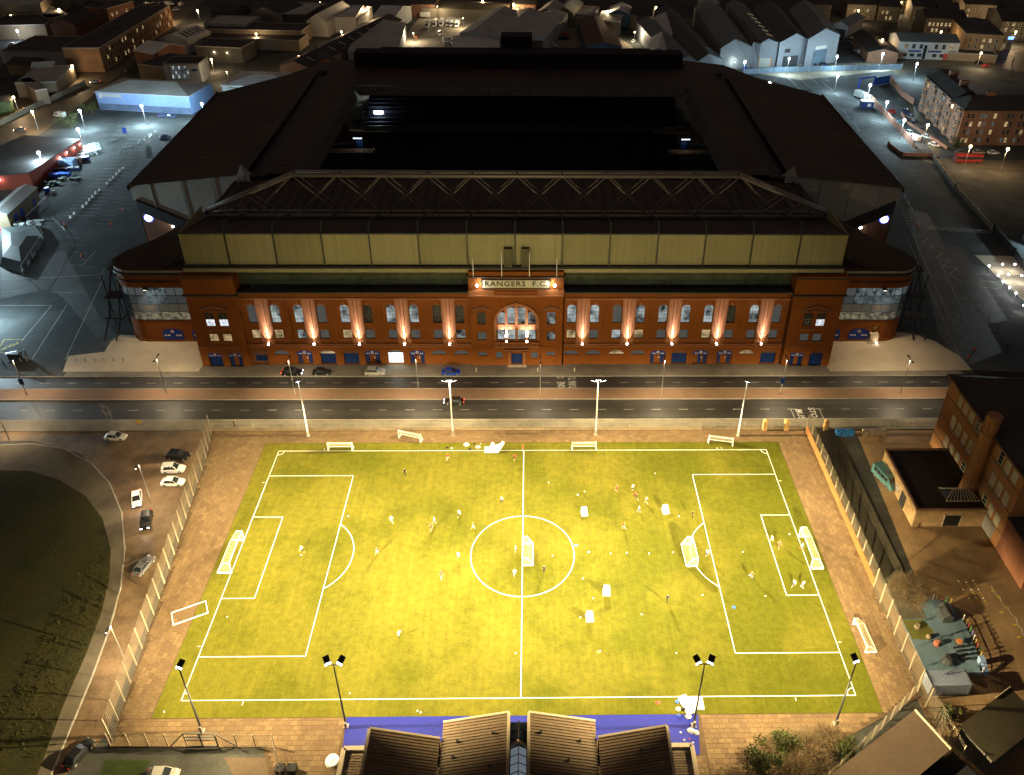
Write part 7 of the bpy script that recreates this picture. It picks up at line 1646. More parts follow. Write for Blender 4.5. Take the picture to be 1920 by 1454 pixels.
for r_ in range(3):
    for c_ in range(5):
        p = at(148 + c_ * 8 + r_ * 2, 288 - c_ * 2.5 + r_ * 5 - 5, .5); t = thing('steel_cage', 'galvanised steel cage in the yard pile, %s in the %s row' % (ordinal(c_), ['back', 'middle', 'front'][r_]), 'cage', (p.x, p.y, -.14), .3, 'stacked steel cages in the left yard'); k_ += 1
        b = MB(); w_ = 1.1
        for x in (-w_, w_):
            for y in (-.8, .8): b.bar((x, y, 0), (x, y, 1.5), .12)
        for z in (.1, .8, 1.5):
            for s in (-1, 1): b.bar((-w_, s*.8, z), (w_, s*.8, z), .1); b.bar((s*w_, -.8, z), (s*w_, .8, z), .1)
        b.bar((-w_, 0, 1.5), (w_, 0, 1.5), .3, .06); b.build('frame', CAGE, t)
for i, (x, y, n_, lab) in enumerate(((95, 345, 4, 'jumble of dark green pallets below the blue skips'), (132, 335, 4, 'heap of grey green pallets right of the blue skips'), (40, 420, 4, 'grey heap of scrap metal before the brick store'), (62, 418, 3, 'tangled frame of scrap at the corner of the brick store'), (8, 432, 2, 'red machine at the left edge by the brick store'), (88, 357, 2, 'blue barrel in the yard near the brick store'), (100, 360, 2, 'white sack beside the blue barrel'))):
    p = at(x, y, .4); t = thing('scrap_heap' if i < 4 else {4: 'red_machine', 5: 'barrel', 6: 'sack'}[i], lab, 'heap' if i < 4 else {4: 'machine', 5: 'barrel', 6: 'sack'}[i], (p.x, p.y, -.14)); rs = random.Random(i + 20)
    m_ = [mat('pallet_green', (.07, .1, .08), .8), mat('pallet_grey', (.14, .17, .14), .8), CAGE, CAGE, mat('machine_red', (.45, .05, .05), .5), BLUEP, WHITEW][i]
    b = MB()
    if i == 5: b.tube((0, 0, 0), (0, 0, 1.5), .8, n=10)
    elif i == 6: b.prism([(-.8, -.5), (.8, -.5), (.8, .5), (-.8, .5)], 0, 1, [(-.5, -.3), (.5, -.3), (.5, .3), (-.5, .3)])
    else:
        for k in range(n_ * 5):
            M = Matrix.Translation((rs.uniform(-n_, n_) * .8, rs.uniform(-1.2, 1.2), rs.uniform(.1, 1.0))) @ Matrix.Rotation(rs.uniform(0, 3), 4, 'Z') @ Matrix.Rotation(rs.uniform(-.4, .4), 4, 'X'); b.M = M; b.box(-.8, .8, -.5, .5, -.08, .12)
    b.M = None; o = b.build('load', m_, t); 
    if i < 5: o['kind'] = 'stuff'
# white barrier feet strung across the left car park
bm = MB(); bm.prism([(.3 * cos(k * pi / 4), .3 * sin(k * pi / 4)) for k in range(8)], 0, .9, [(.2 * cos(k * pi / 4), .2 * sin(k * pi / 4)) for k in range(8)]); bb_ = bm.mesh('barrier_post', WHITE)
row = [(231, 315), (224, 320), (218, 326), (212, 332), (206, 337), (200, 343), (186, 355), (179, 361), (173, 368), (167, 373), (162, 380), (155, 386), (139, 399), (132, 406)]
for x, y in row:
    p = at(x, y, .4); o = bpy.data.objects.new('barrier_post', bb_); COL.objects.link(o); o.location = (p.x, p.y, -.14); o.scale = (1.6, 1.6, .8); tag(o, 'white post in the diagonal car park row, %s from the top' % ordinal(row.index((x, y))), 'post', 'white posts across the left car park')
t = thing('goal_frame_stack', 'stacked white frames standing in the left car park beside the post row', 'frames', at(243, 290, 0).to_tuple(), .9)
b = MB()
for k in range(4):
    x = k * .7 - 3
    b.bar((x, 0, 0), (x, 0, 2.2), .12); b.bar((x + 5, 0, 0), (x + 5, 0, 2.2), .12); b.bar((x, 0, 2.2), (x + 5, 0, 2.2), .12); b.bar((x, 0, 2.2), (x, 1.4, 0), .1)
b.build('frames', STEEL, t)
for x, y, h, c, lab, nm in ((234, 248, 3.5, BLUEP, 'blue banner stand in the left car park', 'banner_stand'), (276, 263, 3, WHITEW, 'white sign on a post in the left car park', 'sign_post'), (1395, 134, 4, BLUEP, 'blue parking sign by the shed gable behind the stadium', 'parking_sign')):
    p = at(x, y, 1.5); t = thing(nm, lab, 'sign', (p.x, p.y, -.14)); b = MB(); b.tube((0, 0, 0), (0, 0, h), .08, n=6); b.build('post', STEEL, t); b = MB(); b.box(-.8, .8, -.1, -.02, h - 2.4, h); b.build('board', c, t)
p = at(205, 787); t = thing('road_sign', 'white direction sign with a black route diagram beside the dual carriageway', 'sign', (p.x, p.y, 0), -.5)
b = MB(); b.tube((-.9, 0, 0), (-.9, 0, 3.4), .07, n=6); b.tube((.9, 0, 0), (.9, 0, 3.4), .07, n=6); b.build('posts', STEEL, t); b = MB(); b.box(-1.3, 1.3, -.12, -.05, 1.6, 3.9); bd = b.build('board', WHITE, t); b = MB(); b.bar((0, -.14, 1.9), (0, -.14, 3.4), .16, .02); b.bar((0, -.14, 2.5), (.7, -.14, 3.1), .14, .02); b.bar((-.7, -.14, 2.9), (0, -.14, 2.3), .12, .02); b.build('route_diagram', BLACK, bd)
p = at(262, 797); t = thing('yellow_sign', 'small yellow temporary sign on the pavement edge', 'sign', (p.x, p.y, 0)); b = MB(); b.box(-.4, .4, -.1, -.04, .5, 1.4); b.build('board', mat('sign_yellow', (.65, .4, .02), .5), t); b = MB(); b.bar((-.5, 0, 0), (0, 0, .6), .07); b.bar((.5, 0, 0), (0, 0, .6), .07); b.build('stand', DSTEEL, t)
bol = MB(); bol.tube((0, 0, 0), (0, 0, .8), .16, .13, 8); bol.ball((0, 0, .85), .17, 6, 4); bme_ = bol.mesh('bollard', PAVEL)
bxs = (3, 38, 50, 143, 160, 178, 195, 213, 231, 893, 1008, 1077)
for x in bxs:
    p = at(x, 675 if x < 500 else 694, .4); o = bpy.data.objects.new('bollard', bme_); COL.objects.link(o); o.location = (p.x, p.y, 0); tag(o, 'pale round bollard on the stadium kerb, %s from the left' % ordinal(bxs.index(x)), 'bollard', 'pale bollards along the stadium kerb')
t = thing('ticket_kiosk', 'small dark shelter with a folded frame at the left end of the stadium pavement', 'shelter', at(32, 672, 0).to_tuple()); b = MB(); b.box(-1.6, 1.0, -.7, .7, 0, 1.6); b.build('shelter_body', DSTEEL, t); b = MB(); b.bar((-1.8, -.8, 1.8), (1.2, -.8, 2.6), .15); b.bar((1.2, -.8, 2.6), (1.6, 0, 0), .15); b.box(2.2, 2.5, -.2, .2, 0, 2.4); b.build('folded_frame', STEEL, t)

# ------------------------------------------------------------------ centre background
t, w, d = bldg('pale_shed', 'pale walled shed with a hipped grey roof left of the lorry yard', (652, 97), (745, 96), (775, 43), 7.5, 'gx', .01, WHITEW, ROOFM)
for c in [c for c in t.children if c.name.startswith('roof_slope')]: bpy.data.objects.remove(c)
b = MB(); b.poly([(-.3, -.3, 7.5), (w*.55, d*.18, 9.3), (w*.5, d + .3, 9.3), (-.3, d + .3, 7.5)]); b.poly([(w + .3, -.3, 7.5), (w + .3, d + .3, 7.5), (w*.5, d + .3, 9.3), (w*.55, d*.18, 9.3)]); b.poly([(-.3, -.3, 7.5), (w + .3, -.3, 7.5), (w*.55, d*.18, 9.3)]); b.build('roof', ROOFM, t)
wins_on(t, 'r', w, d, 7, 1, 4.2, 2.6, 1.6, 1.4, .3, litm=W_WARM); b = MB(); b.box(w*.1, w*.25, -.08, 0, 2, 4); b.build('dark_opening', BLACK, t)
t, w, d = bldg('grey_shed', 'large grey roofed shed behind the middle of the stadium', (862, 63), (1020, 73), (1020, 23), 9, 'gy', 2.2, WHITEW, ROOFM, n=3)
t, w, d = bldg('front_shed', 'lower pale roofed shed in front of the large grey shed', (848, 98), (938, 97), (944, 67), 7, 'gy', 1.5, WHITEW, ROOFG, n=1)
t, w, d = bldg('link_block', 'white end wall block right of the front shed', (944, 96), (1019, 96), (1019, 76), 7.5, 'flat', 0, WHITEW, SLATE)
t, w, d = bldg('long_store', 'long low olive shed along the back of the lorry yard', (790, 15), (950, 20), (950, 4), 6, 'gx', 1.5, BUFF, mat('olive_roof', (.16, .14, .09), .7))
t, w, d = bldg('brown_roof_unit', 'brown roofed unit with a blue gable right of the cluttered yard', (1100, 88), (1166, 88), (1153, 36), 6.5, 'gy', 2.2, mat('blue_gable', (.07, .15, .26), .6), BROWNR)
add_window(t, w*.55, -.06, 2.2, 1.6, 1.4, 0, 2, 1, W_COOL, FRAMEW, 0, key='b')
for i, (A, B, C, h, rf, rh, wm_, rm_, lab) in enumerate([((1006, 24), (1040, 26), (1042, 8), 8, 'gy', 3, BUFF, ROOFM, 'small house left of a gabled pair at the top centre'), ((1040, 24), (1075, 26), (1074, 5), 8, 'gy', 4, BUFF, ROOFM, 'pale gabled house at the top centre'), ((1076, 28), (1112, 30), (1118, 14), 6, 'flat', 0, WHITEW, ROOFM, 'low pale unit right of the gabled house'), ((1138, 26), (1182, 28), (1180, 14), 7, 'gy', 3, MATS['blue_gable'], ROOFG, 'blue gabled house above the brown roofed unit'), ((1120, 40), (1164, 42), (1160, 24), 7, 'flat', 0, DKW, ROOFM, 'dark block behind the brown roofed unit'), ((700, 30), (740, 32), (725, 10), 8, 'gx', 3, WHITEW, ROOFG, 'pale roofed cottage left of the lorry yard'), ((1182, 28), (1222, 30), (1222, 16), 8, 'gx', 3, BUFF, SLATE, 'tan house at the top, left of the curved sheds'), ((770, 8), (815, 9), (815, -6), 8, 'gx', 3, BRICKD, SLATE, 'dark block on the top edge above the lorry yard'), ((640, 35), (668, 36), (664, 14), 7, 'flat', 0, WHITEW, ROOFM, 'white box shed at the edge of the orange road')]):
    bldg('house' if rf[0] == 'g' else 'store', lab, A, B, C, h, rf, rh, wm_, rm_)
crate('container', 'blue container in the cluttered yard', 1031, 66, 3, 2.5, 2.5, BLUEP, 0, 'container'); crate('container', 'red and blue stacked crates in the cluttered yard', 1055, 64, 7, 2.4, 1.8, mat('crate_red', (.4, .08, .06), .6), 0, 'crates'); crate('container', 'dark flatbed load in the cluttered yard', 1052, 71, 9, 2.4, 1.6, DSTEEL, 0, 'load'); crate('skip', 'orange heap at the side of the pale shed', 780, 70, 2, 1.6, 1.4, mat('orange_heap', (.5, .18, .05), .8), 0, 'heap')

# ------------------------------------------------------------------ right background
SHX = {}
def front_box(tt, w, f0, f1, z0, z1, m_, nm):
    ax, n = SHX[tt.name]; a = ax * w * f0 - n * .15; c = ax * w * f1 - n * .15; b = MB(); b.bar(a + Vector((0, 0, (z0 + z1) / 2)), c + Vector((0, 0, (z0 + z1) / 2)), .3, z1 - z0); return b.build(nm, m_, tt)
def shed(lab, px, hb, zs, depth_px, wm_, rm_, n_roof_ribs=0, sky=0):
    """gabled shed: px = left eaves, ridge, right eaves of the front gable (surveyed), hb = eaves and ridge heights"""
    A, R_, B = at(px[0][0], px[0][1], hb[0]), at(px[1][0], px[1][1], hb[1]), at(px[2][0], px[2][1], hb[0]); C = at(*depth_px, hb[1])
    ax = (B - A); ax.z = 0; w = ax.length; ax.normalize(); n = Vector((-ax.y, ax.x, 0)); dd = (C - R_); dd.z = 0; d = dd.length; dd.normalize()
    t = thing('gabled_shed', lab, 'shed', (A.x, A.y, 0)); rel = lambda p, z: Vector((p.x - A.x, p.y - A.y, z))
    b = MB(); b.poly([rel(A, -.15), rel(B, -.15), rel(B, hb[0]), rel(R_, hb[1]), rel(A, hb[0])]); 
    A2, B2, R2 = A + dd * d, B + dd * d, R_ + dd * d
    b.poly([rel(B, -.15), rel(B2, -.15), rel(B2, hb[0]), rel(B, hb[0])]); b.poly([rel(A2, -.15), rel(A, -.15), rel(A, hb[0]), rel(A2, hb[0])]); b.poly([rel(B2, -.15), rel(A2, -.15), rel(A2, hb[0]), rel(R2, hb[1]), rel(B2, hb[0])]); b.build('wall', wm_, t)
    for P_, P2 in ((A, A2), (B, B2)):
        b = MB(); q = [rel(P_, hb[0]) - dd * .4, rel(R_, hb[1]) - dd * .4, rel(R2, hb[1]), rel(P2, hb[0])]; b.poly(q if P_ is A else q[::-1]); b.poly([v - Vector((0, 0, .2)) for v in q]); b.poly([q[0], q[1], q[1] - Vector((0, 0, .25)), q[0] - Vector((0, 0, .25))]); b.build('roof_slope', rm_, t)
    if sky:
        for k in range(sky):
            f0 = .12 + .1 * k
            for P_, P2 in (((B, B2),) if sky < 10 else ((A, A2), (B, B2))):
                lo = rel(P_, hb[0]) + dd * d * f0; hi = rel(R_, hb[1]) + dd * d * f0; a_ = hi.lerp(lo, .25); c_ = hi.lerp(lo, .75); u = Vector((0, 0, .1)); b = MB(); b.poly([a_ + u, c_ + u, c_ + dd * 1.6 + u, a_ + dd * 1.6 + u]); b.build('rooflight', SKYL if sky != 6 else mat('rooflight_lit', (.4, .4, .25), .6, emit=((1, .85, .4), .25)), t)
    t['ax'] = 0; SHX[t.name] = (ax.copy(), n.copy()); del t['ax']
    return t, rel, w, dd
R1 = mat('shed_roof_dark', (.06, .07, .07), .6, .2, .3); R2_ = mat('shed_roof_grey', (.14, .17, .18), .6, .2, .3)
shed('small gabled shed furthest left of the big sheds at right', ((1262, 116), (1292, 104), (1307, 115)), (8, 11), 0, (1218, 30), SHEDW, R2_, sky=0)
shed('second small gable of the big shed group', ((1307, 115), (1330, 100), (1354, 110)), (8, 11.5), 0, (1246, 10), SHEDW, R1, sky=4)
shed('third gable of the big shed group with a plain white front', ((1352, 90), (1379, 73), (1411, 88)), (10.5, 14), 0, (1325, 0), SHEDW, R2_, sky=9)
tt = shed('narrow low gable between the white fronts of the big sheds', ((1411, 81), (1413, 78), (1427, 82)), (12, 12.5), 0, (1385, 20), SHEDW, R1)
tt, rel, w, dd = shed('fourth gable of the big sheds with an orange edged door', ((1426, 81), (1441, 73), (1464, 81)), (12, 14), 0, (1375, 0), SHEDW, R2_, sky=6)
front_box(tt, w, .06, .62, 0, 4.6, SKYL, 'shed_door'); front_box(tt, w, .0, .06, 0, 4.9, mat('orange_edge', (.5, .2, .08), .6), 'door_jamb'); front_box(tt, w, .62, .68, 0, 4.9, MATS['orange_edge'], 'door_jamb')
tt, rel, w, dd = shed('fifth gable of the big sheds with a dark shutter', ((1463, 79), (1494, 62), (1516, 74)), (13, 17), 0, (1440, 0), SHEDW, R1, sky=7)
front_box(tt, w, .2, .72, 0, 5.5, DSTEEL, 'shed_door'); front_box(tt, w, .22, .4, 7.4, 9.2, SLATE, 'wall_sign')
tt, rel, w, dd = shed('largest right hand gable of the big sheds with a tall blue grey door', ((1516, 73), (1549, 53), (1575, 65)), (14, 18), 0, (1508, 0), SHEDW, R2_, sky=0)
front_box(tt, w, .24, .66, 0, 7.5, mat('door_slate', (.10, .15, .20), .6), 'shed_door'); front_box(tt, w, .28, .62, 8, 9.6, mat('sign_pale', (.6, .6, .55), .6), 'sign_board')
t, w, d = bldg('curved_shed', 'pale ribbed roofed shed left of the big sheds', (1215, 98), (1255, 100), (1225, 30), 8, 'gy', 2.5, SHEDW, ROOFG, n=1)
t, w, d = bldg('white_office', 'white two storey office with a pale roof and blue signs at upper right', (1688, 78), (1801, 81), (1800, 66), 8.8, 'gx', 2.5, WHITEW, R2_)
for fi in range(7):
    if fi == 3: continue
    add_window(t, w * (.12 + fi * .125), -.06, 5.4, 1.6, 2.2, 0, 2, 2, W_DK if fi % 3 else W_WARM, DSTEEL, 0, key='b'); add_window(t, w * (.12 + fi * .125), -.06, 1.2, 2.2, 1.6, 0, 2, 2, W_DK, DSTEEL, 0, key='b')
for a, c in ((.17, .38), (.5, .72), (.85, .98)): b = MB(); b.box(w*a, w*c, -.14, 0, 3.6, 4.5); b.build('blue_fascia_sign', BLUED, t)
for a, c, m_ in ((.01, .1, BRICKD), (.77, .86, mat('red_door', (.35, .05, .04), .6)), (.42, .47, GLASS)): b = MB(); b.box(w*a, w*c, -.1, 0, 0, 3.2 if m_ is not GLASS else 7.2); b.build('door', m_, t)
t, w, d = bldg('garage', 'small pale garage with a dark door behind the shed yard', (1562, 46), (1590, 50), (1580, 28), 6, 'gy', 2.5, WHITEW, R2_)
b = MB(); b.box(w*.1, w*.9, -.1, 0, 0, 4); b.build('garage_door', DSTEEL, t)
t, w, d = bldg('low_shed', 'low dark roofed shed with streaked rooflights before the white office', (1628, 98), (1685, 100), (1672, 70), 5, 'gy', 2, BRICKD, SLATE)
for k in range(5): b = MB(); b.box(w*.6, w*.75, d*(.1 + .17*k), d*(.1 + .17*k) + 1, 6.4, 6.5); b.build('rooflight', SKYL, t)
# fences and walls round the right car park
def wall_px(lab, pts_, h, m_, th=.3, name='boundary_wall', cat='wall', post=None):
    P0 = at(*pts_[0]); t = thing(name, lab, cat, (P0.x, P0.y, 0)); q = [at(*p) - P0 for p in pts_]
    for a, c in zip(q[:-1], q[1:]):
        b = MB(); b.bar(a + Vector((0, 0, h/2 - .07)), c + Vector((0, 0, h/2 - .07)), th, h); b.build('panel', m_, t)
        n = max(1, int((c - a).length / 6))
        for k in range(n + 1): s_ = a.lerp(c, k / n); b = MB(); b.bar(s_ + Vector((0, 0, -.1)), s_ + Vector((0, 0, h + .25)), th + .15); b.build('pier', post or m_, t)
    return t
RW = mat('red_brick_wall', (.30, .15, .10), .85, .2, .8)
wall_px('red brick boundary wall with piers down the right car park', [(1634, 192), (1712, 276)], 2.6, RW)
wall_px('red brick wall behind the blue gantry at upper right', [(1668, 152), (1690, 180), (1712, 196)], 2.6, RW)
wall_px('tall pale blue screen fence in front of the big sheds', [(1395, 140), (1450, 136), (1690, 130)], 2.6, mat('screen_blue_grey', (.16, .23, .30), .6, .2, .6), .12, 'screen_fence', 'fence', STEEL)
wall_px('tan low wall running down the far right car park', [(1748, 296), (1790, 355), (1862, 435)], 1.6, mat('tan_wall', (.30, .27, .2), .8, .2, .8))
wall_px('low red wall with railings at the corner below the tenement', [(1665, 272), (1690, 292), (1745, 294)], 1.3, RW)
wall_px('pale wall beside the street at the left edge', [(0, 236), (70, 202), (160, 160)], 2.2, BUFF)
wall_px('dark site fence along the far right edge', [(1862, 435), (1900, 480), (1930, 520)], 2.4, DSTEEL)
wall_px('brick garden wall before the tenement gable', [(1690, 245 - 30), (1700, 232), (1775, 280)], 1.2, RW)
p = at(1610, 165, 0); t = thing('gantry', 'blue entrance gantry in the upper right car park', 'gantry', (p.x, p.y, -.14)); q = at(1638, 160, 0) - p; b = MB(); b.tube((0, 0, 0), (0, 0, 4.6), .4, n=8); b.tube(q, q + Vector((0, 0, 4.6)), .4, n=8); b.bar((0, 0, 4.4), q + Vector((0, 0, 4.4)), .5, .7); b.build('portal', BLUEP, t); b = MB(); e = at(1667, 156, 0) - p; b.bar(q + Vector((0, 0, 2)), e + Vector((0, 0, 2)), .3, 3.6); b.build('hoarding', BLUED, t)
p = at(1617, 182, 1); t = thing('lorry', 'white lorry with a pale load parked at the boundary wall in the right car park', 'lorry', (p.x, p.y, -.14), -1.1); b = MB(); b.box(-4, 2, -1.3, 1.3, .9, 3.4); b.build('cargo_box', WHITEW, t); b = MB(); b.box(2.2, 4, -1.2, 1.2, .5, 2.8); b.build('cab', WHITE, t); [inst('wheel', wmm, t, (x, y, .45), scale=(1.35, 1, 1.35)) for x in (-3, 3) for y in (-1.1, 1.1)]
t = crate('site_cabin', 'blue and white site cabin behind the lorry in the right car park', 1625, 195, 5.5, 3.5, 3, BLUED, -.1, 'cabin', PAVEL); add_window(t, .8, -1.82, 1.0, 1.4, 1.2, 0, 2, 1, W_COOL, FRAMEW, 0, key='b')
t = thing('site_cabin', 'grey cabin with cyan lit windows cut by the right edge', 'cabin', at(1915, 452, 0).to_tuple(), -.9); b = MB(); b.box(0, 12, 0, 5, 0, 5.5); b.build('cabin_body', SHEDW, t)
for k in range(6): add_window(t, 1 + k * 2, -.06, 1.5, 1.5, 3.2, 0, 1, 2, glow('cyan_pane', (.3, .75, .9), .9), FRAME, 0, key='b')
# tenements
TFR = mat('tenement_frame', (0.30, 0.26, 0.2), .6)
t = thing('tenement', 'four storey red sandstone tenement with bay windows at upper right', 'tenement', (168.8, 207.2, 0))
b = MB(); b.prism([(0, 0), (52, 0), (52, 13), (13, 13), (17, 47), (4.4, 47)], -.15, 13.8); b.build('wall', STONE, t)
b = MB(); ro = [(-.5, -.5), (52.5, -.5), (52.5, 13.5), (13, 13.5), (17.2, 47.5), (4.0, 47.5)]; b.prism(ro, 13.8, 14.1); b.prism([(0, 0), (52, 0), (52, 13), (0.01, 13)], 14.1, 17.6, [(4, 5), (52, 5), (52, 8), (4.5, 8)]); b.prism([(1.2, 13.1), (13, 13.1), (17, 47), (4.4, 47)], 14.1, 17.2, [(6, 13.1), (8.5, 13.1), (12, 46), (9, 46)]); b.build('roof', SLATE, t)
for x, y in ((12, 6.5), (30, 6.5), (8.5, 22), (10.5, 36)):
    b = MB(); b.box(x - 1.8, x + 1.8, y - .6, y + .6, 15, 19.2); ch = b.build('chimney', STONE, t); b = MB(); [b.tube((x - 1.5 + k, y, 19.2), (x - 1.5 + k, y, 19.9), .2, n=6) for k in range(4)]; b.build('chimney_pots', TANW, ch)
litw = lambda p_: W_WARM if random.random() < p_ else (W_DIM if random.random() < .35 else W_DK)
for i in range(9):
    for j in range(4):
        for dx in (-.85, .85): 
            if i % 3 != 2 or dx < 0: add_window(t, 3 + i * 5.2 + dx, -.06, 1.0 + j * 3.25, 1.15, 1.95, 0, 1, 2, litw(.22), TFR, 0, key='t', bar=.09)
ang = atan2(47, 4.4)
for i in range(9):
    u = 2.6 + i * 5.0; ox, oy = cos(ang) * u, sin(ang) * u; Mw = Matrix.Translation((ox, oy, 0)) @ Matrix.Rotation(ang - pi, 4, 'Z')
    # local: x along wall, -y outward to the street
    if i % 2 == 0:
        b = MB(Mw); b.prism([(-1.9, .2), (-1.1, -1.0), (1.1, -1.0), (1.9, .2)], -.1, 13.4); b.build('bay', STONE, t)
        for j in range(4):
            for (lx, ly, lr, ww) in ((0, -1.06, 0, 1.5), (-1.55, -.45, -.98, .9), (1.55, -.45, .98, .9)):
                q = Mw @ Vector((lx, ly, 1.0 + j * 3.25)); add_window(t, q.x, q.y, q.z, ww, 1.95, 0, 1, 2, litw(.12), TFR, ang - pi + lr, key='t', bar=.09)
    else:
        for j in range(4):
            q = Mw @ Vector((0, -.06, 1.0 + j * 3.25)); add_window(t, q.x, q.y, q.z, 1.15, 1.95, 0, 1, 2, litw(.3), TFR, ang - pi, key='t', bar=.09)
for i, (A, B, C, h, rf, rh, wm_, rm_, cols, rows, lab) in enumerate([((1738, 34), (1815, 36), (1812, 22), 12, 'gx', 3, DKW, SLATE, 9, 3, 'dark far tenement with a few lit windows above the white office'), ((1812, 62), (1884, 66), (1890, 40), 12, 'hip', 3, mat('warm_stone', (.3, .2, .1), .8), SLATE, 5, 3, 'warm lit far tenement at the street corner'), ((1528, 8), (1560, 10), (1556, -4), 9, 'gx', 3, BUFF, SLATE, 4, 2, 'far house left of the pale villas at the top'), ((1590, 8), (1645, 10), (1640, -4), 9, 'gx', 3, BUFF, SLATE, 6, 2, 'far pale terrace at the top right'), ((1712, 12), (1755, 14), (1752, 2), 9, 'gx', 3, BUFF, SLATE, 4, 2, 'far pale villa at the top right'), ((1810, 8), (1870, 10), (1870, -4), 9, 'gx', 3, BUFF, SLATE, 5, 2, 'far lit house in the top right corner'), ((1880, 40), (1950, 44), (1950, 20), 10, 'gx', 3, DKW, SLATE, 5, 3, 'dark far block at the right edge'), ((1778, 100), (1870, 106), (1876, 98), 3.5, 'flat', 0, TANW, SLATE, 0, 0, 'low flat roofed shops at the far street corner')]):
    t, w, d = bldg('far_tenement' if i < 2 else 'far_house', lab, A, B, C, h, rf, rh, wm_, rm_)
    if cols: wins_on(t, 'f', w, d, cols, rows, 1.3, 3.2, 1.3, 1.9, .45 if i < 2 else .3, fm=FRAMEW if i != 0 else FRAME)
p = at(1895, 72, 6); t = thing('totem_sign', 'blue and white lit totem sign at the far right street', 'sign', (p.x, p.y, 0)); b = MB(); b.box(-1.6, 1.6, -.3, .3, 0, 7); b.build('pylon', mat('pylon_white', (.6, .6, .62), .5), t); b = MB(); b.box(-1.5, 1.5, -.4, -.31, 5.4, 6.8); b.build('lit_panel', glow('totem_blue', (.1, .25, 1), 6), t)
# trees beyond
for i, (x, y, r, h, lab) in enumerate(((1690, 40, 6, 9, 'dark tree between the far villas at the top right'), (1650, 45, 6, 9, 'dark tree left of the far villas at the top right'), (1610, 42, 5, 8, 'dark tree behind the little pale garage'), (1700, 22, 6, 9, 'dark tree at the top edge right of the terrace'), (1880, 20, 7, 10, 'dark tree in the far top right corner'), (1900, 115, 7, 9, 'dark tree by the far right street'), (130, 230, 5, 5, 'dark clump of bushes beside the left street'), (170, 205, 3, 4, 'grey bush at the end of the blue warehouse'), (1795, 272, 2.6, 4, 'small green tree before the tenement front'), (1660, 60, 5, 8, 'dark tree behind the white office'), (250, 130, 3, 5, 'small dark tree at the bend of the left street'))):
    p = at(x, y, 2); shrub(lab, p.x, p.y, r, h, 0, 1500, 40 + i, 'tree', -.14)
# ------------------------------------------------------------------ denser life in the streets beyond
rs = random.Random(77)
def more_cars(where, pts_, n, deg, start):
    cols = ['white', 'silver', 'grey', 'black', 'dkblue', 'red']; ordn = ['first', 'second', 'third', 'fourth', 'fifth', 'sixth', 'seventh', 'eighth', 'ninth', 'tenth', 'eleventh', 'twelfth']
    for k in range(n):
        t_ = (k + .5) / n; seg = t_ * (len(pts_) - 1); i = min(int(seg), len(pts_) - 2); f_ = seg - i
        x = pts_[i][0] + (pts_[i+1][0] - pts_[i][0]) * f_; y = pts_[i][1] + (pts_[i+1][1] - pts_[i][1]) * f_; c = cols[rs.randrange(6)]
        car('%s car, %s from the left %s' % ({'dkblue': 'dark blue'}.get(c, c), ordn[k], where), x, y, deg + rs.uniform(-4, 4), 'car', c, False, 'cars ' + where)
more_cars('along the top left street kerb', [(262, 62), (300, 38), (335, 14)], 7, 48, 0)
more_cars('in the far street at the top right', [(1690, 20), (1735, 30), (1800, 16)], 8, 10, 0)
more_cars('on the street left of the far shops', [(1755, 92), (1792, 108)], 4, -20, 0)
more_cars('in the yard behind the big shed fence', [(1455, 122), (1556, 120)], 5, 5, 0)
more_cars('against the back wall of the cluttered yard', [(1068, 34), (1092, 36)], 3, 80, 0)
more_cars('at the very top left of the picture', [(270, 6), (330, 3)], 5, 10, 0)
more = [(20, 30, 7, 'added lamp in the top left corner yard', 1, 0), (32, 58, 6, 'added cool lamp on the pale canopy at far left', 1.2, 1), (110, 18, 8, 'added lamp over the store roofs at top left', .8, 0), (230, 4, 8, 'added lamp at the top edge above the terrace', 1.4, 0), (370, 20, 8, 'added lamp between the gabled sheds at top left', 1, 0), (480, 64, 7, 'added lamp in the pipe yard behind the white office', .7, 0), (600, 6, 8, 'added lamp on the top edge right of the sheds', 1.3, 0), (640, 60, 7, 'added orange lamp on the lane beside the pale shed', 1.6, 0), (905, 2, 8, 'added lamp at the top edge above the long shed', 1.2, 0), (1230, 14, 8, 'added lamp by the curved shed at the top', .8, 0),
        (1610, 20, 8, 'added lamp before the pale terrace at the top right', 1, 0), (1655, 75, 7, 'added lamp in the lane left of the white office', .6, 0), (1770, 8, 8, 'added lamp at the top edge right of the villas', 1, 0), (1860, 20, 8, 'added lamp before the far lit house', 1, 0), (1765, 60, 8, 'added lamp before the dark far tenement', .8, 0), (1905, 230, 9, 'added lamp at the right edge of the tenement street', .7, 0), (60, 210, 8, 'added lamp beside the two red tail lights on the left street', .8, 0)]
for x, y, h, lab, e, cool in more:  # scattered lamps added to brighten the far streets
    p = at(x, y, h); street_lamp(lab, p.x, p.y + .3, h, 'single', 'added lamps in the streets beyond', (.8, .9, 1) if cool else (1, .66, .34), 8000 * e, globe=COOLG if cool else WARMG)
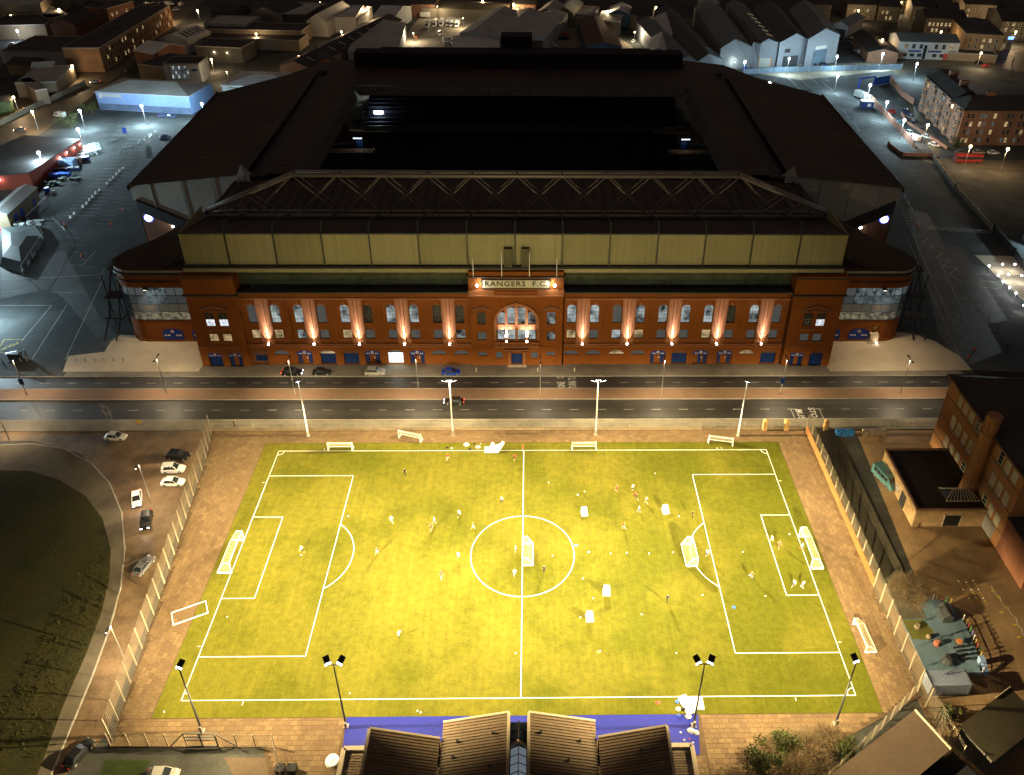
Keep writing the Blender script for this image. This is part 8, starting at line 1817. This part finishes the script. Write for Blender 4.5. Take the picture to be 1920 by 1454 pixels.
for (A, B, C, h, rf, rh, wm_, rm_, lab, c_, r_) in [((140, 48), (182, 30), (170, 16), 9, 'gx', 4, BRICKD, SLATE, 'dark gabled hall behind the long terrace', 0, 0), ((12, 30 + 90), (52, 122), (52, 108), 5, 'gx', 2, TANW, SLATE, 'small dark roofed shed under the long pale shed', 0, 0), ((395, 24), (440, 26), (440, 12), 9, 'gx', 3, DKW, SLATE, 'dark house at the top left of centre', 4, 2), ((1650, 12), (1690, 14), (1690, 2), 9, 'gx', 3, BUFF, SLATE, 'far villa with lit windows between two trees', 4, 2), ((1765, 20), (1800, 22), (1800, 8), 9, 'gx', 3, BUFF, SLATE, 'far house behind the dark tenement', 4, 2), ((1310, 8), (1350, 9), (1350, -6), 8, 'flat', 0, DKW, ROOFM, 'dark block at the top edge over the shed roofs', 5, 2), ((960, 8), (1004, 9), (1004, -4), 8, 'gx', 3, BRICKD, SLATE, 'brick block beside the bright orange lamp', 5, 2), ((200, 18), (250, 4), (236, -6), 9, 'flat', 0, BRICKD, SLATE, 'dark warehouse at the top above the terrace', 5, 2), ((150, 12), (196, 8), (190, -8), 9, 'gy', 3, DKW, SLATE, 'dark ridged store at the top left', 0, 0)]:
    t, w, d = bldg('far_house', lab, A, B, C, h, rf, rh, wm_, rm_)
    if c_: wins_on(t, 'f', w, d, c_, r_, 1.3, 3.2, 1.3, 1.9, .5, fm=FRAMEW)
# crowd barriers and cones strewn over the car parks
bb = MB(); bb.bar((-1.1, 0, 1.05), (1.1, 0, 1.05), .06); bb.bar((-1.1, 0, .25), (1.1, 0, .25), .06)
for k in range(9): bb.bar((-1.1 + k * .275, 0, .25), (-1.1 + k * .275, 0, 1.05), .035)
for s in (-1, 1): bb.bar((s * .9, -.3, 0), (s * .9, .3, 0), .06); bb.bar((s * .9, 0, 0), (s * .9, 0, .3), .06)
bbm = bb.mesh('crowd_barrier', STEEL)
for x0, y0, x1, y1, n, lab, grp in ((120, 432, 100, 412, 4, 'steel crowd barrier by the tent', 'crowd barriers by the tent'), (84, 450, 44, 512, 5, 'steel crowd barrier hugging the tent side', 'crowd barriers hugging the tent'), (1697, 372, 1722, 418, 5, 'steel crowd barrier beside the right stand', 'crowd barriers beside the right stand'), (1745, 430, 1850, 438, 8, 'steel crowd barrier across the right car park', 'crowd barriers across the right car park'), (262, 268, 292, 250, 4, 'steel crowd barrier in the upper left car park', 'crowd barriers in the upper left car park')):
    a = at(x0, y0); b_ = at(x1, y1); rz = atan2(b_.y - a.y, b_.x - a.x)
    for k in range(n):
        p = a.lerp(b_, k / (n - 1)); o = bpy.data.objects.new('crowd_barrier', bbm); COL.objects.link(o); o.location = (p.x, p.y, -.14); o.rotation_euler.z = rz + rs.uniform(-.08, .08); tag(o, lab + ', %s in line' % ordinal(k), 'barrier', grp)
cn = MB(); cn.tube((0, 0, .05), (0, 0, .75), .2, .04, 8); cn.box(-.25, .25, -.25, .25, 0, .06); cnm = cn.mesh('traffic_cone', mat('cone_orange', (.7, .16, .04), .6))
for x, y, lab in ((230, 394, 'orange traffic cone beside the left stand'), (208, 420, 'orange traffic cone in the middle of the left car park'), (121, 421, 'orange traffic cone at the end of the post row'), (152, 480, 'orange traffic cone low in the left car park'), (1720, 422, 'orange traffic cone at the end of the right barriers'), (1816, 670, 'orange traffic cone at the bottom of the right markings'), (1827, 655, 'second orange traffic cone above the one by the right markings')):
    p = at(x, y); o = bpy.data.objects.new('traffic_cone', cnm); COL.objects.link(o); o.location = (p.x, p.y, -.14); o.scale = (1.3,) * 3; tag(o, lab, 'cone')
